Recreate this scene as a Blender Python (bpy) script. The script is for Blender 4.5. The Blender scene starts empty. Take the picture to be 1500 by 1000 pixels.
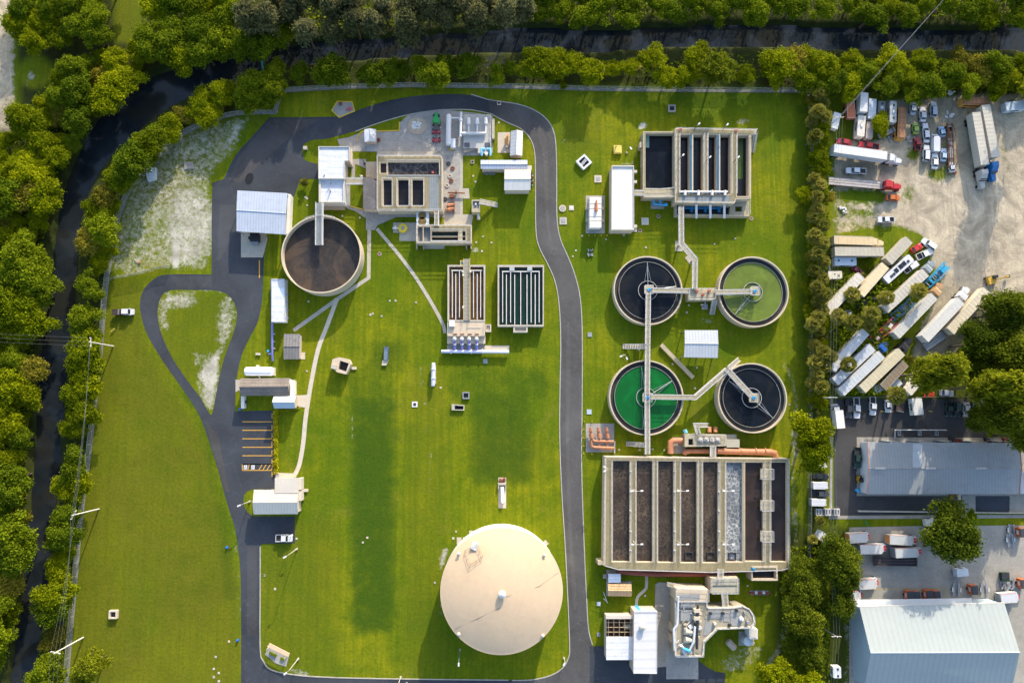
import bpy, math, random
import numpy as np
from mathutils import Vector, Matrix
from mathutils.geometry import tessellate_polygon, delaunay_2d_cdt
random.seed(7)
RNG = np.random.default_rng(7)
sc = bpy.context.scene
COL = sc.collection

# ---------------------------------------------------------------- camera model
# photo pixels (1500 x 1000) are turned into points of the place through the camera
FPX, H = 1000.0, 199.0
NADIR = (715.0, 608.0)
_up = Vector(((750 - NADIR[0]), (NADIR[1] - 500), 1000.0)).normalized()
_y = (Vector((0, 1, 0)) - _up * _up.y).normalized()
_x = _y.cross(_up)
R3 = Matrix((_x, _y, _up))
CAM = Vector((0, 0, H))

def P(px, py, z=0.0):
    d = R3 @ Vector(((px - 750) / FPX, (500 - py) / FPX, -1.0))
    t = (z - H) / d.z
    q = CAM + d * t
    return Vector((q.x, q.y, z))

def P2(px, py, z=0.0):
    q = P(px, py, z)
    return (q.x, q.y)

cam_d = bpy.data.cameras.new('camera')
cam_d.sensor_width = 36; cam_d.lens = 24; cam_d.clip_end = 6000; cam_d.clip_start = 1
cam = bpy.data.objects.new('camera', cam_d); COL.objects.link(cam)
cam.matrix_world = Matrix.Translation(CAM) @ R3.to_4x4()
sc.camera = cam

# ---------------------------------------------------------------- light
SUN_EL = math.radians(21)
SH = (P(148, 556) - P(166, 507)).normalized()          # where shadows fall on the ground
SUN_AZ = math.atan2(-SH.x, -SH.y)                      # from +Y clockwise
w = bpy.data.worlds.new('World'); sc.world = w; w.use_nodes = True
nt = w.node_tree
sky = nt.nodes.new('ShaderNodeTexSky'); sky.sky_type = 'NISHITA'; sky.sun_disc = False
sky.sun_elevation = SUN_EL; sky.sun_rotation = SUN_AZ
sky.air_density = 1.0; sky.dust_density = 2.0; sky.ozone_density = 1.0
bg = nt.nodes['Background']; bg.inputs[1].default_value = 0.15
nt.links.new(sky.outputs[0], bg.inputs[0])
sl = bpy.data.lights.new('sun', 'SUN'); sl.energy = 2.7; sl.angle = math.radians(0.5); sl.color = (1.0, 0.87, 0.68)
so = bpy.data.objects.new('sun', sl); COL.objects.link(so)
sd = Vector((math.sin(SUN_AZ) * math.cos(SUN_EL), math.cos(SUN_AZ) * math.cos(SUN_EL), math.sin(SUN_EL)))
so.rotation_euler = sd.to_track_quat('Z', 'Y').to_euler(); so.location = (60, 120, 120)
vs = sc.view_settings
vs.view_transform = 'Standard'; vs.look = 'None'; vs.gamma = 1; vs.use_curve_mapping = False
vs.exposure = 1.4
try:
    sc.cycles.max_bounces = 6; sc.cycles.transparent_max_bounces = 6
except Exception:
    pass

# ---------------------------------------------------------------- materials
_mats = {}
def _n(t, kind, **kw):
    n = t.nodes.new(kind)
    for k, v in kw.items(): setattr(n, k, v)
    return n

def _noise(t, vec, scale, detail=4, rough=.6, dist=0):
    n = _n(t, 'ShaderNodeTexNoise'); n.inputs['Scale'].default_value = scale
    n.inputs['Detail'].default_value = detail; n.inputs['Roughness'].default_value = rough
    n.inputs['Distortion'].default_value = dist
    if vec is not None: t.links.new(vec, n.inputs['Vector'])
    return n.outputs['Fac']

def _map(t, v, a, b, c=0., d=1., smooth=False):
    m = _n(t, 'ShaderNodeMapRange'); m.clamp = True
    if smooth: m.interpolation_type = 'SMOOTHSTEP'
    t.links.new(v, m.inputs[0])
    for i, q in enumerate((a, b, c, d)): m.inputs[1 + i].default_value = q
    return m.outputs[0]

def _math(t, op, a, b=None):
    m = _n(t, 'ShaderNodeMath', operation=op)
    for i, q in enumerate((a, b)):
        if q is None: continue
        if isinstance(q, (int, float)): m.inputs[i].default_value = q
        else: t.links.new(q, m.inputs[i])
    return m.outputs[0]

def _mix(t, f, a, b, blend='MIX'):
    m = _n(t, 'ShaderNodeMix', data_type='RGBA', blend_type=blend)
    if isinstance(f, (int, float)): m.inputs[0].default_value = f
    else: t.links.new(f, m.inputs[0])
    for i, q in ((6, a), (7, b)):
        if isinstance(q, tuple): m.inputs[i].default_value = (*q[:3], 1)
        else: t.links.new(q, m.inputs[i])
    return m.outputs[2]

def base_mat(name):
    m = bpy.data.materials.new(name); m.use_nodes = True
    t = m.node_tree
    return m, t, t.nodes['Principled BSDF']

def M(name, rgb, rough=.75, var=.18, scale=.35, metal=0., spec=.3, stripe=None, dirt=None, dirt_amt=.5, bump=.0):
    """weathered surface: two scales of noise, optional dirt blotches, optional ribs (axis, period m, depth)"""
    if name in _mats: return _mats[name]
    m, t, b = base_mat(name); _mats[name] = m
    b.inputs['Roughness'].default_value = rough; b.inputs['Metallic'].default_value = metal
    b.inputs['Specular IOR Level'].default_value = spec
    co = _n(t, 'ShaderNodeTexCoord').outputs['Object']
    n1 = _noise(t, co, scale, 5, .65); n2 = _noise(t, co, scale * 9, 3, .6)
    f = _math(t, 'ADD', _math(t, 'MULTIPLY', n1, .65), _math(t, 'MULTIPLY', n2, .35))
    lo = tuple(max(0, c * (1 - var * 1.3)) for c in rgb); hi = tuple(min(1, c * (1 + var * 1.1)) for c in rgb)
    c = _mix(t, _map(t, f, .3, .7), lo, hi)
    if dirt:
        dn = _noise(t, co, scale * 2.2, 6, .7, .6)
        c = _mix(t, _map(t, dn, .5, .72, 0, dirt_amt), c, dirt)
    h = None
    if stripe:
        ax, per, dep = stripe
        sx = _n(t, 'ShaderNodeSeparateXYZ'); t.links.new(co, sx.inputs[0])
        s = _math(t, 'SINE', _math(t, 'MULTIPLY', sx.outputs['XYZ'.index(ax)], 2 * math.pi / per))
        rib = _map(t, s, .3, .9)
        c = _mix(t, _math(t, 'MULTIPLY', rib, dep), c, tuple(q * .55 for q in rgb))
        h = rib
    t.links.new(c, b.inputs['Base Color'])
    if bump or h:
        bp = _n(t, 'ShaderNodeBump'); bp.inputs['Strength'].default_value = bump or .3; bp.inputs['Distance'].default_value = .05
        t.links.new(h or n2, bp.inputs['Height']); t.links.new(bp.outputs[0], b.inputs['Normal'])
    return m

def paint(rgb, name=None):
    key = 'paint_%d_%d_%d' % tuple(int(c * 255) for c in rgb)
    return M(key, rgb, rough=.35, var=.05, scale=1.2, spec=.5, dirt=tuple(c * .6 + .03 for c in rgb), dirt_amt=.25)

def water(name, deep, rough=.12, spec=.28, foam=None, amt=0., scale=.5, kind='noise', film=None):
    if name in _mats: return _mats[name]
    m, t, b = base_mat(name); _mats[name] = m
    b.inputs['Roughness'].default_value = rough; b.inputs['Specular IOR Level'].default_value = spec
    co = _n(t, 'ShaderNodeTexCoord').outputs['Object']
    n1 = _noise(t, co, scale * .35, 4, .6, .8)
    c = _mix(t, _map(t, n1, .3, .7), tuple(q * .7 for q in deep), tuple(q * 1.35 for q in deep))
    if film:
        c = _mix(t, _map(t, _noise(t, co, .07, 5, .6, 1.2), .48, .56), c, film)
    if foam:
        warp = _n(t, 'ShaderNodeVectorMath', operation='ADD'); t.links.new(co, warp.inputs[0])
        nn = _n(t, 'ShaderNodeTexNoise'); nn.inputs['Scale'].default_value = scale * .8; nn.inputs['Detail'].default_value = 3
        t.links.new(co, nn.inputs['Vector'])
        sc_ = _n(t, 'ShaderNodeVectorMath', operation='SCALE'); sc_.inputs['Scale'].default_value = 2.2
        t.links.new(nn.outputs['Color'], sc_.inputs[0]); t.links.new(sc_.outputs[0], warp.inputs[1])
        v = _n(t, 'ShaderNodeTexVoronoi', feature='DISTANCE_TO_EDGE'); v.inputs['Scale'].default_value = scale
        t.links.new(warp.outputs[0], v.inputs['Vector'])
        line = _map(t, v.outputs['Distance'], 0, .11, 1, 0)
        fine = _map(t, _noise(t, warp.outputs[0], scale * 2.4, 5, .75, 2.5), .45, .75)
        big = _map(t, _noise(t, co, scale * .25, 3), .35, .65, .15, 1)
        f = _math(t, 'MULTIPLY', _math(t, 'MULTIPLY', _math(t, 'ADD', _math(t, 'MULTIPLY', line, .55), _math(t, 'MULTIPLY', fine, .6)), big), amt)
        c = _mix(t, f, c, foam)
        t.links.new(_map(t, f, 0, .4, rough, .8), b.inputs['Roughness'])
    t.links.new(c, b.inputs['Base Color'])
    bp = _n(t, 'ShaderNodeBump'); bp.inputs['Strength'].default_value = .08; bp.inputs['Distance'].default_value = .05
    t.links.new(_noise(t, co, 1.6, 3), bp.inputs['Height']); t.links.new(bp.outputs[0], b.inputs['Normal'])
    return m

def leaf_mat(name, c1, c2, trans=.35, hue=.0):
    if name in _mats: return _mats[name]
    m, t, b = base_mat(name); _mats[name] = m
    geo = _n(t, 'ShaderNodeNewGeometry'); oi = _n(t, 'ShaderNodeObjectInfo')
    f = _math(t, 'ADD', _math(t, 'MULTIPLY', geo.outputs['Random Per Island'], .55), _math(t, 'MULTIPLY', oi.outputs['Random'], .6))
    c = _mix(t, _map(t, f, .1, 1.05), c1, c2)
    pn = _noise(t, geo.outputs['Position'], .09, 2)
    c = _mix(t, _map(t, pn, .4, .7, 0, .55), c, tuple(q * .6 for q in c1))
    t.links.new(c, b.inputs['Base Color']); b.inputs['Roughness'].default_value = .8; b.inputs['Specular IOR Level'].default_value = .06
    tr = _n(t, 'ShaderNodeBsdfTranslucent'); t.links.new(c, tr.inputs[0])
    mx = _n(t, 'ShaderNodeMixShader'); mx.inputs[0].default_value = trans
    t.links.new(b.outputs[0], mx.inputs[1]); t.links.new(tr.outputs[0], mx.inputs[2])
    t.links.new(mx.outputs[0], t.nodes['Material Output'].inputs[0])
    return m

# ---------------------------------------------------------------- mesh building
def rc(x0, y0, x1, y1): return [(x0, y0), (x1, y0), (x1, y1), (x0, y1)]

def smooth(pts, n=6, closed=False):
    out = []; k = len(pts)
    rng = range(k if closed else k - 1)
    for i in rng:
        g = lambda j: pts[j % k] if closed else pts[min(max(j, 0), k - 1)]
        p0, p1, p2, p3 = g(i - 1), g(i), g(i + 1), g(i + 2)
        for s in range(n):
            u = s / n
            out.append(tuple(.5 * (2 * p1[a] + (p2[a] - p0[a]) * u + (2 * p0[a] - 5 * p1[a] + 4 * p2[a] - p3[a]) * u * u
                                   + (3 * p1[a] - p0[a] - 3 * p2[a] + p3[a]) * u ** 3) for a in range(len(p1))))
    if not closed: out.append(pts[-1])
    return out

def area2(p):
    return sum(p[i][0] * p[(i + 1) % len(p)][1] - p[(i + 1) % len(p)][0] * p[i][1] for i in range(len(p)))

def ccw(p): return list(p) if area2(p) > 0 else list(reversed(p))

class MB:
    def __init__(s): s.v = []; s.f = []
    def add(s, vs, fs):
        o = len(s.v); s.v += [tuple(q) for q in vs]; s.f += [tuple(i + o for i in f) for f in fs]; return s
    def face(s, pts, holes=()):
        loops = [[Vector((p[0], p[1], 0)) for p in l] for l in [pts] + list(holes)]
        flat = [p for l in [pts] + list(holes) for p in l]
        if holes:
            ed = []; o_ = 0
            for l in [pts] + list(holes):
                ed += [(o_ + i, o_ + (i + 1) % len(l)) for i in range(len(l))]; o_ += len(l)
            vv, _, ff, vo, _, _ = delaunay_2d_cdt([Vector((p[0], p[1])) for p in flat], ed, [], 1, 1e-6)
            def inn(x, y, l):
                r = False
                for i in range(len(l)):
                    (x0, y0), (x1, y1) = l[i][:2], l[(i + 1) % len(l)][:2]
                    if (y0 > y) != (y1 > y) and x < (x1 - x0) * (y - y0) / (y1 - y0) + x0: r = not r
                return r
            keep = []
            for f in ff:
                cx = sum(vv[i].x for i in f) / len(f); cy = sum(vv[i].y for i in f) / len(f)
                if inn(cx, cy, pts) and not any(inn(cx, cy, h) for h in holes): keep.append(f)
            ff = keep
            z = flat[0][2]
            return s.add([(q.x, q.y, z) for q in vv], ff)
        tris = tessellate_polygon(loops)
        fs = []
        for a, b, c in tris:
            A, B, C = flat[a], flat[b], flat[c]
            cr = (B[0] - A[0]) * (C[1] - A[1]) - (B[1] - A[1]) * (C[0] - A[0])
            fs.append((a, b, c) if cr > 0 else (a, c, b))
        return s.add(flat, fs)
    def sheet(s, pts2, z, holes=()):
        return s.face([(x, y, z) for x, y in pts2], [[(x, y, z) for x, y in h] for h in holes])
    def wall(s, pts2, z0, z1, inward=False):
        p = ccw(pts2); n = len(p)
        vs = [(x, y, z0) for x, y in p] + [(x, y, z1) for x, y in p]
        fs = [(i, (i + 1) % n, n + (i + 1) % n, n + i) for i in range(n)]
        if inward: fs = [tuple(reversed(f)) for f in fs]
        return s.add(vs, fs)
    def prism(s, pts2, z0, z1, holes=(), zin=None, bottom=False):
        s.sheet(ccw(pts2), z1, holes); s.wall(pts2, z0, z1)
        for h in holes: s.wall(h, z0 if zin is None else zin, z1, True)
        if bottom:
            k = len(s.f); s.sheet(ccw(pts2), z0, holes); s.f[k:] = [tuple(reversed(f)) for f in s.f[k:]]
        return s
    # pixel based: the outline is read at height zt, walls drop straight down
    def pprism(s, px, z0, z1, holes=(), zin=None, bottom=False):
        return s.prism([P2(x, y, z1) for x, y in px], z0, z1, [[P2(x, y, z1) for x, y in h] for h in holes], zin, bottom)
    def psheet(s, px, z, holes=()):
        return s.sheet(ccw([P2(x, y, z) for x, y in px]), z, [[P2(x, y, z) for x, y in h] for h in holes])
    def box(s, cx, cy, z0, z1, sx, sy, a=0.):
        c, n = math.cos(a), math.sin(a)
        q = [(cx + x * c - y * n, cy + x * n + y * c) for x, y in ((-sx / 2, -sy / 2), (sx / 2, -sy / 2), (sx / 2, sy / 2), (-sx / 2, sy / 2))]
        return s.prism(q, z0, z1, bottom=True)
    def frustum(s, base, z0, top, z1, bottom=True):
        n = len(base)
        s.add([(x, y, z0) for x, y in base] + [(x, y, z1) for x, y in top],
              [(i, (i + 1) % n, n + (i + 1) % n, n + i) for i in range(n)])
        s.sheet(top, z1)
        return s
    def cyl(s, cx, cy, r, z0, z1, n=20, r2=None, cap=True):
        r2 = r if r2 is None else r2
        a = [2 * math.pi * i / n for i in range(n)]
        vs = [(cx + r * math.cos(t), cy + r * math.sin(t), z0) for t in a] + [(cx + r2 * math.cos(t), cy + r2 * math.sin(t), z1) for t in a]
        fs = [(i, (i + 1) % n, n + (i + 1) % n, n + i) for i in range(n)]
        if cap: fs.append(tuple(range(n, 2 * n)))
        return s.add(vs, fs)
    def lathe(s, cx, cy, prof, n=48):
        vs = []; k = len(prof)
        for i in range(n):
            t = 2 * math.pi * i / n
            vs += [(cx + r * math.cos(t), cy + r * math.sin(t), z) for r, z in prof]
        fs = []
        for i in range(n):
            j = (i + 1) % n
            for q in range(k - 1): fs.append((i * k + q, j * k + q, j * k + q + 1, i * k + q + 1))
        return s.add(vs, fs)
    def tube(s, pts, r, n=8, cap=True):
        pts = [Vector(p) for p in pts]; k = len(pts); vs = []
        rr = r if isinstance(r, (list, tuple)) else [r] * k
        for i, p in enumerate(pts):
            a = (pts[i] - pts[i - 1]).normalized() if i else None
            b = (pts[i + 1] - pts[i]).normalized() if i < k - 1 else None
            d = (a + b) if (a is not None and b is not None) else (a if a is not None else b)
            if d.length < 1e-6: d = a
            stretch = 1.0
            d = d.normalized()
            if a is not None and b is not None: stretch = 1 / max(.5, d.dot(a))
            up = Vector((0, 0, 1)) if abs(d.z) < .95 else Vector((0, 1, 0))
            x = d.cross(up).normalized(); y = x.cross(d).normalized()
            for j in range(n):
                t = 2 * math.pi * (j + .5) / n
                vs.append(p + x * math.cos(t) * rr[i] * stretch + y * math.sin(t) * rr[i])
        fs = [(i * n + j, i * n + (j + 1) % n, (i + 1) * n + (j + 1) % n, (i + 1) * n + j) for i in range(k - 1) for j in range(n)]
        fs = [tuple(reversed(f)) for f in fs]
        if cap: fs += [tuple(range(n)), tuple(range((k - 1) * n, k * n))[::-1]]
        return s.add(vs, fs)
    def ptube(s, pts, r, n=8):          # pts: (px, py, z)
        return s.tube([P(*p) for p in pts], r, n)
    def strip(s, pts2, w, z0, z1):      # a band of width w along a polyline, as a low wall / deck
        L = offset(pts2, w / 2); Rr = offset(pts2, -w / 2)
        return s.prism(L + Rr[::-1], z0, z1, bottom=z0 > .5)
    def ringwall(s, pts2, w, z0, z1):   # closed band round an outline
        p = ccw(pts2); k = len(p); q = p + p[:2]
        L_ = offset(q, w / 2)[1:-1]; I_ = offset(q, -w / 2)[1:-1]
        return s.prism(I_, z0, z1, [L_], zin=z0)
    def rail(s, pts3, h=1.05, step=1.8, t=.05):
        pts3 = [Vector(p) for p in pts3]
        for i in range(len(pts3) - 1):
            a, b = pts3[i], pts3[i + 1]; L = (b - a).length; k = max(1, int(L / step))
            for j in range(k + 1):
                q = a.lerp(b, j / k); s.box(q.x, q.y, q.z, q.z + h, t * 1.6, t * 1.6)
            for hh in (h, h * .52):
                o = Vector((0, 0, hh)); s.tube([a + o, b + o], t, 4)
        return s
    def prail(s, px, z, **kw): return s.rail([P(x, y, z) for x, y in px], **kw)
    def build(s, name, mat, label=None, cat=None, group=None, origin=None, smooth=False, kind=None):
        """ONE top-level mesh"""
        if origin is None:
            xs = [q[0] for q in s.v]; ys = [q[1] for q in s.v]
            origin = ((min(xs) + max(xs)) / 2, (min(ys) + max(ys)) / 2, min(q[2] for q in s.v))
        me = bpy.data.meshes.new(name); o = bpy.data.objects.new(name, me); o.location = origin
        me.from_pydata([(q[0] - origin[0], q[1] - origin[1], q[2] - origin[2]) for q in s.v], [], s.f)
        for m in (mat if isinstance(mat, (list, tuple)) else [mat]): me.materials.append(m)
        if smooth:
            me.polygons.foreach_set('use_smooth', [True] * len(me.polygons))
            try: me.set_sharp_from_angle(angle=math.radians(40))
            except Exception: pass
        me.update(); COL.objects.link(o)
        if label: tag(o, label, cat, group)
        if kind: o['kind'] = kind
        return o

def offset(pts, d):
    out = []; k = len(pts)
    for i in range(k):
        a = Vector(pts[i]) - Vector(pts[i - 1]) if i else None
        b = Vector(pts[i + 1]) - Vector(pts[i]) if i < k - 1 else None
        t = (a.normalized() + b.normalized()) if (a is not None and b is not None) else (a if a is not None else b)
        t = t.normalized(); n = Vector((-t.y, t.x)); sfac = 1.0
        if a is not None and b is not None: sfac = 1 / max(.5, t.dot(a.normalized()))
        q = Vector(pts[i]) + n * d * sfac; out.append((q.x, q.y))
    return out

def tag(o, label, cat, group=None):
    o['label'] = label; o['category'] = cat
    if group: o['group'] = group
    return o

class Thing:
    """an Empty at the thing's base; parts are built in place under it"""
    def __init__(s, name, label, cat, loc, group=None):
        s.o = bpy.data.objects.new(name, None); COL.objects.link(s.o)
        s.o.location = loc; s.o.empty_display_size = .5
        s.loc = Vector(loc); tag(s.o, label, cat, group)
    def part(s, name, mb, mat, under=None, **kw):
        # every part keeps the thing's origin as its own, so parents need no offset
        if not mb.v: return None
        me = bpy.data.meshes.new(name); o = bpy.data.objects.new(name, me)
        l = s.loc
        me.from_pydata([(q[0] - l.x, q[1] - l.y, q[2] - l.z) for q in mb.v], [], mb.f)
        for m in (mat if isinstance(mat, (list, tuple)) else [mat]): me.materials.append(m)
        if kw.get('smooth'):
            me.polygons.foreach_set('use_smooth', [True] * len(me.polygons))
            try: me.set_sharp_from_angle(angle=math.radians(40))
            except Exception: pass
        me.update(); COL.objects.link(o); o.parent = under or s.o
        if kw.get('label'): o['label'] = kw['label']
        if kw.get('kind'): o['kind'] = kw['kind']
        return o
# ================================================================ the ground and everything painted or laid on it
# ---- ground sheet: a grid that follows the photo's pixels, with masks of what grows or lies where
gx = np.concatenate([[-2600, -1500, -900, -500, -300], np.arange(-180, 1681, 4), [1800, 2000, 2400, 3000, 4100]]).astype(float)
gy = np.concatenate([[-2600, -1500, -900, -500, -300], np.arange(-140, 1161, 4), [1280, 1500, 1900, 2500, 3600]]).astype(float)
GX, GY = np.meshgrid(gx, gy)

def inside(poly):
    x, y = GX, GY; r = np.zeros(GX.shape, bool); k = len(poly)
    for i in range(k):
        x0, y0 = poly[i]; x1, y1 = poly[(i + 1) % k]
        if y0 == y1: continue
        c = ((y0 > y) != (y1 > y)) & (x < (x1 - x0) * (y - y0) / (y1 - y0) + x0)
        r ^= c
    return r

def blur(a, n):
    for _ in range(n):
        b = np.pad(a, 1, mode='edge')
        a = (b[:-2, 1:-1] + b[2:, 1:-1] + b[1:-1, :-2] + b[1:-1, 2:] + 2 * b[1:-1, 1:-1]) / 6
    return a

def mask(items):
    m = np.zeros(GX.shape)
    for poly, v, n in items:
        m = np.maximum(m, blur(inside(poly).astype(float) * v, n))
    return m

def ell(cx, cy, rx, ry, a=0, n=24):
    c, s_ = math.cos(math.radians(a)), math.sin(math.radians(a))
    return [(cx + rx * math.cos(t) * c - ry * math.sin(t) * s_, cy + rx * math.cos(t) * s_ + ry * math.sin(t) * c)
            for t in [2 * math.pi * i / n for i in range(n)]]

def band(pts, w):
    L = offset(pts, w / 2); r = offset(pts, -w / 2); return L + r[::-1]

CANAL_L = [(1900, 40), (1500, 38), (1400, 42), (1300, 38), (1200, 37), (1100, 33), (1020, 36), (940, 40), (860, 44), (800, 38), (740, 40), (640, 48), (540, 54),
           (460, 58), (410, 70), (345, 82), (290, 92), (240, 103), (205, 118), (170, 142), (138, 178), (118, 215), (98, 258), (86, 300), (78, 350),
           (70, 405), (66, 450), (58, 500), (52, 560), (50, 620), (46, 690), (40, 760), (33, 830), (26, 890), (18, 950), (8, 1010), (-30, 1200), (-60, 1500)]
CANAL_R = [(1900, 76), (1500, 72), (1400, 70), (1300, 72), (1200, 68), (1100, 64), (1000, 66), (900, 72), (800, 76), (740, 74), (640, 78), (540, 84),
           (460, 90), (420, 100), (380, 112), (330, 122), (280, 138), (240, 158), (205, 185), (172, 215), (142, 250), (120, 300), (112, 350),
           (108, 405), (104, 450), (98, 500), (92, 560), (88, 620), (84, 690), (76, 760), (70, 830), (62, 890), (52, 950), (44, 1010), (20, 1200), (-10, 1500)]
CANAL = smooth(CANAL_L, 3) + smooth(CANAL_R, 3)[::-1]
canal = blur(inside(CANAL).astype(float), 3)

BELT_IN = [(1180, 133), (1000, 128), (850, 128), (700, 128), (560, 125), (430, 130), (395, 152), (340, 168), (280, 188), (225, 214), (196, 256),
           (176, 310), (160, 380), (150, 470), (142, 560), (132, 640), (120, 720), (112, 800), (104, 880), (92, 960), (80, 1100),
           (-400, 1500), (-900, 1500), (-900, 200), (30, 190), (28, 100), (25, -300), (1900, -300), (1900, 140), (1500, 140), (1330, 140), (1240, 134)]
WALK = [(404, 166), (412, 134), (440, 132), (520, 128), (600, 126), (760, 128), (860, 131), (1000, 133), (1180, 134)]
LEFTFENCE = smooth([(404, 166), (372, 166), (335, 170), (290, 186), (245, 211), (212, 244), (188, 285), (172, 330), (163, 380), (158, 412), (154, 450),
                    (150, 500), (146, 545), (138, 610), (130, 680), (122, 740), (116, 800), (110, 870), (104, 935), (98, 1010)], 4)
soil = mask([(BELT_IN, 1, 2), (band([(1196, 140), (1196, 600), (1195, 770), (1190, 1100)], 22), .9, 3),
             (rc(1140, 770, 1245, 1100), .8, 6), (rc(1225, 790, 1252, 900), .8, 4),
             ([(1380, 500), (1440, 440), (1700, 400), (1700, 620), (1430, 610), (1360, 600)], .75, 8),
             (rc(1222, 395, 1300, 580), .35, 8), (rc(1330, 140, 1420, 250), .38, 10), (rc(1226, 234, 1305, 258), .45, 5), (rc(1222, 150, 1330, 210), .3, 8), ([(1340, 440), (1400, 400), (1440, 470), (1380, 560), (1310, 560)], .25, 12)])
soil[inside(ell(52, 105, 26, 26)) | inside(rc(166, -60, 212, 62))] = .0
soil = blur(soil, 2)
sand = mask([([(235, 205), (330, 172), (372, 168), (345, 225), (310, 262), (310, 398), (250, 396), (163, 404), (172, 330), (195, 270)], .56, 5),
             (ell(278, 330, 44, 66), .72, 14), (ell(225, 330, 26, 60, 15), .58, 12), (ell(258, 372, 9, 22), 1, 3),
             (band([(330, 170), (290, 186), (245, 212), (215, 245), (190, 290), (176, 340), (166, 400)], 12), .7, 4),
             (band([(352, 172), (345, 195), (322, 225)], 12), .85, 3),
             (band([(168, 406), (200, 399), (228, 394)], 6), .9, 2),
             (band(smooth([(312, 602), (300, 560), (285, 520), (318, 520), (340, 480), (346, 450), (330, 428), (270, 427), (240, 434), (233, 455), (240, 490)], 3), 12), .58, 4),
             ([(290, 545), (325, 500), (322, 545), (312, 604), (306, 602)], .85, 3),
             (band([(312, 655), (322, 690), (334, 740), (345, 790), (350, 840), (351, 910)], 7), .6, 3), (ell(330, 470, 16, 50, 10), .62, 8), (ell(262, 440, 34, 15), .68, 7), (ell(240, 462, 12, 30), .62, 6), (ell(305, 560, 18, 46), .66, 7),
             (band([(1146, 530), (1158, 548), (1165, 575), (1164, 620), (1163, 740), (1166, 800), (1163, 840)], 9), .62, 2),
             (band([(1120, 985), (1140, 950), (1150, 925), (1158, 890)], 13), .62, 3), (ell(1085, 965, 40, 18, -25), .5, 4),
             (ell(941, 185, 8, 6), .95, 1), (band([(934, 222), (928, 238), (905, 240)], 4), .8, 1), (ell(1088, 177, 14, 4), .8, 2),
             (ell(990, 448, 8, 14, 25), .7, 2), (ell(1038, 470, 16, 10), .5, 3), (ell(650, 815, 6, 20, 15), .8, 2), (ell(645, 893, 5, 14), .6, 2),
             (ell(440, 985, 18, 5, 12), .8, 2), (ell(825, 205, 10, 4), .6, 2), (ell(695, 367, 8, 5), .8, 1),
             (band([(615, 520), (620, 580), (628, 640), (632, 740)], 7), .6, 3), (ell(45, 112, 9, 9), .7, 3), (ell(40, 122, 6, 16), .5, 3),
             (band([(515, 600), (513, 700), (514, 820)], 3), .5, 2), (band([(516, 605), (516, 650)], 4), .75, 1), (band([(576, 570), (577, 690), (576, 780), (578, 860)], 4), .55, 2), (band([(168, 520), (166, 570), (162, 640)], 5), .5, 3), (ell(180, 518, 10, 6), .6, 3), (band([(700, 138), (760, 140), (800, 146)], 8), .45, 4),
             (band([(430, 176), (520, 172)], 4), .3, 3), (ell(1262, 880, 20, 40), .4, 6), (ell(1140, 470, 10, 50, -8), .35, 5),
             (band([(1240, 900), (1245, 960), (1238, 1010)], 14), .55, 4), (rc(500, 205, 534, 222), .6, 3), (ell(785, 178, 6, 10), .3, 3)])
dirt = mask([([(1222, 228), (1290, 150), (1420, 138), (1700, 130), (1700, 420), (1480, 430), (1410, 500), (1370, 560), (1310, 560), (1380, 420), (1350, 345), (1320, 330), (1222, 345)], 1, 5),
             (rc(-900, -300, 24, 205), .75, 4), (rc(1243, 770, 1700, 1200), .2, 3)])
grass_back = mask([([(1225, 278), (1300, 276), (1298, 296), (1225, 298)], 1, 3), (rc(1222, 308, 1285, 317), .8, 2), (rc(1222, 328, 1290, 333), .8, 2),
                   (rc(1222, 345, 1350, 400), .9, 4), ([(1415, 160), (1422, 160), (1440, 260), (1434, 262)], .9, 2),
                   ([(1462, 190), (1467, 190), (1484, 268), (1480, 270)], .9, 2), ([(1478, 160), (1482, 160), (1500, 262), (1496, 262)], .9, 2),
                   (rc(1222, 175, 1300, 205), .9, 4), (ell(1338, 225, 14, 12), .8, 4), (ell(1375, 255, 22, 10), .8, 4), (ell(1330, 285, 14, 18), .55, 4),
                   (rc(1383, 200, 1396, 260), .6, 4), ([(1222, 400), (1360, 370), (1300, 470), (1340, 510), (1310, 575), (1222, 580)], .95, 5), (ell(1320, 545, 30, 26), .8, 5)])
_r = random.Random(31)
for _ in range(26):
    grass_back = np.maximum(grass_back, blur(inside(ell(_r.uniform(1300, 1500), _r.uniform(150, 430), _r.uniform(3, 9), _r.uniform(2, 6), _r.uniform(0, 90), 10)) * _r.uniform(.35, .7), 2))
grass_back = blur(grass_back, 3)
dirt = np.clip(dirt - grass_back, 0, 1)
lush = mask([(rc(514, 578, 579, 925), .92, 8), (ell(560, 700, 14, 50), .9, 8), (ell(540, 840, 18, 60), .85, 8), (ell(530, 640, 10, 40), .8, 8), (rc(508, 540, 578, 600), .5, 10), (rc(689, 569, 779, 709), .78, 9), (rc(660, 540, 800, 585), .5, 8),
             (rc(540, 500, 600, 545), .6, 7), (band([(262, 560), (298, 620), (318, 700), (330, 790), (338, 880)], 18), .5, 6),
             (band([(1172, 150), (1174, 780)], 16), .55, 5), (rc(860, 130, 1170, 158), .35, 7), (ell(787, 560, 22, 26), .6, 6)])
olive = mask([([(160, 415), (205, 410), (215, 510), (300, 640), (350, 860), (352, 1200), (90, 1200), (112, 820)], .85, 8), (rc(166, -60, 212, 62), .7, 5),
              (rc(384, 760, 500, 985), .4, 10), (rc(230, 430, 345, 560), .45, 6), (rc(590, 560, 660, 990), .3, 12),
              ([(170, 330), (240, 210), (330, 172), (310, 260), (240, 300)], .7, 8), (ell(740, 660, 50, 40), .55, 10), (ell(845, 200, 30, 26), .5, 10)])
nv = GX.size
pz = -2.6 * np.clip(canal * 1.4 - .2, 0, 1)
verts = []
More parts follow.
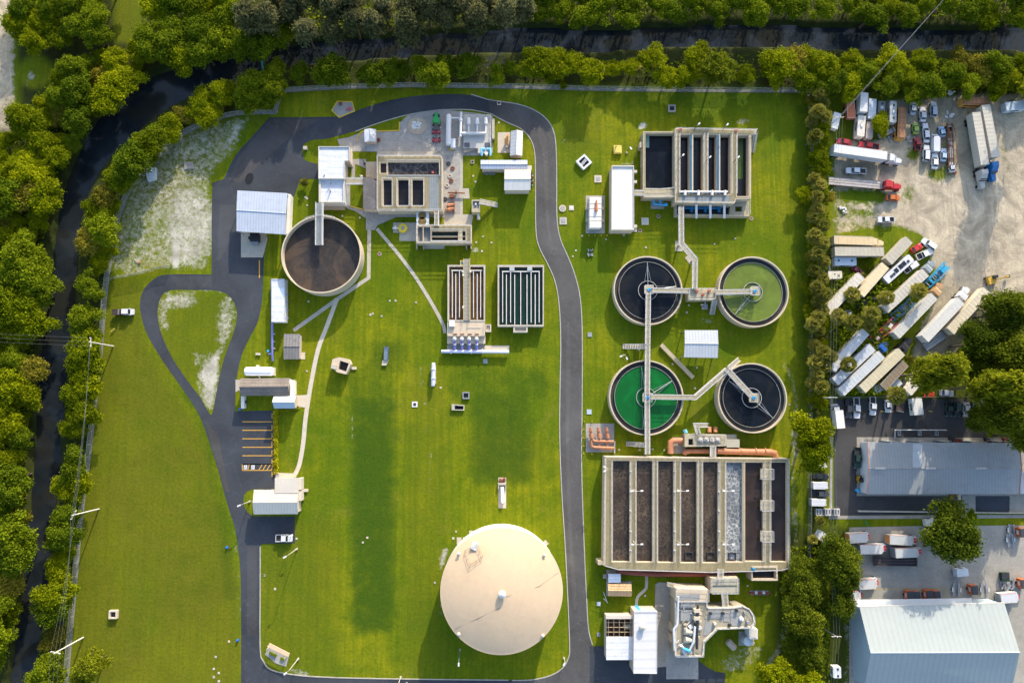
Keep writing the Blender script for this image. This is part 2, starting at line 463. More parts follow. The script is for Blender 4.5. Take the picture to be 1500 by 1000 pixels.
dirs = np.stack([(GX - 750) / FPX, (500 - GY) / FPX, -np.ones(GX.shape)], -1) @ np.array(R3).T
tt = (0 - H) / dirs[..., 2]
XY = dirs[..., :2] * tt[..., None]
co = np.concatenate([XY, pz[..., None]], -1).reshape(-1, 3)
ny, nx = GX.shape
me = bpy.data.meshes.new('ground')
idx = np.arange(nv).reshape(ny, nx)
q = np.stack([idx[1:, :-1], idx[1:, 1:], idx[:-1, 1:], idx[:-1, :-1]], -1).reshape(-1, 4)
me.vertices.add(nv); me.vertices.foreach_set('co', co.ravel())
me.loops.add(q.size); me.loops.foreach_set('vertex_index', q.ravel().astype(np.int32))
me.polygons.add(len(q)); me.polygons.foreach_set('loop_start', np.arange(0, q.size, 4, dtype=np.int32))
me.polygons.foreach_set('use_smooth', np.ones(len(q), bool))
me.update()
for nm, a in (('sand', sand), ('dirt', dirt), ('lush', lush), ('olive', olive), ('soil', soil)):
    at = me.attributes.new(nm, 'FLOAT', 'POINT'); at.data.foreach_set('value', a.ravel().astype(np.float32))
ground = bpy.data.objects.new('ground', me); COL.objects.link(ground); ground['kind'] = 'structure'

def ground_mat():
    m, t, b = base_mat('turf'); b.inputs['Roughness'].default_value = .9; b.inputs['Specular IOR Level'].default_value = .1
    pos = _n(t, 'ShaderNodeNewGeometry').outputs['Position']
    A = lambda n: _n(t, 'ShaderNodeAttribute', attribute_name=n).outputs['Fac']
    big = _noise(t, pos, .035, 4, .6, .5); mid = _noise(t, pos, .22, 5, .7, .3); fine = _noise(t, pos, 1.3, 4, .75)
    st = _n(t, 'ShaderNodeMapping'); st.inputs['Scale'].default_value = (.85, .03, 1); t.links.new(pos, st.inputs[0])
    mow = _noise(t, st.outputs[0], 1, 2)
    c = _mix(t, _map(t, big, .36, .66), (.105, .152, .003), (.240, .240, .005))
    c = _mix(t, _map(t, mid, .38, .68, 0, .62), c, (.062, .118, .003))
    c = _mix(t, _map(t, mow, .42, .66, 0, .5), c, (.062, .118, .003))
    c = _mix(t, _map(t, _noise(t, pos, .09, 6, .75, .8), .55, .72, 0, .55), c, (.200, .190, .022))
    c = _mix(t, _math(t, 'MULTIPLY', A('olive'), _map(t, _noise(t, pos, .05, 5, .7, 1), .3, .65, .45, 1)), c, _mix(t, _map(t, mid, .35, .65), (.080, .098, .006), (.140, .132, .010)))
    lf = _map(t, _math(t, 'ADD', A('lush'), _math(t, 'MULTIPLY', _math(t, 'SUBTRACT', mid, .5), .95)), .12, .92, 0, .93)
    c = _mix(t, lf, c, (.040, .084, .004))
    c = _mix(t, _map(t, fine, .34, .66, 0, .55), c, _mix(t, .6, c, (.02, .035, .004)))
    # bare tufts
    c = _mix(t, _map(t, _noise(t, pos, .6, 6, .8, 1), .62, .76, 0, .5), c, (.24, .21, .05))
    # yard: compacted shell, tyre-worn
    tn = _noise(t, pos, .12, 6, .7, 1.5)
    dc = _mix(t, _map(t, tn, .35, .65), (.27, .23, .17), (.56, .48, .35))
    dc = _mix(t, _map(t, fine, .45, .75, 0, .5), dc, (.24, .21, .17))
    df = _map(t, _math(t, 'ADD', A('dirt'), _math(t, 'MULTIPLY', _math(t, 'SUBTRACT', _noise(t, pos, .5, 6, .78), .5), 1.7)), .36, .70)
    c = _mix(t, df, c, dc)
    rt = _n(t, 'ShaderNodeMapping'); rt.inputs['Rotation'].default_value = (0, 0, .8); rt.inputs['Scale'].default_value = (.9, .06, 1); t.links.new(pos, rt.inputs[0])
    dc2 = _map(t, _noise(t, rt.outputs[0], 1, 4, .7, 1.2), .48, .72, 0, .4)
    c = _mix(t, _math(t, 'MULTIPLY', df, dc2), c, (.20, .175, .14))
    # leaf litter under the trees
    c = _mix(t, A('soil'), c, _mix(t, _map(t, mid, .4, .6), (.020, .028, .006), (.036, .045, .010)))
    # bare sand showing through
    sn = _noise(t, pos, .75, 6, .78, .4)
    sf = _map(t, _math(t, 'ADD', A('sand'), _math(t, 'MULTIPLY', _math(t, 'SUBTRACT', sn, .5), 1.4)), .44, .80, 0, .95)
    c = _mix(t, sf, c, _mix(t, _map(t, mid, .35, .65), (.30, .285, .24), (.54, .51, .44)))
    t.links.new(c, b.inputs['Base Color'])
    bp = _n(t, 'ShaderNodeBump'); bp.inputs['Strength'].default_value = .8; bp.inputs['Distance'].default_value = .16
    t.links.new(fine, bp.inputs['Height']); t.links.new(bp.outputs[0], b.inputs['Normal'])
    return m
ground.data.materials.append(ground_mat())

# ---- canal water
cw = MB(); k = len(CANAL) // 2
wp = [P2(x, y, -1.2) for x, y in (offset(smooth(CANAL_L, 3), 14) + offset(smooth(CANAL_R, 3), -14)[::-1])]
cw.sheet(ccw(wp), -1.2)
cw.build('water', water('canal_water', (.013, .018, .023), .14, film=(.020, .022, .020)), kind='structure')

# ---- materials of the hard surfaces
def asphalt(name, rgb):
    if name in _mats: return _mats[name]
    m, t, b = base_mat(name); _mats[name] = m
    pos = _n(t, 'ShaderNodeNewGeometry').outputs['Position']
    n1 = _noise(t, pos, .06, 5, .65, .6); n2 = _noise(t, pos, .8, 5, .7); n3 = _noise(t, pos, 6, 2)
    c = _mix(t, _map(t, n1, .32, .68), tuple(q * .68 for q in rgb), tuple(q * 1.4 for q in rgb))
    c = _mix(t, _map(t, n2, .5, .8, 0, .5), c, tuple(q * 1.5 for q in rgb))
    c = _mix(t, _map(t, n3, .4, .7, 0, .35), c, tuple(q * .6 for q in rgb))
    v = _n(t, 'ShaderNodeTexVoronoi', feature='DISTANCE_TO_EDGE'); v.inputs['Scale'].default_value = .11
    wv = _n(t, 'ShaderNodeVectorMath', operation='ADD'); t.links.new(pos, wv.inputs[0])
    nz = _n(t, 'ShaderNodeTexNoise'); nz.inputs['Scale'].default_value = .5; t.links.new(pos, nz.inputs['Vector'])
    s2 = _n(t, 'ShaderNodeVectorMath', operation='SCALE'); s2.inputs['Scale'].default_value = 3; t.links.new(nz.outputs['Color'], s2.inputs[0])
    t.links.new(s2.outputs[0], wv.inputs[1]); t.links.new(wv.outputs[0], v.inputs['Vector'])
    c = _mix(t, _map(t, v.outputs['Distance'], 0, .006, .5, 0), c, tuple(q * 2.1 for q in rgb))
    t.links.new(c, b.inputs['Base Color']); b.inputs['Roughness'].default_value = .8; b.inputs['Specular IOR Level'].default_value = .25
    return m
A_BLUE = asphalt('asphalt', (.040, .046, .057))
A_GREY = asphalt('asphalt_worn', (.072, .071, .072))
A_YARD = asphalt('asphalt_patched', (.050, .049, .050))
CONC = M('concrete', (.42, .385, .32), .85, .16, .5, dirt=(.22, .19, .15), dirt_amt=.55)
CONC_G = M('concrete_grey', (.33, .315, .29), .88, .2, .4, dirt=(.14, .13, .12), dirt_amt=.6)
CONC_P = M('concrete_pale', (.52, .46, .37), .85, .12, .6, dirt=(.30, .25, .19), dirt_amt=.45)
CONC_Y = M('concrete_stained', (.30, .285, .25), .9, .2, .16, dirt=(.19, .175, .15), dirt_amt=.6)
WHITE = M('white_paint', (.62, .62, .62), .5, .05, .5, dirt=(.55, .53, .5), dirt_amt=.3)
TRIM = M('pale_trim', (.50, .47, .42), .6, .1, .8)
RAIL = M('galvanised_rail', (.55, .55, .55), .45, .05, 1, metal=.3)
GRATE = M('steel_grating', (.20, .225, .24), .6, .15, .8, stripe=('X', .5, .5))
YELL = M('yellow_paint', (.62, .42, .04), .6, .12, 1)
BLUEP = M('blue_pipe_paint', (.06, .38, .68), .4, .08, 1)
BLUED = M('dark_blue_pipe_paint', (.01, .16, .34), .4, .1, 1)
ORAN = M('terracotta_pipe_paint', (.44, .19, .10), .5, .12, .8, dirt=(.26, .11, .06))
PURP = M('reclaimed_pipe_paint', (.22, .22, .55), .45, .06, 1)
RUST = M('rusty_steel', (.20, .07, .035), .8, .3, .7, dirt=(.09, .04, .03))
STEEL = M('grey_steel', (.30, .32, .34), .5, .12, .8, metal=.4)
DARK = M('dark_metal', (.035, .036, .04), .55, .2, 1)
RUBBER = M('rubber', (.015, .015, .016), .85, .1, 2)
GLASS = M('vehicle_glass', (.012, .018, .022), .12, .1, 1, spec=.6)
WEATH = M('weathered_shingle', (.20, .175, .155), .9, .3, .25, stripe=('Y', .9, .45), dirt=(.09, .08, .075), dirt_amt=.7)
WEATHX = M('weathered_sheet', (.21, .20, .195), .85, .3, .25, stripe=('X', .85, .6), dirt=(.09, .085, .085), dirt_amt=.7)

def sheet(name, px, z, mat, holes=(), kind='structure'):
    return MB().psheet(px, z, holes).build(name, mat, kind=kind)

# ---- roads
RO = smooth([(715, 146), (735, 149), (760, 153), (784, 162), (802, 176), (812, 196), (815, 225), (815.5, 270), (816, 320), (821, 350), (833, 378), (842, 402),
             (849, 430), (852.5, 470), (853, 540), (852.5, 620), (852, 680), (855, 780), (859, 870), (862, 920), (868, 944)], 4)
RI = smooth([(718, 166), (742, 179), (762, 188), (776, 202), (783, 222), (784.5, 260), (785, 335), (790, 362), (803, 388), (813, 412), (819, 445), (821.5, 500),
             (820.5, 560), (820, 640), (823, 720), (828, 800), (832, 880), (834.5, 945), (833, 962), (824, 978), (806, 989), (780, 995), (750, 996)], 4)
loop = [(395, 172), (440, 172), (500, 171), (520, 163)] + smooth([(520, 163), (560, 150), (600, 142), (650, 138), (690, 139.5), (715, 146)], 4) + \
       [(718, 166)] + smooth([(718, 166), (690, 160.5), (660, 160), (640, 161), (600, 167), (560, 178), (520, 192), (480, 203), (458, 205), (445, 212), (443, 222), (447, 235), (465, 240)], 3) + \
       [(467, 262), (440, 262), (432, 285), (425, 300), (388, 330), (386, 400), (384, 440)] + smooth([(384, 440), (378, 470), (367, 492), (357, 512), (350, 535), (346, 560), (344, 602)], 3) + \
       [(402, 601), (403, 700), (402, 716)] + smooth([(371, 716), (361, 720), (357, 728), (357, 738), (362, 749), (371, 756)], 3) + \
       [(432, 756), (432, 795), (384, 796), (381, 800)] + smooth([(381, 860), (381, 950), (386, 968), (396, 980), (425, 987), (470, 991), (560, 993.5), (750, 996)], 3) + \
       [(750, 1040), (750, 1200), (353, 1200)] + smooth([(353, 1010), (353, 860), (350, 812), (344, 772), (333, 738), (320, 690), (305, 642), (290, 604), (265, 566), (235, 523), (215, 488),
       (207, 462), (205, 445), (210, 425), (224, 410), (245, 402), (310, 402)], 4) + [(310, 330), (311, 268), (328, 262)] + smooth([(328, 262), (345, 228), (368, 202), (395, 172)], 3)
island = smooth([(250, 425), (280, 424.5), (318, 425.5), (335, 433), (345, 448), (347, 468), (340, 494), (330, 520), (322, 550), (316, 580), (311, 605), (306, 604), (294, 583), (275, 558), (254, 527),
                 (239, 496), (232, 472), (231, 452), (237, 433)], 4, closed=True)
sheet('road', loop, .03, A_BLUE, [island])
lotS = [(868, 944), (888, 945), (888, 965), (930, 975), (980, 968), (1028, 975), (1062, 985), (1062, 1200), (752, 1200), (750, 996), (780, 995)]
sheet('road', RO + [(866, 1000), (868, 1200), (750, 1200)] + RI[::-1], .06, A_GREY)
sheet('parking_lot', [(864, 946), (888, 946), (888, 935), (985, 935), (985, 952), (1022, 952), (1024, 968), (1036, 977), (1048, 983), (1062, 985), (1062, 1200), (864, 1200)], .09, A_BLUE)

KERB = M('kerb_concrete', (.36, .34, .30), .85, .2, .6)
def kerb(px, w=.26, h=.12):
    MB().strip([P2(x, y, h) for x, y in px], w, -.05, h).build('kerb', KERB, kind='structure')
kerb([(690, 138.2)] + RO); kerb(RI); kerb(smooth([(520, 192.6), (560, 178.5), (600, 167.5), (640, 161.5), (660, 160.5), (690, 161), (718, 166.5)], 3))
kerb(smooth([(381, 800), (381, 860), (381, 950), (386, 968), (396, 980), (425, 987), (470, 991), (560, 993.5), (745, 995.6)], 3))

for px, z, rgb in ((ell(365, 262, 6, 9, 20), .036, (.012, .014, .019)), ([(396, 174), (470, 174), (430, 196), (385, 236), (352, 268), (335, 262), (352, 226)], .034, (.060, .058, .060)), ([(322, 300), (345, 300), (345, 336), (324, 380), (318, 380)], .034, (.052, .056, .063)),
                   ([(250, 405), (310, 404), (310, 420), (262, 421)], .034, (.052, .054, .060)), ([(300, 615), (320, 640), (336, 720), (330, 720), (312, 660)], .034, (.056, .055, .056)), ([(362, 800), (376, 800), (376, 930), (362, 930)], .034, (.054, .056, .062)),
                   (smooth([(790, 186), (800, 200), (803, 240), (804, 320), (808, 350), (803, 348), (798, 300), (796, 230), (788, 200)], 3), .064, (.088, .084, .080)), (smooth([(832, 470), (836, 520), (834, 640), (838, 780), (845, 880), (839, 880), (832, 760), (829, 640), (829, 520)], 3), .064, (.085, .083, .081))):
    sheet('road', px, z, asphalt('asphalt_%d' % int(rgb[0] * 1000), rgb))
# parking bays: orange lines
pl = MB()
def pline(x0, y0, x1, y1, w=.24): pl.strip([P2(x0, y0, .045), P2(x1, y1, .045)], w, .035, .045)
for i in range(6): pline(355, 617.5 + i * 12.4, 399, 617.5 + i * 12.4)
pline(355, 679.5, 399, 679.5); pline(355, 688.5, 399, 688.5); pline(355, 679.5, 355, 688.5); pline(399, 679.5, 399, 688.5); pline(365, 679.5, 363, 688.5)
for i in range(4): pline(379 + i * 6, 688, 384 + i * 6, 680)
for y in (605, 622, 634, 646, 659, 672, 690): pline(398.4, y, 398.4, y + 8)
pline(380, 381, 380, 407, .3)
pl.build('road_marking', M('marking_paint', (.55, .30, .05), .7, .15, 1.5), kind='structure')
# the two wheelchair bays' symbols
hs = MB()
for cx in (359.6, 370.5):
    a = P(cx, 684, .05); hs.box(a.x, a.y, .04, .05, .95, 1.15)
hs.build('road_marking', M('marking_white', (.62, .62, .6), .7, .1, 1), kind='structure')
hb = MB()
for cx in (359.6, 370.5):
    a = P(cx, 684, .06)
    ring = [(a.x - .05 + .27 * math.cos(t), a.y - .14 + .27 * math.sin(t)) for t in [math.radians(100 + 26 * i) for i in range(9)]]
    hb.strip(ring, .09, .052, .06); hb.strip([(a.x - .02, a.y + .28), (a.x - .02, a.y - .05), (a.x + .2, a.y - .05), (a.x + .33, a.y - .36)], .1, .052, .06)
    hb.cyl(a.x - .02, a.y + .38, .09, .05, .06, 10)
hb.build('road_marking', M('marking_blue', (.05, .10, .35), .7, .1, 1), kind='structure')

STRIP = M('mow_strip', (.20, .20, .185), .9, .3, .5, dirt=(.09, .11, .05), dirt_amt=.6)
# ---- gravel strip along the fences, footpaths, concrete yards and pads
MB().strip([P2(x, y) for x, y in WALK], .9, -.05, .05).build('path', STRIP, kind='structure')
MB().strip([P2(x, y) for x, y in LEFTFENCE], .7, -.05, .05).build('path', STRIP, kind='structure')
MB().strip([P2(x, y) for x, y in ((1185, 136), (1187, 200))], .8, -.05, .05).build('path', STRIP, kind='structure')
def path(px, w, mat=CONC_P, z=.06):
    MB().strip([P2(x, y) for x, y in px], w, -.05, z).build('path', mat, kind='structure')
path([(541, 318), (541, 340), (540, 407), (497, 436), (430, 484)], 1.1, CONC)
path(smooth([(494, 437), (478, 480), (466, 512), (456, 560), (448, 610), (444, 650), (438, 682), (430, 698)], 4), 1.2, CONC_P, .07)
path(smooth([(552, 335), (580, 368), (606, 402), (630, 440), (648, 473), (652, 488)], 4), 1.0, CONC, .065)
path(smooth([(947, 838), (947, 858), (944, 864), (934, 874), (932, 888)], 3), .8, CONC, .06)
PADS = [  # name, outline, z, material
    ([(500, 222), (494, 204), (510, 201.5), (529, 194), (585.6, 192.2), (586, 179.5), (597, 169.5), (608, 167), (640, 162), (662, 161.5), (662, 204), (664, 205), (676, 226), (676, 222), (676, 318), (552, 318), (552, 222)], .045, CONC_G),
    ([(648, 165), (662, 162), (700, 166), (722, 170), (722, 224), (700, 228), (648, 228)], .055, CONC_G),
    ([(515, 233), (536, 233), (536, 247), (520, 240), (520, 262), (515, 262)], .05, CONC_G),
    ([(507, 262), (513, 262), (513, 302), (532, 307), (552, 309), (648, 309), (648, 316), (580, 318), (553, 330), (549, 337), (536, 337), (536, 320), (520, 309), (507, 305)], .065, CONC_G),
    (rc(674, 227, 678, 318), .075, CONC), ([(672, 276), (687, 276), (688, 291), (672, 291)], .08, CONC), ([(674, 314), (694, 314), (690, 332), (650, 332), (650, 314)], .09, CONC),
    ([(576, 326), (609.5, 326), (609.5, 353), (585, 353), (585, 341), (576, 341)], .06, CONC),
    ([(621, 356), (651, 356), (651, 364.5), (621, 364.5)], .06, CONC),
    (rc(729, 194, 747, 224), .06, CONC_P), (rc(858, 286.5, 886, 342), .07, CONC_G), (rc(912, 336, 915.6 + 0, 346) , .05, CONC_G),
    ([(353, 337), (389, 337), (392, 350), (385, 377), (353, 377)], .07, CONC),
    ([(858, 620), (899.5, 620), (899.5, 662), (858, 662)], .07, CONC_G), (rc(417, 410, 421.5, 473), .08, CONC),
    ([(345, 556), (353, 556), (353, 570), (345, 574)], .06, CONC), ([(434, 579), (450, 578), (448, 597), (434, 595)], .06, CONC_P), (rc(425, 558, 434.5, 578), .065, CONC_P),
    (rc(440, 516, 447, 526), .09, CONC_P), ([(404, 690), (408, 692), (430, 693), (430, 700), (403, 700)], .09, CONC_P),
    ([(960, 855), (966, 852), (985, 854), (984, 975), (962, 977), (957, 970)], .12, CONC_Y),
    (rc(976, 952, 1023, 994), .13, CONC_G), ([(888, 834), (905, 834), (905, 851), (925, 851), (925, 872), (888, 872)], .06, CONC_G),
    ([(1082, 924), (1104, 924), (1104, 945), (1082, 945)], .06, CONC_G), ([(388, 958), (394, 946), (424, 958), (419, 976), (404, 971)], .08, CONC_G),
    (rc(730, 699, 741.5, 744), .06, CONC_P), (rc(953, 290.5, 973, 306), .06, CONC_G), (rc(1000, 880, 1012, 900), .05, CONC), (rc(1098, 864, 1126, 871), .06, CONC_G),
    ([(985, 640), (1005, 640), (1005, 664), (985, 664)], .05, CONC_G), (rc(989, 353, 1000, 368), .07, CONC), ([(1003, 377), (1010, 373), (1018, 383), (1011, 388)], .07, CONC),
    ([(655, 506), (746, 506), (746, 517), (655, 517)], .07, CONC_P), (rc(700, 492, 711, 500), .06, CONC_P)]
for px, z, m_ in PADS: sheet('pavement', px, z, m_)
sheet('pavement', rc(553, 222, 676, 227), .07, CONC); sheet('pavement', rc(537, 208, 552, 222), .06, M('concrete_new', (.36, .37, .37), .85, .1, .5))
# yards and lots to the east
sheet('parking_lot', [(1222, 584), (1440, 584), (1445, 640), (1480, 640), (1480, 750), (1222, 756)], .03, A_YARD)
sheet('parking_lot', [(1214, 755), (1700, 752), (1700, 757), (1214, 760)], .035, CONC_Y)
sheet('pavement', [(1255, 640), (1480, 641), (1500, 600), (1700, 600), (1700, 752), (1478, 750), (1478, 726), (1255, 726)], .05, CONC_Y)
sheet('parking_lot', rc(1409, 726, 1429, 750), .07, CONC_Y); sheet('road', rc(1429.5, 726.5, 1479, 748), .075, A_BLUE)
sheet('parking_lot', [(1244, 772), (1338, 770), (1700, 768), (1700, 1200), (1244, 1200)], .04, CONC_Y)
sheet('path', [(1216.5, 580), (1220, 580), (1219, 756), (1215, 756)], .06, CONC_G)
yl = MB()
for a in (((1385, 861), (1385, 878)), ((1273, 863), (1385, 861.5)), ((1420, 870), (1446, 871))): yl.strip([P2(*a[0], .06), P2(*a[1], .06)], .16, .045, .055)
for x in (1290, 1303, 1317, 1334, 1347, 1360): yl.strip([P2(x, 602, .05), P2(x + 6, 602.4, .05)], .3, .035, .045)
yl.build('road_marking', M('marking_yellow', (.42, .30, .06), .8, .2, 1.5), kind='structure')
# yellow kerbs
for px in ([(523.5, 207), (524, 200), (530, 193), (585, 191.5), (585, 179)], [(486, 162), (494, 149), (516, 149.5), (519.5, 163), (497, 172.5), (486, 162)], [(513, 302), (532, 307)]):
    (MB().ringwall([P2(x, y) for x, y in px[:-1]], .3, 0, .2) if px[0] == px[-1] else MB().strip([P2(x, y) for x, y in px], .3, 0, .2)).build('kerb', YELL, kind='structure')
sheet('pavement', [(486.5, 162), (494.5, 150), (515.5, 150), (519, 162.5), (497, 171.5)], .05, CONC_G)
# ================================================================ trees
L_BUSH = leaf_mat('leaves_bright', (.095, .145, .003), (.355, .385, .005), .45)
L_OLIV = leaf_mat('leaves_olive', (.120, .125, .012), (.400, .340, .035), .4)
L_MID = leaf_mat('leaves_mid', (.064, .115, .005), (.250, .305, .008), .42)
L_OAK = leaf_mat('leaves_oak', (.055, .095, .007), (.210, .245, .014), .4)
L_GREY = leaf_mat('needles_grey', (.070, .080, .030), (.200, .200, .085), .35)
L_PINE = leaf_mat('needles_pine', (.085, .125, .007), (.310, .330, .014), .42)
L_PALM = leaf_mat('palm_fronds', (.15, .165, .024), (.46, .42, .085), .4)
L_YEL = leaf_mat('hedge_leaves', (.26, .27, .008), (.60, .52, .012), .35)
BARK = M('bark', (.085, .068, .05), .9, .3, 2)
BARKP = M('palm_bark', (.16, .14, .115), .9, .25, 2)
DEADW = M('dead_wood', (.23, .21, .20), .9, .25, 2)

def leaf_mesh(name, c, nrm, size, rng, aspect=1.0, mat=None):
    """one quad per leaf cluster: c (N,3) centres, nrm (N,3) facing"""
    n = len(c); nrm = nrm / (np.linalg.norm(nrm, axis=1, keepdims=True) + 1e-9)
    r = rng.normal(size=(n, 3)); t = np.cross(nrm, r); t /= (np.linalg.norm(t, axis=1, keepdims=True) + 1e-9)
    b = np.cross(nrm, t); sz = size[:, None]
    v = np.stack([c - t * sz * aspect, c - b * sz * .62 + nrm * sz * .12, c + t * sz * aspect, c + b * sz * .62 + nrm * sz * .12], 1).reshape(-1, 3)
    me = bpy.data.meshes.new(name)
    me.vertices.add(4 * n); me.vertices.foreach_set('co', v.ravel())
    me.loops.add(4 * n); me.loops.foreach_set('vertex_index', np.arange(4 * n, dtype=np.int32))
    me.polygons.add(n); me.polygons.foreach_set('loop_start', np.arange(0, 4 * n, 4, dtype=np.int32))
    me.update(); me.materials.append(mat)
    return me

def trunk_mesh(name, h, r, limbs, rng, mat):
    mb = MB(); lean = rng.normal(size=2) * .04 * h
    top = (lean[0], lean[1], h)
    mb.tube([(0, 0, -.4), (lean[0] * .3, lean[1] * .3, h * .4), top], [r * 1.3, r, r * .55], 7)
    for q in limbs:
        z = h * rng.uniform(.35, .8); s = (lean[0] * z / h, lean[1] * z / h, z)
        mid = tuple(s[i] * .5 + q[i] * .5 + (.3 if i == 2 else 0) for i in range(3))
        mb.tube([s, mid, tuple(q)], [r * .5, r * .33, r * .14], 5, cap=False)
    me = bpy.data.meshes.new(name); me.from_pydata(mb.v, [], mb.f); me.materials.append(mat); me.update()
    return me

def broadleaf(name, R, h, nl, leaves, mat, seed, flat=.62, lsize=.225, spread=1.0, lobe=(.15, .31)):
    """crown of radius R around height h: lobes of leaf clusters with gaps between them"""
    rng = np.random.default_rng(seed); C = []; N = []; S = []; tips = []
    ax, ay = (rng.uniform(1.0, 1.4), rng.uniform(.78, 1.0)) if R < 4 else (1.08, 1.0); ph = rng.uniform(0, 6.28); lump = rng.uniform(.12, .28)
    for i in range(nl):
        a = rng.uniform(0, 2 * math.pi); rr = R * math.sqrt(rng.uniform(0, 1)) * .84 * spread * (1 + lump * math.sin(3 * a + ph) + .5 * lump * math.sin(5 * a))
        zz = max(0, 1 - (rr / R) ** 2) * R * flat * rng.uniform(.3, 1.0) - R * .10 + rng.normal() * R * .1
        ctr = np.array([rr * math.cos(a) * ax, rr * math.sin(a) * ay, h + zz]); lr = R * rng.uniform(*lobe)
        tips.append(ctr - np.array([0, 0, lr * .3]))
        k = int(leaves / nl * rng.uniform(.7, 1.3) * (lr / R / .23) ** 1.5)
        d = rng.normal(size=(k, 3)); d[:, 2] = np.abs(d[:, 2]) * .9 - .25; d /= np.linalg.norm(d, axis=1, keepdims=True)
        rad = lr * (1 - .35 * rng.random(k) ** 2) * (1 + .3 * rng.normal(size=k).clip(-1, 2))
        C.append(ctr + d * rad[:, None] * np.array([1.12, 1.12, .8])); N.append(d * .7 + rng.normal(size=(k, 3)) * .7 + [0, 0, .25]); S.append(lsize * rng.uniform(.6, 1.25, k))
    # inner fill so that the crown is not hollow
    k = leaves // 5; d = rng.normal(size=(k, 3)); d /= np.linalg.norm(d, axis=1, keepdims=True)
    C.append(np.array([0, 0, h]) + d * (R * .55 * rng.random(k) ** .4)[:, None] * np.array([1.2, 1.2, .55])); N.append(rng.normal(size=(k, 3)) + [0, 0, .6]); S.append(lsize * rng.uniform(.9, 1.5, k))
    C, N, S = np.concatenate(C), np.concatenate(N), np.concatenate(S)
    return trunk_mesh(name + '_trunk', h, R * .055 + .05, tips[:9], rng, BARK), leaf_mesh(name + '_crown', C, N, S, rng, 1.0, mat)

def needle_tree(name, R, h, nb, leaves, mat, seed, droop=.5, asp=2.6, lsize=.3, conic=.9):
    """casuarina / pine: boughs from a tall trunk ending in tufts of thin blades"""
    rng = np.random.default_rng(seed); C = []; N = []; S = []; tips = []
    for i in range(nb):
        u = rng.random(); z = h * (.5 + .5 * u); L = R * (1 - conic * .6 * u) * rng.uniform(.55, 1.1); a = rng.uniform(0, 2 * math.pi)
        tip = np.array([math.cos(a) * L, math.sin(a) * L, z - droop * L * .3]); tips.append(tip)
        k = int(leaves / nb); f = rng.uniform(.35, 1.0, k)
        ctr = np.array([0, 0, z])[None] * (1 - f[:, None]) + tip[None] * f[:, None]
        ctr = ctr + rng.normal(size=(k, 3)) * np.array([1, 1, .6]) * (R * .13)
        C.append(ctr); N.append(rng.normal(size=(k, 3)) + [0, 0, 1.0]); S.append(lsize * rng.uniform(.6, 1.3, k))
    C, N, S = np.concatenate(C), np.concatenate(N), np.concatenate(S)
    return trunk_mesh(name + '_trunk', h, .2 + R * .02, tips[:14], rng, BARK), leaf_mesh(name + '_crown', C, N, S, rng, asp * .6, mat)

def palm(name, R, h, seed, fronds=34):
    rng = np.random.default_rng(seed); mb = MB()
    for i in range(fronds):
        a = i * 2.39996 + rng.normal() * .15; el = math.radians(75 - 95 * (i / fronds) + rng.normal() * 6); L = R * rng.uniform(.52, .66)
        d = Vector((math.cos(a) * math.cos(el), math.sin(a) * math.cos(el), math.sin(el))); o = Vector((0, 0, h))
        base = o + d * L; side = d.cross(Vector((0, 0, 1))).normalized(); up = side.cross(d).normalized()
        mb.add([o + side * .03, base, o - side * .03], [(0, 1, 2)])
        nb = 11
        for j in range(nb):
            t = math.radians(-115 + 230 * j / (nb - 1)); r = R * .44 * (1 - .18 * abs(t) / 2) * rng.uniform(.85, 1.1)
            v = d * math.cos(t) + side * math.sin(t); tip = base + v * r + Vector((0, 0, -.22 * r)) ; w_ = v.cross(up).normalized() * .085 * R
            mb.add([base, base + v * r * .55 + w_ + up * .03, tip, base + v * r * .55 - w_ + up * .03], [(0, 1, 2, 3)])
    me = bpy.data.meshes.new(name + '_crown'); me.from_pydata(mb.v, [], mb.f); me.materials.append(L_PALM); me.update()
    tb = MB(); tb.tube([(0, 0, -.3), (.12, .05, h * .5), (0, 0, h)], [.24, .19, .2], 7)
    tm = bpy.data.meshes.new(name + '_trunk'); tm.from_pydata(tb.v, [], tb.f); tm.materials.append(BARKP); tm.update()
    return tm, me

VAR = {
 'bush': [broadleaf('b%d' % i, 3.5, 4.2, 36 + i * 3, 7600, L_OLIV if i % 4 == 3 else L_BUSH, 11 + i, .5) for i in range(7)],
 'mid': [broadleaf('m%d' % i, 3.7, 5.2, 34 + i * 3, 7200, L_MID, 31 + i, .55) for i in range(6)],
 'oak': [broadleaf('o%d' % i, 6.0, 6.5, 80, 13000, L_OAK, 51 + i, .5, .29) for i in range(2)],
 'oaklight': [broadleaf('q%d' % i, 4.6, 6.0, 50, 8500, L_BUSH, 61 + i, .62, .28) for i in range(2)],
 'grey': [needle_tree('g%d' % i, 4.2, 15, 70, 5200, L_GREY, 71 + i, .5, 2.2, .33) for i in range(3)],
 'pine': [needle_tree('p%d' % i, 5.2, 12, 54, 8500, L_PINE, 81 + i, .1, 2.0, .32, .4) for i in range(2)],
 'palm': [palm('f%d' % i, 2.7, 4.6 + i * .5, 91 + i) for i in range(3)],
}
HGT = {'bush': 4.6, 'mid': 5.8, 'oak': 8, 'oaklight': 7, 'grey': 12, 'pine': 10, 'palm': 4.8}
_tree_n = 0
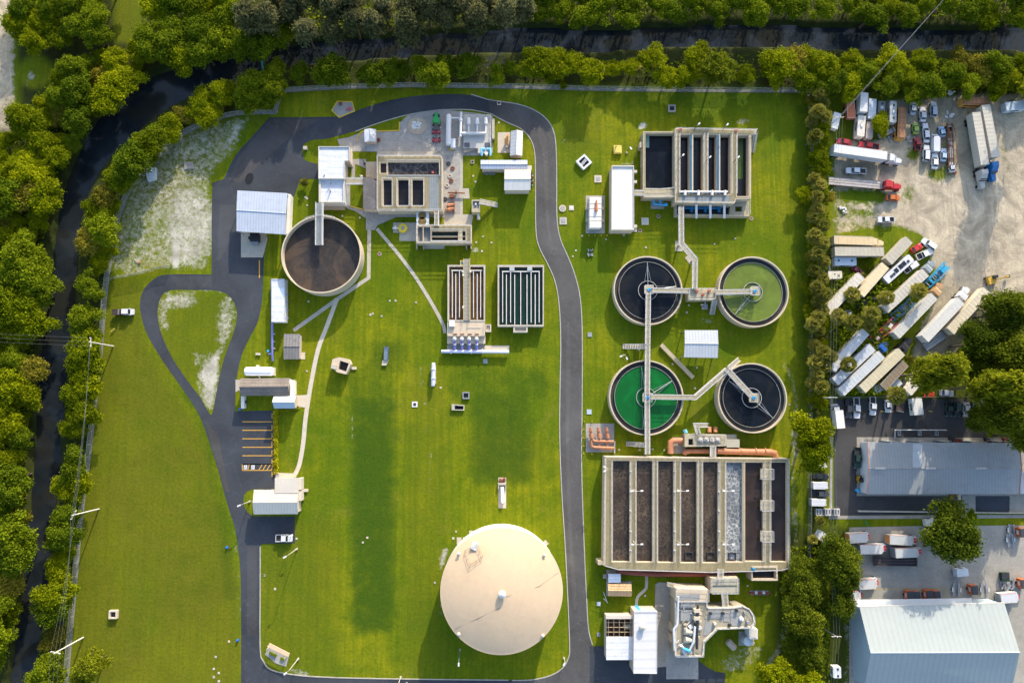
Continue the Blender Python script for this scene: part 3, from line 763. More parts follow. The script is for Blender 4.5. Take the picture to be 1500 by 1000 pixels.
def plant(kind, px, py, s, name, label, cat, group, zs=1.0):
    global _tree_n
    tm, cm = VAR[kind][_tree_n % len(VAR[kind])]; _tree_n += 1
    q = P(px, py, HGT[kind] * s * zs)
    r = bpy.data.objects.new(name, None); COL.objects.link(r); r.location = (q.x, q.y, 0)
    r.rotation_euler = (0, 0, random.uniform(0, 6.283)); r.scale = (s, s, s * zs * random.uniform(.9, 1.12)); tag(r, label, cat, group)
    for nm, me in (('trunk', tm), ('crown', cm)):
        o = bpy.data.objects.new(nm, me); COL.objects.link(o); o.parent = r
    return r

def pip(x, y, poly):
    r = False; k = len(poly)
    for i in range(k):
        x0, y0 = poly[i]; x1, y1 = poly[(i + 1) % k]
        if (y0 > y) != (y1 > y) and x < (x1 - x0) * (y - y0) / (y1 - y0) + x0: r = not r
    return r

def scatter(poly, d, tries=6000, avoid=(), seed=1):
    rnd = random.Random(seed); pts = []
    xs = [p[0] for p in poly]; ys = [p[1] for p in poly]
    for _ in range(tries):
        x = rnd.uniform(min(xs), max(xs)); y = rnd.uniform(min(ys), max(ys))
        if not pip(x, y, poly): continue
        if any((x - a) ** 2 + (y - b) ** 2 < rr * rr for a, b, rr in avoid): continue
        if all((x - a) ** 2 + (y - b) ** 2 > d * d for a, b in pts): pts.append((x, y))
    return pts

T_FAR = [(-22, 218), (22, 180), (60, 128), (100, 88), (150, 70), (200, 62), (226, 78), (205, 105), (168, 135), (134, 172), (106, 212), (84, 255), (72, 300), (66, 350), (57, 405), (52, 450),
         (49, 500), (43, 560), (40, 620), (35, 690), (30, 760), (22, 830), (9, 890), (1, 950), (-8, 1012), (-22, 1012)]
T_NW = [(24, -25), (22, 45), (50, 66), (92, 50), (130, 62), (158, 40), (163, -25)]
T_N = [(212, -12), (212, 60), (235, 92), (270, 88), (330, 76), (400, 66), (460, 46), (540, 40), (640, 34), (740, 26), (800, 22), (860, 27), (940, 24), (1020, 20), (1100, 18), (1200, 21), (1300, 22), (1400, 25), (1515, 22), (1515, -12)]
T_S = [(1180, 116), (1080, 114), (940, 113), (840, 111), (700, 111), (600, 110), (500, 110), (430, 116), (388, 144), (335, 156), (275, 178), (220, 206), (193, 244), (172, 290), (158, 350), (148, 430), (141, 520), (131, 600),
       (120, 680), (110, 760), (102, 830), (92, 900), (78, 960), (60, 1010), (44, 1010), (62, 950), (74, 890), (83, 830), (89, 760), (98, 690), (103, 620), (107, 560), (113, 500), (119, 450), (123, 400), (129, 350),
       (137, 300), (156, 258), (185, 226), (216, 196), (250, 168), (284, 142), (335, 122), (385, 110), (425, 98), (465, 98), (545, 95), (640, 91), (740, 88), (800, 90), (900, 87), (1000, 82), (1100, 80), (1180, 83)]
T_SE = [(1180, 83), (1300, 87), (1400, 86), (1515, 88), (1515, 138), (1430, 128), (1340, 136), (1290, 128), (1230, 122), (1180, 122)]

clear = [(52, 108, 30), (188, 20, 26), (188, 55, 18)]
for i, (x, y) in enumerate(scatter(T_FAR, 22, seed=3, avoid=clear)):
    s = random.choice((.7, .9, 1.1, 1.35)) * random.uniform(.9, 1.1)
    if i % 3 == 2: plant('mid', x, y, s, 'broadleaf_tree', 'rounded darker green tree in the belt on the outer bank west of the canal', 'tree', 'darker trees on the west bank of the canal')
    else: plant('bush', x, y, s, 'broadleaf_tree', 'rounded yellow-green tree in the belt on the outer bank west of the canal', 'tree', 'yellow-green trees on the west bank of the canal')
for i, (x, y) in enumerate(scatter(T_NW, 25, seed=4)):
    plant('mid' if i % 2 else 'bush', x, y, 1.15, 'broadleaf_tree', 'tree in the grove between the sandy track and the mown clearing', 'tree', 'grove beside the sandy track')
for i, (x, y) in enumerate(scatter(T_N, 27, seed=5)):
    if 355 < x < 780 and y < 42:
        plant('grey', x, y, random.uniform(.8, 1.15), 'casuarina_tree', 'tall feathery grey-green tree on the shaded far bank of the north canal', 'tree', 'grey-green trees behind the north canal')
    elif i % 5 == 0 and x > 1300: plant('bush', x, y, 1.2, 'broadleaf_tree', 'yellow-green tree on the far bank of the north canal', 'tree', 'yellow-green trees behind the north canal')
    elif x < 360: plant('bush' if i % 2 else 'mid', x, y, 1.25, 'broadleaf_tree', 'spreading tree on the outer side of the canal bend beside the mown clearing', 'tree', 'trees at the outer canal bend')
    else: plant('mid', x, y, random.uniform(.95, 1.3), 'broadleaf_tree', 'dark green leafy tree on the far bank of the north canal', 'tree', 'dark green trees behind the north canal')
for i, (x, y) in enumerate(scatter(T_S, 18.5, seed=6, avoid=[(727, 88, 17), (1055, 95, 24), (380, 75, 10), (858, 105, 8), (876, 103, 8), (937, 105, 8), (956, 103, 8)])):
    s = random.choice((.75, .9, 1.0, 1.15, 1.3)) * random.uniform(.95, 1.08)
    if x > 360 and y < 160:
        if x > 780: plant('bush', x, y, s, 'broadleaf_tree', 'bright yellow-green bush in the hedge belt between the north canal and the fence', 'tree', 'bright bushes along the north fence')
        else: plant('mid', x, y, s, 'broadleaf_tree', 'shaded mid-green bush in the hedge belt between the north canal and the fence', 'tree', 'shaded bushes along the north fence')
    else: plant('bush' if i % 4 else 'mid', x, y, s, 'broadleaf_tree', 'bushy tree in the strip between the west canal and the chain-link fence', 'tree', 'bushes along the west fence')
for i, (x, y) in enumerate(scatter(T_SE, 26, seed=8, avoid=[(1240, 160, 8)])):
    plant('bush' if i % 3 else 'mid', x, y, random.uniform(.95, 1.25), 'broadleaf_tree', 'golden-green tree in the belt between the canal and the vehicle yard', 'tree', 'trees north of the vehicle yard')
# cabbage palms in the belt, along the east fence and among the parked trailers
for x, y in ((858, 106), (876, 103), (937, 105), (956, 103)):
    plant('palm', x, y, .78, 'cabbage_palm', 'round-headed palm among the bright bushes by the north fence', 'palm', 'palms by the north fence')
for i, (x, y) in enumerate([(1198, 140), (1207, 152), (1196, 165), (1208, 172), (1190, 178), (1194, 200), (1188, 206), (1192, 262), (1200, 272), (1194, 290), (1198, 306), (1190, 318), (1205, 330), (1193, 345), (1203, 358), (1196, 372), (1206, 384),
                            (1193, 396), (1204, 408), (1196, 420), (1206, 432), (1194, 442), (1205, 455), (1196, 466), (1188, 476), (1199, 484), (1192, 506), (1203, 516), (1194, 530), (1207, 536), (1196, 548), (1190, 560), (1201, 566)]):
    plant('palm', x, y, random.uniform(.72, .98), 'cabbage_palm', 'shaggy palm in the dense row along the east fence of the plant', 'palm', 'palms along the east fence')
for i in range(28):
    plant('bush', 1188 + (i * 37 % 19), 150 + i * 16.2, random.uniform(.48, .74), 'broadleaf_tree', 'low bright bush filling the gaps in the palm row along the east fence', 'bush', 'bushes along the east fence')
for x, y, s, lab in ((1249, 431, 1.0, 'round palm at the lower end of the long beige trailer'), (1295, 437, .95, 'round palm left of the white trailer with the grey tractor'),
                     (1343, 427, 1.0, 'round palm over the blue frame trailer'), (1228, 463, 1.0, 'left palm of the clump beside the small silver car'),
                     (1246, 473, 1.0, 'right palm of the clump beside the small silver car'), (1272, 462, 1.1, 'large shaggy palm above the long white trailers'),
                     (1272, 476, .8, 'smaller palm tucked below the large shaggy palm'),
                     (1241, 534, .95, 'round palm standing over the tarped white trailer'), (1308, 579, 1.1, 'round palm hanging over the row of parked pickups'),
                     (1215, 523, .9, 'palm at the fence end of the white trailers')):
    plant('palm', x, y, s, 'cabbage_palm', lab, 'palm', 'palms among the parked trailers')
for x, y, s, k, lab in ((1292, 181, .85, 'bush', 'small bright tree between the grey campers'), (1196, 232, .8, 'bush', 'bright bush at the fence beside the long white truck'), (1205, 246, .7, 'bush', 'low bush below the bright bush at the fence by the truck'),
                        (1180, 285, .75, 'bush', 'bright bush by the fence at the tail of the flatbed'), (1212, 288, .6, 'bush', 'small bush between the palms and the flatbed tail'),
                        (1190, 630, 1.1, 'oaklight', 'large bright tree beside the asphalt lot, upper of the pair'), (1191, 662, 1.05, 'oaklight', 'large bright tree beside the asphalt lot, lower of the pair'), (1206, 645, .6, 'bush', 'small bright tree at the edge of the asphalt lot'),
                        (1201, 762, .6, 'palm', 'small yellowish palm under the metal racks'), (1190, 790, .6, 'palm', 'small yellowish palm beside the leaning white box'),
                        (1240, 834, .92, 'oak', 'big dark oak over the rear ends of the white moving trucks'), (1226, 812, .8, 'oak', 'dark oak between the white moving trucks and the power line'), (1233, 885, .7, 'oak', 'dark oak at the corner of the white warehouse'),
                        (1178, 838, .66, 'oak', 'dark green tree right of the aeration basin corner'), (1188, 868, .8, 'oak', 'big dark tree beside the power pole, upper of two'), (1170, 888, .6, 'oak', 'dark tree leaning over the grass by the headworks'),
                        (1182, 915, .8, 'oak', 'big dark tree beside the power pole, lower of two'), (1176, 948, .68, 'oak', 'dark tree above the bottom corner clump'), (1190, 965, .7, 'oak', 'dark tree at the foot of the wooded strip'),
                        (1138, 990, .9, 'oaklight', 'bright leafy tree at the bottom edge by the sandy path'), (1158, 1000, .8, 'oaklight', 'bright leafy tree right of the sandy path at the bottom edge'), (1180, 1000, .8, 'oaklight', 'leafy tree at the bottom edge nearest the lane'),
                        (1405, 783, 1.3, 'oak', 'large round oak shading the moving truck lot'),
                        (1378, 545, 1.0, 'pine', 'airy pine over the camper behind the asphalt lot'), (1402, 538, .85, 'pine', 'airy pine right of the pine over the camper'), (1466, 565, 1.0, 'pine', 'bright airy pine above the right end of the asphalt lot'),
                        (1448, 500, .95, 'oak', 'dark oak at the right edge behind the yellow excavator'), (1480, 455, .95, 'oak', 'dark oak topmost at the right edge of the yard'), (1490, 520, 1.0, 'oak', 'dark oak at the right edge below the topmost one'),
                        (1480, 605, 1.0, 'oak', 'dark oak overhanging the right end of the asphalt lot'), (1450, 612, .7, 'oak', 'smaller dark oak over the right end of the asphalt lot'), (1440, 535, .75, 'oak', 'dark tree between the bright pine and the airy pines'),
                        (1332, 526, .35, 'bush', 'small bush at the nose of the brown trailer'), (1300, 384, .35, 'bush', 'small bush between the beige trailers'), (1272, 384, .4, 'bush', 'low bush right of the pale blue container'),
                        (1056, 95, 1.0, 'pine', 'airy pine rising out of the hedge belt near the north fence'), (825, 124, .4, 'bush', 'orange-green bush straddling the north fence'),
                        (225, 232, .42, 'bush', 'small round bush beside the discarded white tank'), (447, 265, .4, 'palm', 'small palm on the grass beside the metal canopy'), (445, 268, .3, 'bush', 'tiny bush under the small palm by the metal canopy'),
                        (132, 975, .75, 'pine', 'yellow-green pine leaning at the lower left corner'), (118, 992, .6, 'pine', 'second yellow-green pine at the lower left corner'),
                        (1393, 756, .35, 'bush', 'bush above the large round oak'), (1423, 754, .45, 'bush', 'bush right above the large round oak'), (1463, 905, .4, 'mid', 'dark bush at the right corner of the white warehouse')):
    nm = {'palm': 'cabbage_palm', 'pine': 'pine_tree', 'oak': 'oak_tree'}.get(k, 'broadleaf_tree')
    plant(k, x, y, s, nm, lab, {'palm': 'palm'}.get(k, 'tree'), None, 2.1 if (x > 1360 and 440 < y < 640 and k in ('oak', 'pine')) else 1.35 if k in ('oak', 'oaklight') else 1.0)
# tall trees just beyond the right edge, whose shadows reach into the yard
for i, (x, y) in enumerate(((1545, 110), (1550, 480), (1525, 560), (1560, 590), (1530, 640))):
    plant('oak' if i % 2 else 'pine', x, y, 1.1 if x > 1500 else .9, 'oak_tree' if i % 2 else 'pine_tree', 'tall tree at or just past the right edge of the vehicle yard', 'tree', 'tall trees at the right edge', 1.7)
# the bare tree
def bare(px, py):
    rnd = random.Random(5); q = P(px, py, 4); mb = MB()
    def grow(p, d, L, r, n):
        e = p + d * L; mb.tube([p, p.lerp(e, .5) + Vector((rnd.uniform(-.1, .1), rnd.uniform(-.1, .1), .1)), e], [r, r * .8, r * .6], 4, cap=False)
        if n == 0: return
        for _ in range(4 if n > 1 else 5):
            grow(e, (d + Vector((rnd.uniform(-1, 1), rnd.uniform(-1, 1), rnd.uniform(-.2, .6)))).normalized(), L * .72, r * .6, n - 1)
    t = Thing('bare_tree', 'bare grey leafless tree standing in the hedge belt by the north canal', 'tree', (q.x, q.y, 0))
    tb = MB(); tb.tube([(q.x, q.y, -.3), (q.x, q.y, 1.6)], [.2, .15], 7); t.part('trunk', tb, DEADW)
    for k in range(4): grow(Vector((q.x, q.y, 1.5)), Vector((math.cos(k * 1.6), math.sin(k * 1.6), .8)).normalized(), 1.7, .1, 3)
    t.part('crown', mb, DEADW)
bare(727, 90)
# undergrowth below the belts: one mass
def undergrowth():
    pts = []
    for poly, n, sd in ((T_FAR, 20000, 1), (T_N, 12000, 2), (T_S, 34000, 3), (T_SE, 9000, 4), (rc(1184, 135, 1214, 600), 2600, 5), (rc(1145, 800, 1215, 1010), 2200, 6), (rc(1222, 400, 1300, 578), 3600, 7), ([(1300, 372), (1340, 430), (1300, 520), (1240, 560), (1280, 400)], 2200, 8)):
        rnd = random.Random(sd); xs = [p[0] for p in poly]; ys = [p[1] for p in poly]; k = 0
        while k < n:
            x = rnd.uniform(min(xs), max(xs)); y = rnd.uniform(min(ys), max(ys)); k += 1
            if pip(x, y, poly) and not any((x - a) ** 2 + (y - b) ** 2 < (r * .8) ** 2 for a, b, r in clear): pts.append(P(x, y, rnd.uniform(.15, 1.0) * (3.2 if rnd.random() < .6 else 1.5)))
    rng = np.random.default_rng(3); c = np.array([tuple(p) for p in pts])
    me = leaf_mesh('undergrowth', c, rng.normal(size=c.shape) * .6 + [0, 0, 1], rng.uniform(.3, .6, len(c)), rng, 1.0, L_MID)
    o = bpy.data.objects.new('undergrowth', me); COL.objects.link(o); o['kind'] = 'stuff'
    tag(o, 'low dark scrub on the ground beneath the belts of trees', 'undergrowth')
undergrowth()
# clipped hedge by the parking bays
def hedge(px, w, h, label):
    rng = np.random.default_rng(9); C = []
    pts = [P(x, y, h * .6) for x, y in px]
    for i in range(len(pts) - 1):
        a, b = pts[i], pts[i + 1]; L = (b - a).length
        for k in range(int(L * 160)):
            q = a.lerp(b, rng.random()); bump_ = .75 + .35 * math.sin((q.x + q.y) * 2.2)
            C.append((q.x + rng.normal() * w * .3, q.y + rng.normal() * w * .3, h * rng.uniform(.3, 1) * bump_))
    C = np.array(C); me = leaf_mesh('hedge', C - np.array([pts[0].x, pts[0].y, 0]), rng.normal(size=C.shape) * .6 + [0, 0, .9], rng.uniform(.16, .3, len(C)), rng, 1, L_YEL)
    o = bpy.data.objects.new('hedge', me); COL.objects.link(o); o.location = (pts[0].x, pts[0].y, 0); tag(o, label, 'hedge')
hedge([(403, 601), (404, 640), (403.5, 692)], .9, .8, 'long yellow-green hedge beside the striped parking bays')
hedge([(402, 600.5), (420, 600), (436, 597)], .8, .8, 'short bright yellow hedge below the small blue gabled roof')
# ================================================================ the treatment plant
ROOFW = M('white_membrane_roof', (.58, .60, .64), .6, .12, .45, stripe=('Y', 1.8, .10), dirt=(.27, .28, .30), dirt_amt=.55)
ROOFC = M('cream_roof', (.52, .48, .42), .65, .08, .3, dirt=(.48, .43, .37), dirt_amt=.4)
ROOFB = M('pale_blue_ribbed_roof', (.42, .47, .56), .45, .08, .3, metal=.1, stripe=('X', .8, .35), dirt=(.28, .32, .40))
ROOFX = M('grey_ribbed_roof', (.42, .45, .49), .5, .08, .3, stripe=('X', .9, .35), dirt=(.45, .47, .5))
ROOFG = M('galvanised_roof', (.40, .46, .53), .45, .1, .3, stripe=('X', .6, .25))
WALLC = M('stucco_wall', (.52, .44, .35), .8, .1, .5, dirt=(.36, .29, .22), dirt_amt=.4)
WALLW = M('white_wall', (.68, .66, .62), .75, .08, .5)
CONCB = M('basin_concrete', (.40, .35, .245), .85, .13, .55, dirt=(.23, .195, .135), dirt_amt=.6)
CONCT = M('tank_concrete', (.50, .42, .31), .8, .1, .4, dirt=(.36, .29, .21), dirt_amt=.5)
CONCDK = M('dark_concrete', (.035, .036, .038), .6, .25, .5)  # near-black concrete for launders, sump rims and the gallery floor
W_DARK = water('dark_water', (.007, .010, .015), .09, .12, film=(.015, .016, .018))
W_BLACK = water('black_water', (.014, .013, .015), .12)
W_BROWN = water('aerated_sludge', (.034, .025, .019), .3, foam=(.22, .165, .11), amt=.7, scale=.85)
W_FOAM = water('foaming_water', (.085, .10, .115), .3, foam=(.62, .62, .58), amt=1.2, scale=.75)
W_MUD = water('mud_brown_water', (.032, .022, .018), .25, film=(.045, .030, .024))
W_GREEN = water('green_water', (.004, .105, .018), .14, film=(.005, .090, .016))
W_LIME = water('pale_green_water', (.105, .145, .022), .15, film=(.118, .158, .028))
W_ALGAE = water('algae_water', (.045, .085, .010), .3)
W_CHAN = water('channel_brown_water', (.105, .058, .020), .15, film=(.045, .020, .012))
W_CHANG = water('channel_green_water', (.008, .026, .017), .12, film=(.010, .018, .018))
W_CHURN = water('churning_water', (.016, .013, .015), .3, foam=(.34, .32, .31), amt=.9, scale=.55)
W_SLUDGE = water('settled_sludge', (.024, .021, .022), .5, foam=(.20, .15, .09), amt=.3, scale=1.3, film=(.060, .042, .030))

DECK = M('deck_tan', (.25, .215, .125), .85, .16, .8, stripe=('X', .7, .15), dirt=(.16, .135, .085), dirt_amt=.55)
def cen(px, z=0.): 
    q = P(sum(p[0] for p in px) / len(px), sum(p[1] for p in px) / len(px), z); return (q.x, q.y, 0.)
def shrink(px, d):
    cx = sum(p[0] for p in px) / len(px); cy = sum(p[1] for p in px) / len(px)
    return [(x + (d if x < cx else -d), y + (d if y < cy else -d)) for x, y in px]

def basin(name, label, cat, outer, holes, h, wat, wmats, mat=None, group=None, rails=True):
    """open concrete basin: deck with openings, the walls going down, a water part in each opening"""
    t = Thing(name, label, cat, cen(outer, h), group)
    t.part('wall', MB().pprism(outer, -.3, h, holes, zin=wat - 1.0), mat or CONCT)
    if name not in ('contact_tank', 'sump_tank'):
        dk = [P2(x, y, h) for x, y in outer]; k = ccw(dk); q = k + k[:2]; ins = offset(q, .3)[1:-1]
        hs_ = []
        for hp in holes:
            e = ccw([P2(x, y, h) for x, y in hp]); hs_.append(offset(e + e[:2], -.22)[1:-1])
        if all(len(a) == len(b) for a, b in zip([ins], [k])): t.part('deck', MB().prism(ins, h + .003, h + .05, hs_, zin=h + .003), DECK)
    for i, hp in enumerate(holes):
        wm = wmats[i] if isinstance(wmats, (list, tuple)) else wmats
        wz = wat[i] if isinstance(wat, (list, tuple)) else wat
        pts = [P2(x, y, h) for x, y in hp]; c = (sum(p[0] for p in pts) / len(pts), sum(p[1] for p in pts) / len(pts))
        pts = [(c[0] + (x - c[0]) * 1.004, c[1] + (y - c[1]) * 1.004) for x, y in pts]
        t.part('water', MB().sheet(ccw(pts), wz), wm)
    if rails:
        r = MB().prail([*shrink(outer, .6), shrink(outer, .6)[0]], h); t.part('railing', r, RAIL)
    return t

def walkway(label, px, w, z, supports=True, name='walkway', mat=None, group='elevated walkways of the plant'):
    pts = [P2(x, y, z) for x, y in px]
    t = Thing(name, label, 'walkway', (pts[0][0], pts[0][1], 0), group)
    t.part('deck', MB().strip(pts, w, z - .25, z), mat or M('walkway_deck', (.33, .295, .21), .8, .15, .6, stripe=('Y', .8, .2)))
    for sgn in (1, -1):
        o = offset(pts, sgn * (w / 2 - .05)); t.part('railing', MB().rail([(x, y, z) for x, y in o], t=.045), RAIL)
        t.part('beam', MB().strip(offset(pts, sgn * (w / 2 + .04)), .2, z - .4, z + .06), M('beam_white', (.60, .57, .55), .5, .06, 1))
    if supports:
        for i in range(len(pts)):
            if i % 1 == 0: t.part('column', MB().box(pts[i][0], pts[i][1], -.2, z - .25, .5, .5), CONC)
    return t

def flat_building(name, label, roof, h, roof_mat, wall_mat=None, parapet=.35, cat='building', doors=(), group=None):
    t = Thing(name, label, cat, cen(roof, h), group)
    pts = [P2(x, y, h) for x, y in roof]; ins = ccw(pts)
    c = (sum(p[0] for p in ins) / len(ins), sum(p[1] for p in ins) / len(ins))
    t.part('wall', MB().wall(ins, -.2, h - .3), wall_mat or WALLC)
    out = [(c[0] + (x - c[0]) * 1.012, c[1] + (y - c[1]) * 1.012) for x, y in ins]
    inn = [(c[0] + (x - c[0]) * .965, c[1] + (y - c[1]) * .975) for x, y in ins]
    rf = MB().prism(out, h - .3, h, bottom=True); ro = t.part('roof', rf, roof_mat)
    if parapet: t.part('parapet', MB().prism(out, h + .003, h + parapet, [inn], zin=h), TRIM if parapet > .3 else roof_mat, ro)
    return t

def gable(name, label, roof, h, rise, axis, roof_mat, wall_mat=None, over=.35, cat='building', slopes=None, group=None, posts=False):
    """roof: four corners (photo pixels at eave height), ridge along 'x' or 'y' """
    a, b, c, d = [Vector(P(x, y, h)) for x, y in roof]
    if axis == 'y': a, b, c, d = b, c, d, a
    t = Thing(name, label, cat, cen(roof, h), group)
    r0 = (a + d) / 2 + Vector((0, 0, rise)); r1 = (b + c) / 2 + Vector((0, 0, rise))
    th = Vector((0, 0, -.16))
    def slope(p, q, r, s_):
        return MB().add([p, q, r, s_, p + th, q + th, r + th, s_ + th], [(0, 1, 2, 3), (7, 6, 5, 4), (0, 4, 5, 1), (1, 5, 6, 2), (2, 6, 7, 3), (3, 7, 4, 0)])
    sm = slopes or (roof_mat, roof_mat)
    t.part('roof', slope(a, r0, r1, b), sm[0]); t.part('roof', slope(r0, d, c, r1), sm[1])
    t.part('ridge_cap', MB().tube([r0 + Vector((0, 0, .03)), r1 + Vector((0, 0, .03))], .13, 6), sm[0])
    ctr = (a + b + c + d) / 4
    ins = [ctr + (p - ctr) * (1 - over / max(1, (p - ctr).length)) for p in (a, b, c, d)]
    wa, wb, wc_, wd = ins
    if posts:
        for p in (wa, wb, wc_, wd, (wa + wb) / 2, (wc_ + wd) / 2): t.part('post', MB().box(p.x, p.y, -.1, h - .1, .25, .25), STEEL)
    else:
        zb = -.2; mb = MB()
        mb.wall([(p.x, p.y) for p in ins], zb, h - .17)
        g0 = (wa + wd) / 2 + Vector((0, 0, rise - .25)); g1 = (wb + wc_) / 2 + Vector((0, 0, rise - .25))
        for p, q, g in ((wa, wd, g0), (wb, wc_, g1)): mb.add([(p.x, p.y, h - .17), (q.x, q.y, h - .17), tuple(g)], [(0, 1, 2)])
        t.part('wall', mb, wall_mat or WALLC)
    return t

def single(name, mb, mat, label, cat, group=None, smooth=False): return mb.build(name, mat, label, cat, group, smooth=smooth)

# ---------------- domed storage tank
def dome():
    c = P(735, 865, 9.0); r = (P(735 + 89, 865, 9.0) - c).length; rise = 2.7
    t = Thing('domed_tank', 'large round cream tank with a shallow domed roof beside the curved road', 'tank', (c.x, c.y, 0))
    t.part('wall', MB().lathe(c.x, c.y, [(r - .12, -.3), (r - .12, 8.8)], 96), M('tank_wall_cream', (.66, .60, .52), .7, .06, .3), smooth=True)
    th = math.atan2(rise, r) * 2; Rs = r / math.sin(th)
    prof = [(r - .1, 8.55), (r + .12, 8.6), (r + .12, 8.98)] + [(Rs * math.sin(th * k / 22), 9 + Rs * (math.cos(th * k / 22) - math.cos(th))) for k in range(22, -1, -1)]
    t.part('dome_roof', MB().lathe(c.x, c.y, prof, 96), M('dome_cream', (.54, .41, .275), .75, .07, .09, dirt=(.42, .33, .23), dirt_amt=.45), smooth=True)
    zt = 9 + rise
    v = MB(); v.lathe(c.x, c.y, [(.75, zt - .2), (.75, zt + .7), (1.0, zt + .7), (1.0, zt + 1.0), (.7, zt + 1.3), (.0, zt + 1.42)], 20); t.part('vent', v, WHITE, smooth=True)
    def on(px, py):
        zz = 10.5
        for _ in range(6):
            q = P(px, py, zz); d = math.hypot(q.x - c.x, q.y - c.y); zz = 9 + math.sqrt(max(0, Rs * Rs - d * d)) - Rs * math.cos(th)
        return P(px, py, zz)
    q = on(695, 799); hb = MB().box(q.x, q.y, q.z - .2, q.z + .7, 1.7, 1.9, -.35); t.part('hatch', hb, WHITE)
    q = on(672, 810); t.part('vent', MB().lathe(q.x, q.y, [(.3, q.z - .2), (.3, q.z + .7), (.5, q.z + .8), (0, q.z + 1.1)], 12), TRIM)
    q = on(797, 812); t.part('vent', MB().lathe(q.x, q.y, [(.3, q.z - .3), (.3, q.z + .5), (.5, q.z + .6), (0, q.z + .9)], 12), TRIM)
    for px, py in ((672, 928), (795, 930)):
        q = on(px, py); t.part('overflow_cap', MB().lathe(q.x, q.y, [(.45, q.z - .4), (.45, q.z + .5), (0, q.z + .8)], 14), ROOFC)
    rl = MB(); pl_ = [on(x, y) for x, y in ((681, 806), (699, 796), (707, 814), (689, 826), (681, 806))]
    rl.rail(pl_, 1.0, 1.5); t.part('railing', rl, M('railing_brown', (.30, .22, .14), .6, .1, 1))
    for seg in (((667, 920), (700, 905), (733, 889)), ((742, 873), (790, 858), (818, 838))):
        t.part('cable_conduit', MB().tube([on(*p) + Vector((0, 0, .06)) for p in seg], .06, 5), M('conduit', (.24, .2, .17), .6, .1, 1))
    for px in (rc(687, 777, 694, 785), rc(669, 787, 676, 797), [(799, 790), (804, 796), (799, 800), (794, 795)]):
        single('concrete_pad', MB().pprism(px, -.1, .25), CONC, {687: 'square concrete pad at the rim of the dome beside its hatch, right of two', 669: 'square concrete pad at the rim of the dome left of its hatch', 799: 'small concrete pad at the upper right rim of the dome'}[px[0][0]], 'pad')
dome()

# ---------------- round sludge tank
def ring_tank(t, px, py, rpx, h, wall, wz, wmat, mat, n=72):
    c = P(px, py, h); r = (P(px + rpx, py, h) - c).length
    t.part('wall', MB().lathe(c.x, c.y, [(r, -.3), (r, h), (r - wall, h), (r - wall, wz - 1)], n), mat, smooth=True)
    t.part('water', MB().cyl(c.x, c.y, r - wall + .01, wz - .2, wz, n), wmat)
    return c, r
t = Thing('sludge_tank', 'big open round tank full of dark brown sludge with a walkway from the white building', 'tank', cen([(470, 372)], 5.4))
c0, r0 = ring_tank(t, 470.5, 372, 58.5, 5.4, .35, 3.2, W_SLUDGE, CONCT)
t.part('railing', MB().rail([(c0.x + (r0 - .1) * math.cos(a), c0.y + (r0 - .1) * math.sin(a), 5.4) for a in [math.radians(70 + 5 * i) for i in range(10)]], 1.0), RAIL)
walkway('grey grated walkway reaching over the round brown sludge tank', [(468, 297), (467.5, 359)], 1.9, 5.7, False, mat=GRATE)

# ---------------- the four clarifiers
def clarifier(px, py, rpx, h, wz, wmat, label, arm, label_ring=None):
    t = Thing('clarifier', label, 'clarifier', cen([(px, py)], h), 'round clarifiers')
    c = P(px, py, h); r = (P(px + rpx, py, h) - c).length
    t.part('wall', MB().lathe(c.x, c.y, [(r, -.3), (r, h), (r - .35, h), (r - .35, wz - 1.2)], 80), CONCT, smooth=True)
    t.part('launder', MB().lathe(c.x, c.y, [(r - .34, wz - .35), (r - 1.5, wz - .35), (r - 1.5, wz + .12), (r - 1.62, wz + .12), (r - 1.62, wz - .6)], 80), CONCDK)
    t.part('weir', MB().lathe(c.x, c.y, [(r - 1.62, wz - .3), (r - 1.62, wz + .22), (r - 1.72, wz + .22), (r - 1.72, wz - .3)], 80), M('weir_plate', (.30, .29, .25), .6, .3, 1))
    t.part('water', MB().cyl(c.x, c.y, r - 1.63, wz - .2, wz, 80), wmat)
    t.part('feed_well', MB().lathe(c.x, c.y, [(2.9, wz - .4), (2.9, wz + .35), (2.75, wz + .35), (2.75, wz - .4)], 40), M('feed_well_steel', (.34, .34, .33), .6, .15, 1))
    for a in arm:
        d = Vector((math.cos(math.radians(a)), math.sin(math.radians(a)), 0)); s = Vector((-d.y, d.x, 0))
        b = Vector((c.x, c.y, wz + .5)); mb = MB()
        mb.tube([b, b + d * (r - 1.9)], .12, 6); mb.tube([b + d * 2.8 + s * .9, b + d * (r - 2.6)], .05, 4); mb.tube([b + d * 2.8 - s * .9, b + d * (r - 2.6)], .05, 4)
        t.part('skimmer_arm', mb, STEEL)
    t.part('centre_column', MB().cyl(c.x, c.y, .7, wz - .5, h + .5, 16), STEEL)
    pl_ = MB().box(c.x, c.y, h + .5, h + .62, 2.6, 2.6); po = t.part('platform', pl_, CONCB)
    t.part('railing', MB().rail([(c.x + x, c.y + y, h + .62) for x, y in ((-1.25, -1.25), (1.25, -1.25), (1.25, 1.25), (-1.25, 1.25), (-1.25, -1.25))], 1.0), RAIL, po)
    t.part('drive_unit', MB().cyl(c.x, c.y, .45, h + .6, h + 1.1, 14).box(c.x + .3, c.y + .2, h + .6, h + 1.3, .5, .4), BLUEP, po)
    return c
clarifier(949.5, 425, 50.5, 3.0, 2.3, W_DARK, 'round clarifier of dark water nearest the white flat roofed building, upper left of the four', (90, 8, 265))
clarifier(1104, 427, 51.5, 3.4, 2.5, W_LIME, 'round clarifier filled with pale olive green water', (188, 230))
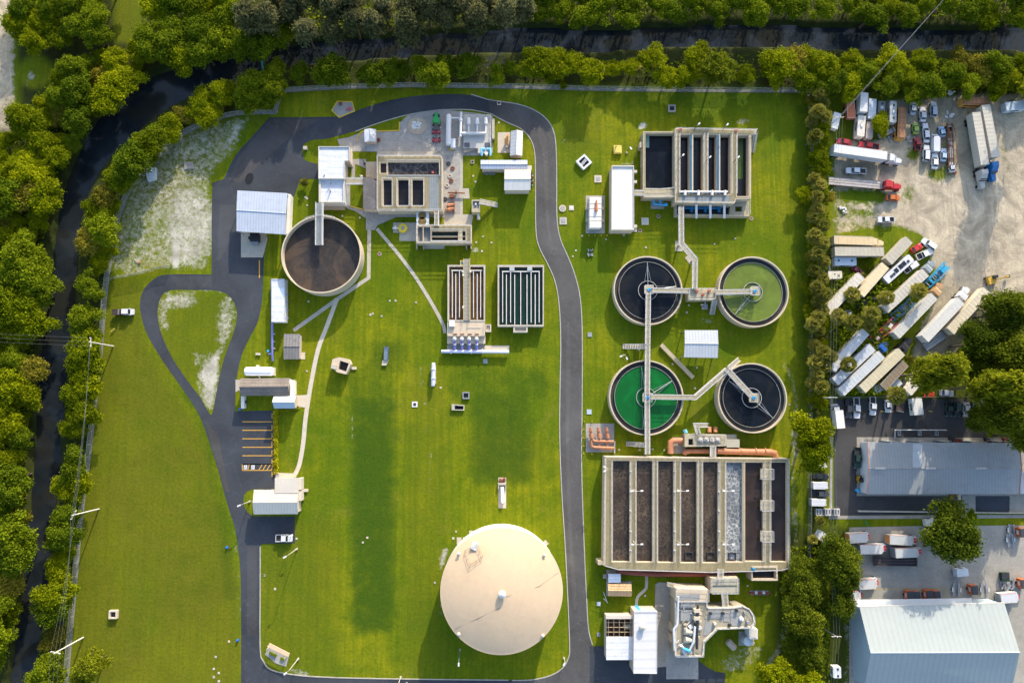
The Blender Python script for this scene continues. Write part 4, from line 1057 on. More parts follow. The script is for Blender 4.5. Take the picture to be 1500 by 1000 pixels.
clarifier(947, 582, 54.5, 3.0, 2.3, W_GREEN, 'round clarifier filled with vivid emerald green water', (32, 98, 262))
clarifier(1102.5, 582.5, 50.5, 3.6, 2.7, W_DARK, 'round clarifier of dark water at the end of the diagonal walkway', (143, -45))
for px, lab in (((945, 419, 954, 428), ''),): pass
walkway('long straight walkway running south over the dark and emerald clarifiers to the aeration basin', [(949.6, 428), (948.6, 505), (948, 582), (948.5, 665)], 1.15, 3.9)
walkway('walkway from the dark upper clarifier to the concrete landing between the clarifiers', [(954, 425), (1009, 426)], 1.2, 3.75, False)
walkway('walkway from the concrete landing over the olive green clarifier', [(1048, 428), (1100, 427)], 1.2, 4.0, False)
walkway('bent walkway descending from the filter basin to the clarifier landing', [(997.5, 303), (998, 357), (1018, 380), (1017.5, 423)], 1.2, 4.1)
walkway('angled walkway between the emerald clarifier and the diagonal bridge', [(952, 581), (1018, 582), (1065, 541)], 1.2, 3.9)
walkway('diagonal walkway over the lower right dark clarifier', [(1064, 540), (1101, 580)], 1.2, 4.2, False)
def stair(label, px, w, z0, z1, mat=None):
    a, b = P(*px[0], z1), P(*px[1], z0); n = 10
    t = Thing('stairway', label, 'stairs', (b.x, b.y, 0), 'outdoor stairs of the plant')
    mb = MB(); d = (Vector((b.x, b.y)) - Vector((a.x, a.y))); ang = math.atan2(d.y, d.x)
    for i in range(n):
        u = (i + .5) / n; mb.box(a.x + d.x * u, a.y + d.y * u, z1 + (z0 - z1) * u - .3, z1 + (z0 - z1) * u, d.length / n, w, ang)
    t.part('tread', mb, mat or CONC, kind=None)
    for s in (1, -1):
        nrm = Vector((-d.y, d.x)).normalized() * (w / 2 - .05) * s
        t.part('railing', MB().rail([(a.x + nrm.x, a.y + nrm.y, z1), (b.x + nrm.x, b.y + nrm.y, z0)], 1.0), RAIL)
    return t
stair('short stairs right of the diagonal bridge by the lower right clarifier', [(1067, 539), (1082, 526)], 1.3, 0, 4.0)
stair('stairs down from the long walkway on its left side between the clarifiers', [(947, 507.5), (912, 507.5)], 1.4, 0, 3.7)
stair('stairs down from the long walkway just above the aeration basin', [(945, 651.5), (917, 649.5)], 1.3, 0, 3.7)
stair('stairs dropping south from the clarifier landing', [(1046, 440), (1042, 461)], 1.3, 0, 3.2)
t = Thing('concrete_landing', 'concrete landing with valves between the two upper clarifiers', 'platform', cen([(1026, 431)], 3.2))
t.part('block', MB().pprism([(1008, 422), (1048, 422), (1048, 439.5), (1008, 439.5)], -.2, 3.3), CONCB)
t.part('railing', MB().prail([(1009, 423), (1047, 423), (1047, 438.5), (1009, 438.5), (1009, 423)], 3.3), RAIL)
for x, y in ((1020, 427), (1029, 432), (1038, 427)):
    q = P(x, y, 3.3); t.part('valve', MB().cyl(q.x, q.y, .4, 3.3, 4.0, 12).box(q.x, q.y, 4.0, 4.3, .9, .3, .6), M('valve_red', (.34, .10, .08), .5, .2, 1))
single('inlet_channel', MB().pprism([(970.5, 502.5), (1017.5, 551), (1014, 555), (967, 507)], -.2, .9), CONCB, 'long narrow diagonal concrete channel on the grass between the clarifiers', 'channel')
q = cen([(1032, 446)]); 
t = Thing('pump_unit', 'small grey pump unit with white pipes below the clarifier landing', 'pump', cen([(1032, 449)]))
a = P(1032, 449); t.part('base', MB().box(a.x, a.y, 0, .4, 1.8, 1.8), CONC); t.part('motor', MB().cyl(a.x, a.y, .5, .4, 1.3, 12), STEEL); t.part('pipe', MB().tube([(a.x - 1.4, a.y + .4, .8), (a.x, a.y + .4, .8), (a.x, a.y + 1.4, .8)], .15, 8), WHITE)
gable('canopy', 'grey ribbed metal canopy between the olive green and lower right clarifiers', [(1003, 483.5), (1051.5, 483.5), (1051.5, 524), (1002, 523)], 4.2, .5, 'x', ROOFX, posts=True, cat='canopy')

# ---------------- the long aeration basin
AER = [(886, 668), (1155, 671), (1155.5, 832), (1143, 835), (1040, 838), (905, 834), (884, 828)]
holes = [rc(896.5, 674.5, 922.5, 822), rc(932, 674.5, 956, 822.5), rc(963.5, 675, 987, 823), rc(997, 675.5, 1021, 823.5), rc(1029, 676, 1052, 823.5), rc(1063, 677, 1088, 822.5), rc(1091.5, 677, 1118, 821.5), rc(1128.5, 677, 1152.5, 822)]
t = basin('aeration_basin', 'largest concrete basin with long parallel cells of brown bubbling water', 'basin', AER, holes, 4.2, 3.2, [W_BROWN] * 5 + [W_FOAM, W_MUD, W_MUD], rails=False)
rl = MB()
for x0, x1 in ((896, 896), (922.8, 931.5), (956.5, 963), (987.5, 996.5), (1021.5, 1028.5), (1052.5, 1062.5), (1118.5, 1128)):
    for x in {x0, x1}: rl.prail([(x + (.5 if x == x0 else -.5), 675), (x + (.5 if x == x0 else -.5), 822)], 4.2, step=2.2)
t.part('railing', rl, RAIL)
t.part('railing', MB().prail([(887, 669), (1154, 671.8), (1154.8, 831), (1143, 834), (1040, 837), (905, 833), (885.5, 827.5), (887, 669)], 4.2), RAIL)
for x, y in ((1009, 813), (1041, 813), (1073, 814)):
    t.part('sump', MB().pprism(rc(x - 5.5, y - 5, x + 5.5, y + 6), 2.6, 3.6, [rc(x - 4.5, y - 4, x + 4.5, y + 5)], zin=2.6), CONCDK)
for x, y in ((1123, 694), (1123, 740), (1123, 785)):
    t.part('platform', MB().pprism(rc(x - 9, y - 8, x + 9, y + 8), 4.0, 4.35, bottom=True), CONCB)
    t.part('railing', MB().prail([(x - 8.6, y - 7.6), (x + 8.6, y - 7.6), (x + 8.6, y + 7.6), (x - 8.6, y + 7.6), (x - 8.6, y - 7.6)], 4.35), RAIL)
for x in (923.4, 988, 1053.2):          # gates and pale cross pieces
    for y in (690, 720, 748, 778, 806): t.part('weir_gate', MB().pprism(rc(x - .6, y - .5, x + 2, y + .6), 4.2, 5.0), WHITE)
single('aeration_header', MB().ptube([(904, 837, .9), (960, 840.5, .9), (1078, 841, .9)], .7, 10), M('red_brown_pipe', (.26, .075, .05), .6, .15, .8), 'long red-brown pipe along the south wall of the aeration basin', 'pipe', smooth=True)
def lamp_post(px, py, z, h, label, heads=((1, .1), (-1, .1)), group='floodlights on the aeration basin', mat=None):
    a = P(px, py, z)
    t = Thing('lamp_post', label, 'lamp', (a.x, a.y, z), group)
    t.part('pole', MB().tube([a, a + Vector((0, 0, h))], [.09, .06], 6), mat or TRIM)
    for dx, dy in heads:
        b = a + Vector((0, 0, h)); e = b + Vector((dx, dy, .1)) * 1.3
        am = t.part('arm', MB().tube([b, e], .05, 5), TRIM); t.part('lamp_head', MB().box(e.x, e.y, e.z - .12, e.z + .1, .75, .4, math.atan2(dy, dx)), WHITE, am)
for i, x in enumerate((927, 992, 1057)):
    for y in (716, 792): lamp_post(x, y, 4.2, 5.5, '%s of the twin lamps on the %s dividing wall of the aeration basin' % ('upper' if y < 750 else 'lower', ('first', 'second', 'third')[i]))
lamp_post(887, 685, 2.5, 4.5, 'twin lamp at the upper left corner of the aeration basin', ((-.8, .5), (-.8, -.4)))

# ---------------- upper right filter basin
t = basin('settling_basin', 'open rectangular basin of still blue-black water left of the filter cells', 'basin', rc(942, 192.5, 989, 289), [rc(945.5, 195.5, 987, 276)], 3.6, 1.6, W_DARK, CONCB, rails=False)
t.part('gate', MB().pprism(rc(946, 196, 951, 216), 1.2, 1.9), M('gate_green', (.20, .32, .28), .5, .2, 1))
t.part('inlet_box', MB().pprism(rc(937, 208, 943, 216), -.2, 3.0), CONCB)
FH = [rc(996, 197, 1010.5, 284.5), rc(1015.5, 197, 1030, 284.5), rc(1036.5, 197, 1050, 284.5), rc(1055, 197, 1070.5, 284.5), rc(1079.5, 198, 1097, 287.5)]
t = basin('filter_basin', 'concrete basin of five deep dark narrow cells with catwalks, top right', 'basin', [(988.5, 188), (1109, 190), (1106.5, 197), (1100.5, 198), (1100, 291), (1078, 291.5), (1076, 298), (989, 296.5)], FH, 4.6, 2.2, [W_BLACK, W_BLACK, W_BLACK, W_BLACK, W_BLACK], rails=False)
t.part('algae_mat', MB().sheet(ccw([P2(x, y, 2.3) for x, y in rc(1080, 199, 1088.5, 262)]), 2.22), W_ALGAE)
for x, mt_ in ((1011.5, BLUED), (1014, TRIM), (1051.5, BLUED), (1053.8, TRIM)): t.part('pipe', MB().ptube([(x, 197, 4.75), (x, 284, 4.75)], .16, 6), mt_)
rl = MB()
for x in (990, 995, 1031, 1036, 1071.5, 1078.5): rl.prail([(x, 196), (x, 284)], 4.6, step=2.2)
rl.prail([(989, 189), (1108, 191), (1100.5, 198)], 4.6); rl.prail([(990, 296), (1076, 297.5)], 4.6); t.part('railing', rl, RAIL)
t.part('header_pipe', MB().ptube([(995, 281, 5.0), (1066, 281, 5.0)], .28, 8), WHITE)
for x in (1003.5, 1023, 1043, 1062): t.part('valve', MB().ptube([(x, 279, 5.1), (x, 286, 5.1)], .4, 8), WHITE)
t.part('grating', MB().pprism(rc(996, 287.5, 1070, 295), 4.5, 4.66), GRATE)
for x, y in ((996.5, 190), (1078, 191)): 
    q = P(x, y, 4.6); t.part('lifebuoy', MB().lathe(q.x, q.y, [(.28, 4.7), (.28, 4.85), (.5, 4.85), (.5, 4.7)], 16), M('buoy_red', (.5, .14, .12), .5, .1, 1))
for x, y in ((1017, 190), (1058, 191), (994, 235), (1033, 238), (1074, 238)): lamp_post(x, y, 4.6, 2.6, {1017: 'dark lamp on the top wall of the filter basin, left one', 1058: 'dark lamp on the top wall of the filter basin, right one', 994: 'lamp on the left catwalk of the filter basin', 1033: 'lamp on the middle catwalk of the filter basin', 1074: 'lamp on the right catwalk of the filter basin'}[x], ((.5, .5),), 'lamps on the filter basin', DARK)
t = Thing('pipe_gallery', 'sunken gallery with blue pipes and white risers below the filter basin', 'pipe gallery', cen([(1040, 308)]))
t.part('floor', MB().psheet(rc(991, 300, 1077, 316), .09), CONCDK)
t.part('wall', MB().pprism([(989.5, 313.5), (1098, 314.5), (1098, 317), (989.5, 316)], -.2, 2.2).pprism(rc(989.5, 300, 991.5, 313.5), -.2, 2.2), CONCB)
t.part('pipe', MB().ptube([(994, 305, 1.2), (1056, 305, 1.2)], .38, 10), BLUED, smooth=True)
for x in (1013, 1033, 1053): t.part('valve', MB().ptube([(x, 302, 1.2), (x, 311.5, 1.2)], .5, 10), BLUED, smooth=True)
for x in (1020, 1040.5, 1061): t.part('riser', MB().ptube([(x, 299, 3.8), (x, 315, 3.0), (x, 318.5, 2.6), (x, 319, 0)], .35, 10), WHITE, smooth=True)
t = Thing('stairwell', 'concrete stair structure at the lower right corner of the filter basin', 'stairs', cen([(1086, 306)]))
t.part('block', MB().pprism([(1078, 298), (1097, 293), (1097.5, 316), (1068, 315), (1070, 301)], -.2, 1.6, [rc(1077, 302, 1087, 310)], zin=.1), CONCB)
t.part('railing', MB().prail([(1078, 298), (1097, 293), (1097.5, 315)], 1.6), RAIL)
stair('steep stairs at the top right corner of the filter basin', [(1106, 195), (1101.5, 224)], 1.2, 0, 4.4)
t = Thing('deck', 'concrete deck between the settling basin and the white flat roofed building', 'deck', cen([(965, 283)]))
t.part('slab', MB().pprism(rc(943, 278.5, 988, 289.5), 3.62, 3.72), CONCB)
t.part('railing', MB().prail([(944, 277.5), (966, 278), (988, 276)], 3.7).prail([(944, 289), (988, 289)], 3.7), RAIL)
walkway('short walkway from the white flat roofed building to the settling basin deck', [(929, 282.5), (943, 283)], 1.3, 3.7, False)
t = Thing('pump_station', 'bright blue U-shaped pipes on a grey pad below the settling basin', 'pipes', cen([(963, 298)]))
t.part('pipe', MB().ptube([(957.5, 291, 1.2), (957.5, 299, 1.0), (978, 300.5, 1.0)], .32, 9), BLUEP, smooth=True); t.part('pipe', MB().ptube([(967, 291, 1.2), (967, 299, 1.0)], .32, 9), BLUEP, smooth=True)
t.part('valve', MB().ptube([(973, 300, 1.0), (977, 299, 1.0)], .5, 10), BLUEP)

# ---------------- white flat roofed building and generator
t = flat_building('flat_roof_building', 'long white flat roofed building left of the settling basin', [(896, 243.5), (928, 243.5), (928.5, 336.5), (895.5, 336.5)], 4.4, M('bright_white_roof', (.64, .62, .58), .6, .08, .35, stripe=('X', 1.6, .08), dirt=(.68, .60, .48), dirt_amt=.3), WALLC)
for y in (251, 266, 331): q = P(931, y, 2); t.part('air_conditioner', MB().box(q.x, q.y, .6, 2.0, .9, .8), TRIM)
for y in (256, 272, 288): q = P(895, y, 0); t.part('louvre', MB().box(q.x - .02, q.y, .5, 2.9, .12, 1.6), DARK)
t = Thing('generator', 'white standby generator on a grey pad with an orange exhaust on top', 'generator', cen([(872, 315)]), None)
t.part('housing', MB().pprism([(864, 289), (881, 289), (881, 333), (863.5, 333)], .3, 2.9), M('cream_white', (.70, .68, .62), .5, .06, .8))
t.part('base', MB().pprism(rc(862, 288, 882, 335), .08, .3), CONC)
t.part('hood', MB().pprism([(864, 326), (880, 326), (879, 333.5), (863.5, 333.5)], 2.9, 3.4), WHITE)
t.part('exhaust', MB().ptube([(873.5, 293, 3.3), (873.5, 309, 3.3)], [.2, .5], 10), M('exhaust_orange', (.40, .13, .05), .6, .2, 1))
for y in (298, 305, 317, 323): t.part('rib', MB().pprism(rc(863.4, y - .4, 881.4, y + .4), .3, 2.98), TRIM)
for y in (304, 322):
    for x0, x1 in ((858, 863.5), (881.5, 885)): t.part('step', MB().pprism(rc(x0, y - 2, x1, y + 3), .07, .6), CONC)
for i, x in enumerate((862.5, 871.5, 880.5, 889)):
    q = P(x, 345, .5); single('bollard', MB().cyl(q.x, q.y, .13, -.1, 1.0, 10).cyl(q.x, q.y, .13, 1.0, 1.08, 10, .04), YELL, 'short yellow bollard in the row below the white generator', 'bollard', 'yellow bollards below the generator')

# ---------------- upper left yard: aeration complex and filters
CX = [(552, 228), (646, 228), (648.5, 232), (648.5, 309), (552, 309)]
t = basin('treatment_basin', 'raised concrete basin with one wide churning cell above three dark rectangular cells', 'basin', CX,
          [rc(568, 237, 643, 256), rc(557, 238.3, 566, 253.5), rc(561.5, 263, 574, 301.5), rc(583, 263, 598.5, 301.5), rc(604, 263, 620, 301.5)], 3.6, 2.5, [W_CHURN, W_MUD, W_BLACK, W_BLACK, W_BLACK], rails=False)
t.part('grating', MB().pprism(rc(628.5, 259.5, 642.5, 307), 3.58, 3.68), GRATE)
t.part('grating', MB().pprism(rc(566, 256.3, 647, 258.6), 3.58, 3.7), GRATE)
rl = MB().prail([(553, 229), (645, 229), (647.5, 233), (647.5, 308), (553, 308), (553, 229)], 3.6); rl.prail([(567, 236), (644, 236), (644, 258)], 3.6)
for x0, x1 in ((560, 575), (581.5, 600), (602.5, 621.5)): rl.prail([(x0, 262), (x1, 262), (x1, 302.5), (x0, 302.5), (x0, 262)], 3.6)
t.part('railing', rl, RAIL)
q = P(634, 252, 3); t.part('lifebuoy', MB().cyl(q.x, q.y, .4, 2.55, 2.9, 12), M('buoy_red', (.5, .14, .12)))
for i in range(10): 
    x = 571.5 + i * 7.3; t.part('baffle', MB().pprism(rc(x, 238, x + .7, 247), 2.0, 2.62), M('baffle_grey', (.12, .11, .11), .7, .3, 1))
flat_building('equipment_shed', 'dark grey flat roofed shed against the left side of the raised basin', [(532, 260), (545, 260), (546, 263), (552, 265), (552, 305.5), (532, 305)], 3.9, M('dark_membrane_roof', (.115, .108, .11), .8, .3, .2, dirt=(.22, .2, .19)), WALLC, 0)
single('wall_block', MB().pprism([(536, 237), (551.5, 237), (551.5, 262), (545, 262), (545, 259), (536, 259)], -.1, 1.3), M('tan_slab', (.42, .34, .25), .85, .15, .5), 'tan concrete block above the dark flat roofed shed', 'block')
walkway('short walkway with yellow markings from the white building to the dark roofed shed', [(507, 265.5), (532, 265.5)], 1.6, 3.4, False)
# small filters below
FB = [(609.5, 329.5), (691, 329.5), (691, 356), (609.5, 356)]
t = basin('filter_tank', 'smaller concrete filter tank with grated floor and a narrow dark inner channel', 'basin', FB, [rc(612, 332, 619, 353.5), rc(620.5, 332, 630.5, 353.5), rc(632.5, 338.5, 682, 345.6), rc(632.5, 347, 682, 352.5)], 3.2, 2.0, [GRATE, GRATE, W_CHANG, W_DARK], rails=False)
t.part('bridge', MB().pprism(rc(671, 337, 677.5, 353), 3.1, 3.35, bottom=True), CONCB)
for x in (609.5, 619.5, 682.5, 689): t.part('buttress', MB().pprism(rc(x, 356.2, x + 1.8, 364), -.2, 1.6), CONCB)
t.part('railing', MB().prail([(610.5, 330.5), (690, 330.5), (690, 355), (610.5, 355), (610.5, 330.5)], 3.2).prail([(632, 337), (683, 337), (683, 353.5), (632, 353.5)], 3.2), RAIL)
walkway('short walkway linking the raised basin and the smaller filter tank', [(639.7, 307), (639.7, 331)], 1.1, 3.5, False)
t = Thing('cooling_unit', 'pale box with two rusty round fan openings between the basin and the filter tank', 'machine', cen([(619, 320)]))
t.part('housing', MB().pprism(rc(610, 310.5, 628, 329), -.1, 2.8), M('pale_steel', (.52, .56, .60), .5, .08, 1))
for y in (315.5, 324): q = P(618.5, y, 2.8); t.part('fan', MB().cyl(q.x, q.y, 1.2, 2.75, 2.86, 24), M('rusty_fan', (.17, .115, .04), .8, .4, 1.5)); 
t = Thing('lift_station', 'round bright yellow lidded lift station on a pale pad', 'lift station', cen([(590, 334)]))
q = P(590, 334, .8); t.part('lid', MB().cyl(q.x, q.y, 1.35, .05, .8, 28), M('bright_yellow', (.72, .52, .03), .5, .06, 1)); t.part('hatch', MB().box(q.x, q.y, .8, .9, .8, 1.1), STEEL)
t.part('pipe', MB().tube([(q.x - 3, q.y, .6), (q.x - 1.3, q.y, .6)], .3, 8), WHITE); t.part('valve', MB().box(q.x - 2.1, q.y, .4, 1.3, .5, .9), WHITE)
t = Thing('lookout_tower', 'small square tower with a stair climbing to it, right of the filter tank', 'tower', cen([(697, 302)]))
t.part('wall', MB().pprism(rc(691, 292.5, 703, 310.5), -.2, 3.2, [rc(692.3, 294.5, 701.8, 305)], zin=2.6), CONCB)
t.part('grating', MB().psheet(rc(692, 294, 702, 305.3), 2.7), GRATE); q = P(697, 300, 2.7); t.part('valve', MB().cyl(q.x, q.y, .25, 2.7, 3.6, 10), WHITE)
stair('pale stairs climbing from the grass to the small square tower', [(703, 296), (729, 301)], 1.3, 0, 3.0)
t = Thing('pipe_outlet', 'short white pipe stub below the small square tower', 'pipe', cen([(700, 316)])); t.part('pipe', MB().ptube([(700, 311, .8), (701, 321, .8)], .4, 9), WHITE); t.part('flange', MB().ptube([(700.9, 320, .8), (701, 321.4, .8)], .55, 9), TRIM)
t = Thing('valve_manifold', 'pair of orange valves with pipes on the concrete beside the raised basin', 'valves', cen([(660, 305)]))
for y in (301.5, 307.5): t.part('pipe', MB().ptube([(654, y, .8), (665, y - 2, .8)], .42, 9), ORAN, smooth=True); t.part('valve', MB().ptube([(656, y, .8), (661, y - 1, .8)], .62, 9), ORAN)
t.part('stand', MB().pprism(rc(664.5, 294, 666, 312), 0, .6), RUST)
t = Thing('pump', 'rusty red pump with a long shaft on the concrete beside the raised basin', 'pump', cen([(668, 284)]))
t.part('shaft', MB().ptube([(656, 282, .8), (681, 283, .8)], .2, 7), RUST); t.part('motor', MB().pprism(rc(658.5, 284, 665, 289), .05, 1.2), RUST); t.part('flange', MB().ptube([(667, 282, .8), (669, 282, .8)], .55, 10), RUST)
# scattered kit on the gravel
for i, (x, y) in enumerate(((659, 258), (661, 265), (652, 292), (655, 272), (663, 247), (657, 240))):
    q = P(x, y); single('hose_coil', MB().lathe(q.x, q.y, [(.25, .05), (.3, .3), (.6, .3), (.7, .05)], 14), (CONC, RUST, DARK)[i % 3], ('pale ring on the gravel beside the raised basin', 'rusty ring on the gravel below the pale ring', 'dark coil at the corner of the raised basin', 'second pale ring on the gravel strip', 'rusty coil near the top of the gravel strip', 'dark coil highest on the gravel strip')[i], 'coil')
# blower slab
t = Thing('blower_station', 'grey concrete slab carrying three white blowers joined by a white pipe', 'blowers', cen([(699, 195)]))
t.part('slab', MB().pprism([(678.5, 169.5), (719.5, 169.5), (719.5, 216), (712, 224), (700, 224), (700, 217), (679, 217)], -.1, 1.2), M('slab_grey', (.43, .42, .395), .85, .1, .5, dirt=(.27, .23, .19), dirt_amt=.4))
for x in (686.5, 699, 711.5):
    t.part('blower', MB().ptube([(x, 173, 2.0), (x, 182, 2.0)], [.5, .62], 12), WHITE, smooth=True); t.part('pipe', MB().ptube([(x, 181, 2.0), (x, 188, 1.9), (x, 195, 1.9)], .28, 8), WHITE, smooth=True)
t.part('header_pipe', MB().ptube([(674, 195.4, 1.9), (711.5, 195.4, 1.9)], .4, 10), WHITE, smooth=True)
for x in (684, 714): t.part('hatch', MB().pprism(rc(x - 4, 209, x + 4, 215.7), 1.2, 1.32), M('hatch_slate', (.08, .09, .11), .6, .15, 1))
t.part('ramp', MB().pprism([(679, 218), (696, 218.6), (679, 224)], -.1, .7), M('tan_slab', (.42, .34, .25)))
t.part('railing', MB().prail([(679.5, 170.5), (719, 170.5), (719, 215)], 1.2), RAIL)
single('concrete_wall', MB().pprism(rc(720.5, 174, 724.5, 203), -.1, 1.5), CONC, 'narrow concrete wall along the right side of the blower slab', 'wall')
t = Thing('pipe_bend', 'pair of pale blue elbows over a white valve below the blower slab', 'pipes', cen([(712, 222)]))
for s in (-1, 1): t.part('pipe', MB().ptube([(712 + s * 1, 218.5, 1.2), (712 + s * 6.2, 218.5, 1.2), (712 + s * 6.4, 228, .9)], .36, 10), M('sky_blue_pipe', (.20, .56, .80), .45, .08, 1), smooth=True)
q = P(712.5, 225, 1); t.part('valve', MB().cyl(q.x, q.y, .5, 0, 1.3, 12), WHITE)
def vessel(label, a, b, z, r, mat, name='storage_tank', cat='tank', saddles=3):
    A, B = P(*a, z), P(*b, z); t = Thing(name, label, cat, ((A.x + B.x) / 2, (A.y + B.y) / 2, 0)); d = (B - A).normalized(); n = 7
    prof = [(A - d * 0 + d * r * .55 * (1 - math.cos(math.pi / 2 * i / n)), r * math.sin(math.pi / 2 * i / n) + .02) for i in range(n + 1)]
    prof2 = [(B - d * r * .55 * (1 - math.cos(math.pi / 2 * i / n)), r * math.sin(math.pi / 2 * i / n) + .02) for i in range(n, -1, -1)]
    pp = prof + prof2; t.part('shell', MB().tube([p for p, _ in pp], [q_ for _, q_ in pp], 20), mat, smooth=True)
    for i in range(saddles):
        q = A.lerp(B, (i + .5) / saddles); t.part('saddle', MB().box(q.x, q.y, -.1, z - r * .6, .4 if abs(d.x) > .5 else r * 1.5, r * 1.5 if abs(d.x) > .5 else .4), CONC)
    return t
t = vessel('long white horizontal gas tank beside the blower slab', (657.5, 167.5), (656.5, 213.5), 1.6, 1.0 - .25, WHITE)
t.part('cabinet', MB().pprism(rc(660, 203, 667, 216), .05, 1.7), M('pale_steel', (.52, .56, .60)))
t.part('pallet', MB().pprism(rc(657.5, 217.5, 664, 219.6), .05, .5), YELL)
t.part('pipe', MB().ptube([(661, 173, 1.5), (674, 173, 1.5)], .26, 8), WHITE)
t = Thing('vertical_riser', 'tall white pipe column joining the gas tank and the blower header', 'pipe', cen([(675, 190)]))
t.part('pipe', MB().ptube([(675.5, 166, 1.8), (674.5, 200, 1.8)], .42, 9), WHITE, smooth=True); t.part('cone', MB().ptube([(675.6, 163, 1.8), (675.5, 166.5, 1.8)], [.1, .45], 9), WHITE); t.part('flange', MB().ptube([(675, 175, 1.8), (674.9, 177, 1.8)], .62, 10), WHITE)
# shed and crane pad, L-shaped building
gable('storage_shed', 'small shed with one grey and one white roof slope inside the road bend', [(748.3, 192.3), (766, 192.3), (765, 228), (747, 228)], 3.0, .9, 'y', ROOFX, slopes=(M('cream_metal', (.66, .64, .58), .5, .05, .6, stripe=('Y', 1.1, .12)), M('grey_metal', (.46, .47, .49), .5, .05, .6, stripe=('Y', 1.1, .12))))
t = Thing('hoist', 'orange and yellow hoist arm on the pad beside the small shed', 'hoist', cen([(743, 205)]))
t.part('mast', MB().ptube([(744, 197, .3), (743.5, 200, 1.8), (743, 213, 1.2)], .28, 6), M('hoist_orange', (.5, .20, .06), .5, .2, 1)); t.part('boom', MB().ptube([(743.5, 201.5, 1.8), (740, 202, 1.6), (739.5, 211, .4)], .16, 6), YELL); t.part('base', MB().pprism(rc(740, 212, 745, 216), .05, .5), CONC)
gable('workshop', 'long low workshop with a pale blue ribbed roof right of the blower yard', [(704, 234.5), (772.5, 234.5), (772.5, 248), (704.5, 247.5)], 3.1, .22, 'x', ROOFB)
q = P(777, 245, 1); single('porch', MB().pprism(rc(773, 243, 778.5, 249), -.1, 2.2).pprism(rc(772.6, 242.6, 778.9, 249.4), 2.2, 2.35), ROOFC, 'small cream porch at the right end of the pale blue workshop', 'porch')
gable('service_hall', 'white gabled hall with large roof next to the road, below the pale blue workshop', [(739, 248.5), (777.5, 248.5), (777, 278.5), (738.5, 278.5)], 4.2, .7, 'x', ROOFC, slopes=(ROOFC, M('bright_white_roof', (.68, .66, .62))))
t = Thing('tyre_rack', 'grey jumble of tyres and pipes under the eave of the pale blue workshop', 'rack', cen([(717, 253.5)]))
for i in range(6): q = P(711 + i * 2.4, 253.5 + (i % 2)); t.part('tyre', MB().lathe(q.x, q.y, [(.25, .05), (.25, .5), (.5, .5), (.5, .05)], 12), STEEL)
t = Thing('scrap_bay', 'narrow bay of stacked scrap against the right wall of the white gabled hall', 'scrap', cen([(780.5, 263)]))
for i in range(9): q = P(779.5 + random.uniform(-.8, 1), 254.5 + i * 2.2); t.part('scrap', MB().box(q.x, q.y, .05, random.uniform(.4, 1.1), random.uniform(.3, .7), .4, random.uniform(0, 3)), (RUST, DARK, STEEL)[i % 3])
# left control building, canopy
t = flat_building('control_building', 'white flat roofed two level building touching the walkway of the brown sludge tank', [(467, 215.5), (512, 215.5), (512, 236), (505, 236), (505, 262), (467, 262)], 5.0, ROOFW, WALLC)
lo = [P2(x, y, 4.3) for x, y in [(467.5, 262), (505, 262), (505, 297), (467.5, 297)]]
t.part('lower_roof', MB().prism(lo, -.2, 4.3), ROOFW); t.part('lower_parapet', MB().prism(lo, 4.3, 4.75, [[P2(x, y, 4.75) for x, y in rc(470, 263, 502.5, 295)]], zin=4.3), TRIM)
t.part('canopy', MB().pprism(rc(512.5, 218, 516, 240), 2.8, 3.0, bottom=True), WALLC); t.part('skirting', MB().pprism(rc(470, 297.3, 505, 306.5), -.1, 1.0), M('tan_slab', (.42, .34, .25)))
for x, y in ((484, 268), (484, 280), (476, 258)): q = P(x, y, 4.4); t.part('vent', MB().cyl(q.x, q.y, .2, 4.3, 5.4, 10), STEEL)
t = gable('service_canopy', 'large pale blue ribbed metal canopy over the asphalt left of the brown sludge tank', [(347.5, 279), (421, 283), (418, 343.5), (346.5, 338.5)], 4.6, .35, 'x', ROOFB, cat='canopy', posts=True)
single('canopy_wall', MB().pprism([(421.5, 284), (425.5, 284.5), (423, 342), (418.5, 343)], -.1, 3.0), WALLW, 'white side wall along the right edge of the pale blue canopy', 'wall')
t = Thing('tank_trailer', 'dark tank trailer parked halfway out below the pale blue canopy', 'trailer', cen([(372, 347)]))
t.part('tank', MB().pprism([(366, 341), (379, 341), (379, 353), (366, 353)], .5, 2.0), M('near_black', (.02, .02, .025), .4, .2, 1)); t.part('nose', MB().pprism(rc(367, 353.4, 378, 357), .4, 1.3), STEEL)
for x in (366, 379): q = P(x, 349); t.part('wheel', MB().tube([(q.x - .15, q.y, .45), (q.x + .15, q.y, .45)], .45, 12), RUBBER)
# west buildings
t = flat_building('storage_building', 'narrow white flat roofed building with blue brackets left of the sludge tank', [(398, 409), (417, 409), (417, 471), (398, 471)], 3.2, ROOFW, WALLW, .12)
for y in (431, 442.5, 454, 465.5): t.part('bracket', MB().ptube([(417.5, y, 2.6), (422.5, y + .3, 1.8)], .14, 6), PURP)
for y0, y1 in ((422, 434), (439, 448)): t.part('patch', MB().psheet(rc(399.5, y0, 416.5, y1), 3.215), M('pale_patch', (.62, .70, .80), .6, .05, 1))
t = Thing('purple_pipe', 'long violet-blue pipe running along the grass below the narrow white building', 'pipe', cen([(399, 500)]))
t.part('pipe', MB().ptube([(398.3, 409, 1.4), (398.7, 471, 1.4), (398.8, 520, 1.2), (399.8, 528, .4)], .3, 9), PURP, smooth=True)
for y in (489, 500, 510): t.part('support', MB().pprism(rc(399.5, y - 1, 402.5, y + 1), -.1, .7), CONC)
t.part('branch', MB().ptube([(399, 517.5, 1.1), (393, 518.5, .8)], .18, 7), PURP)
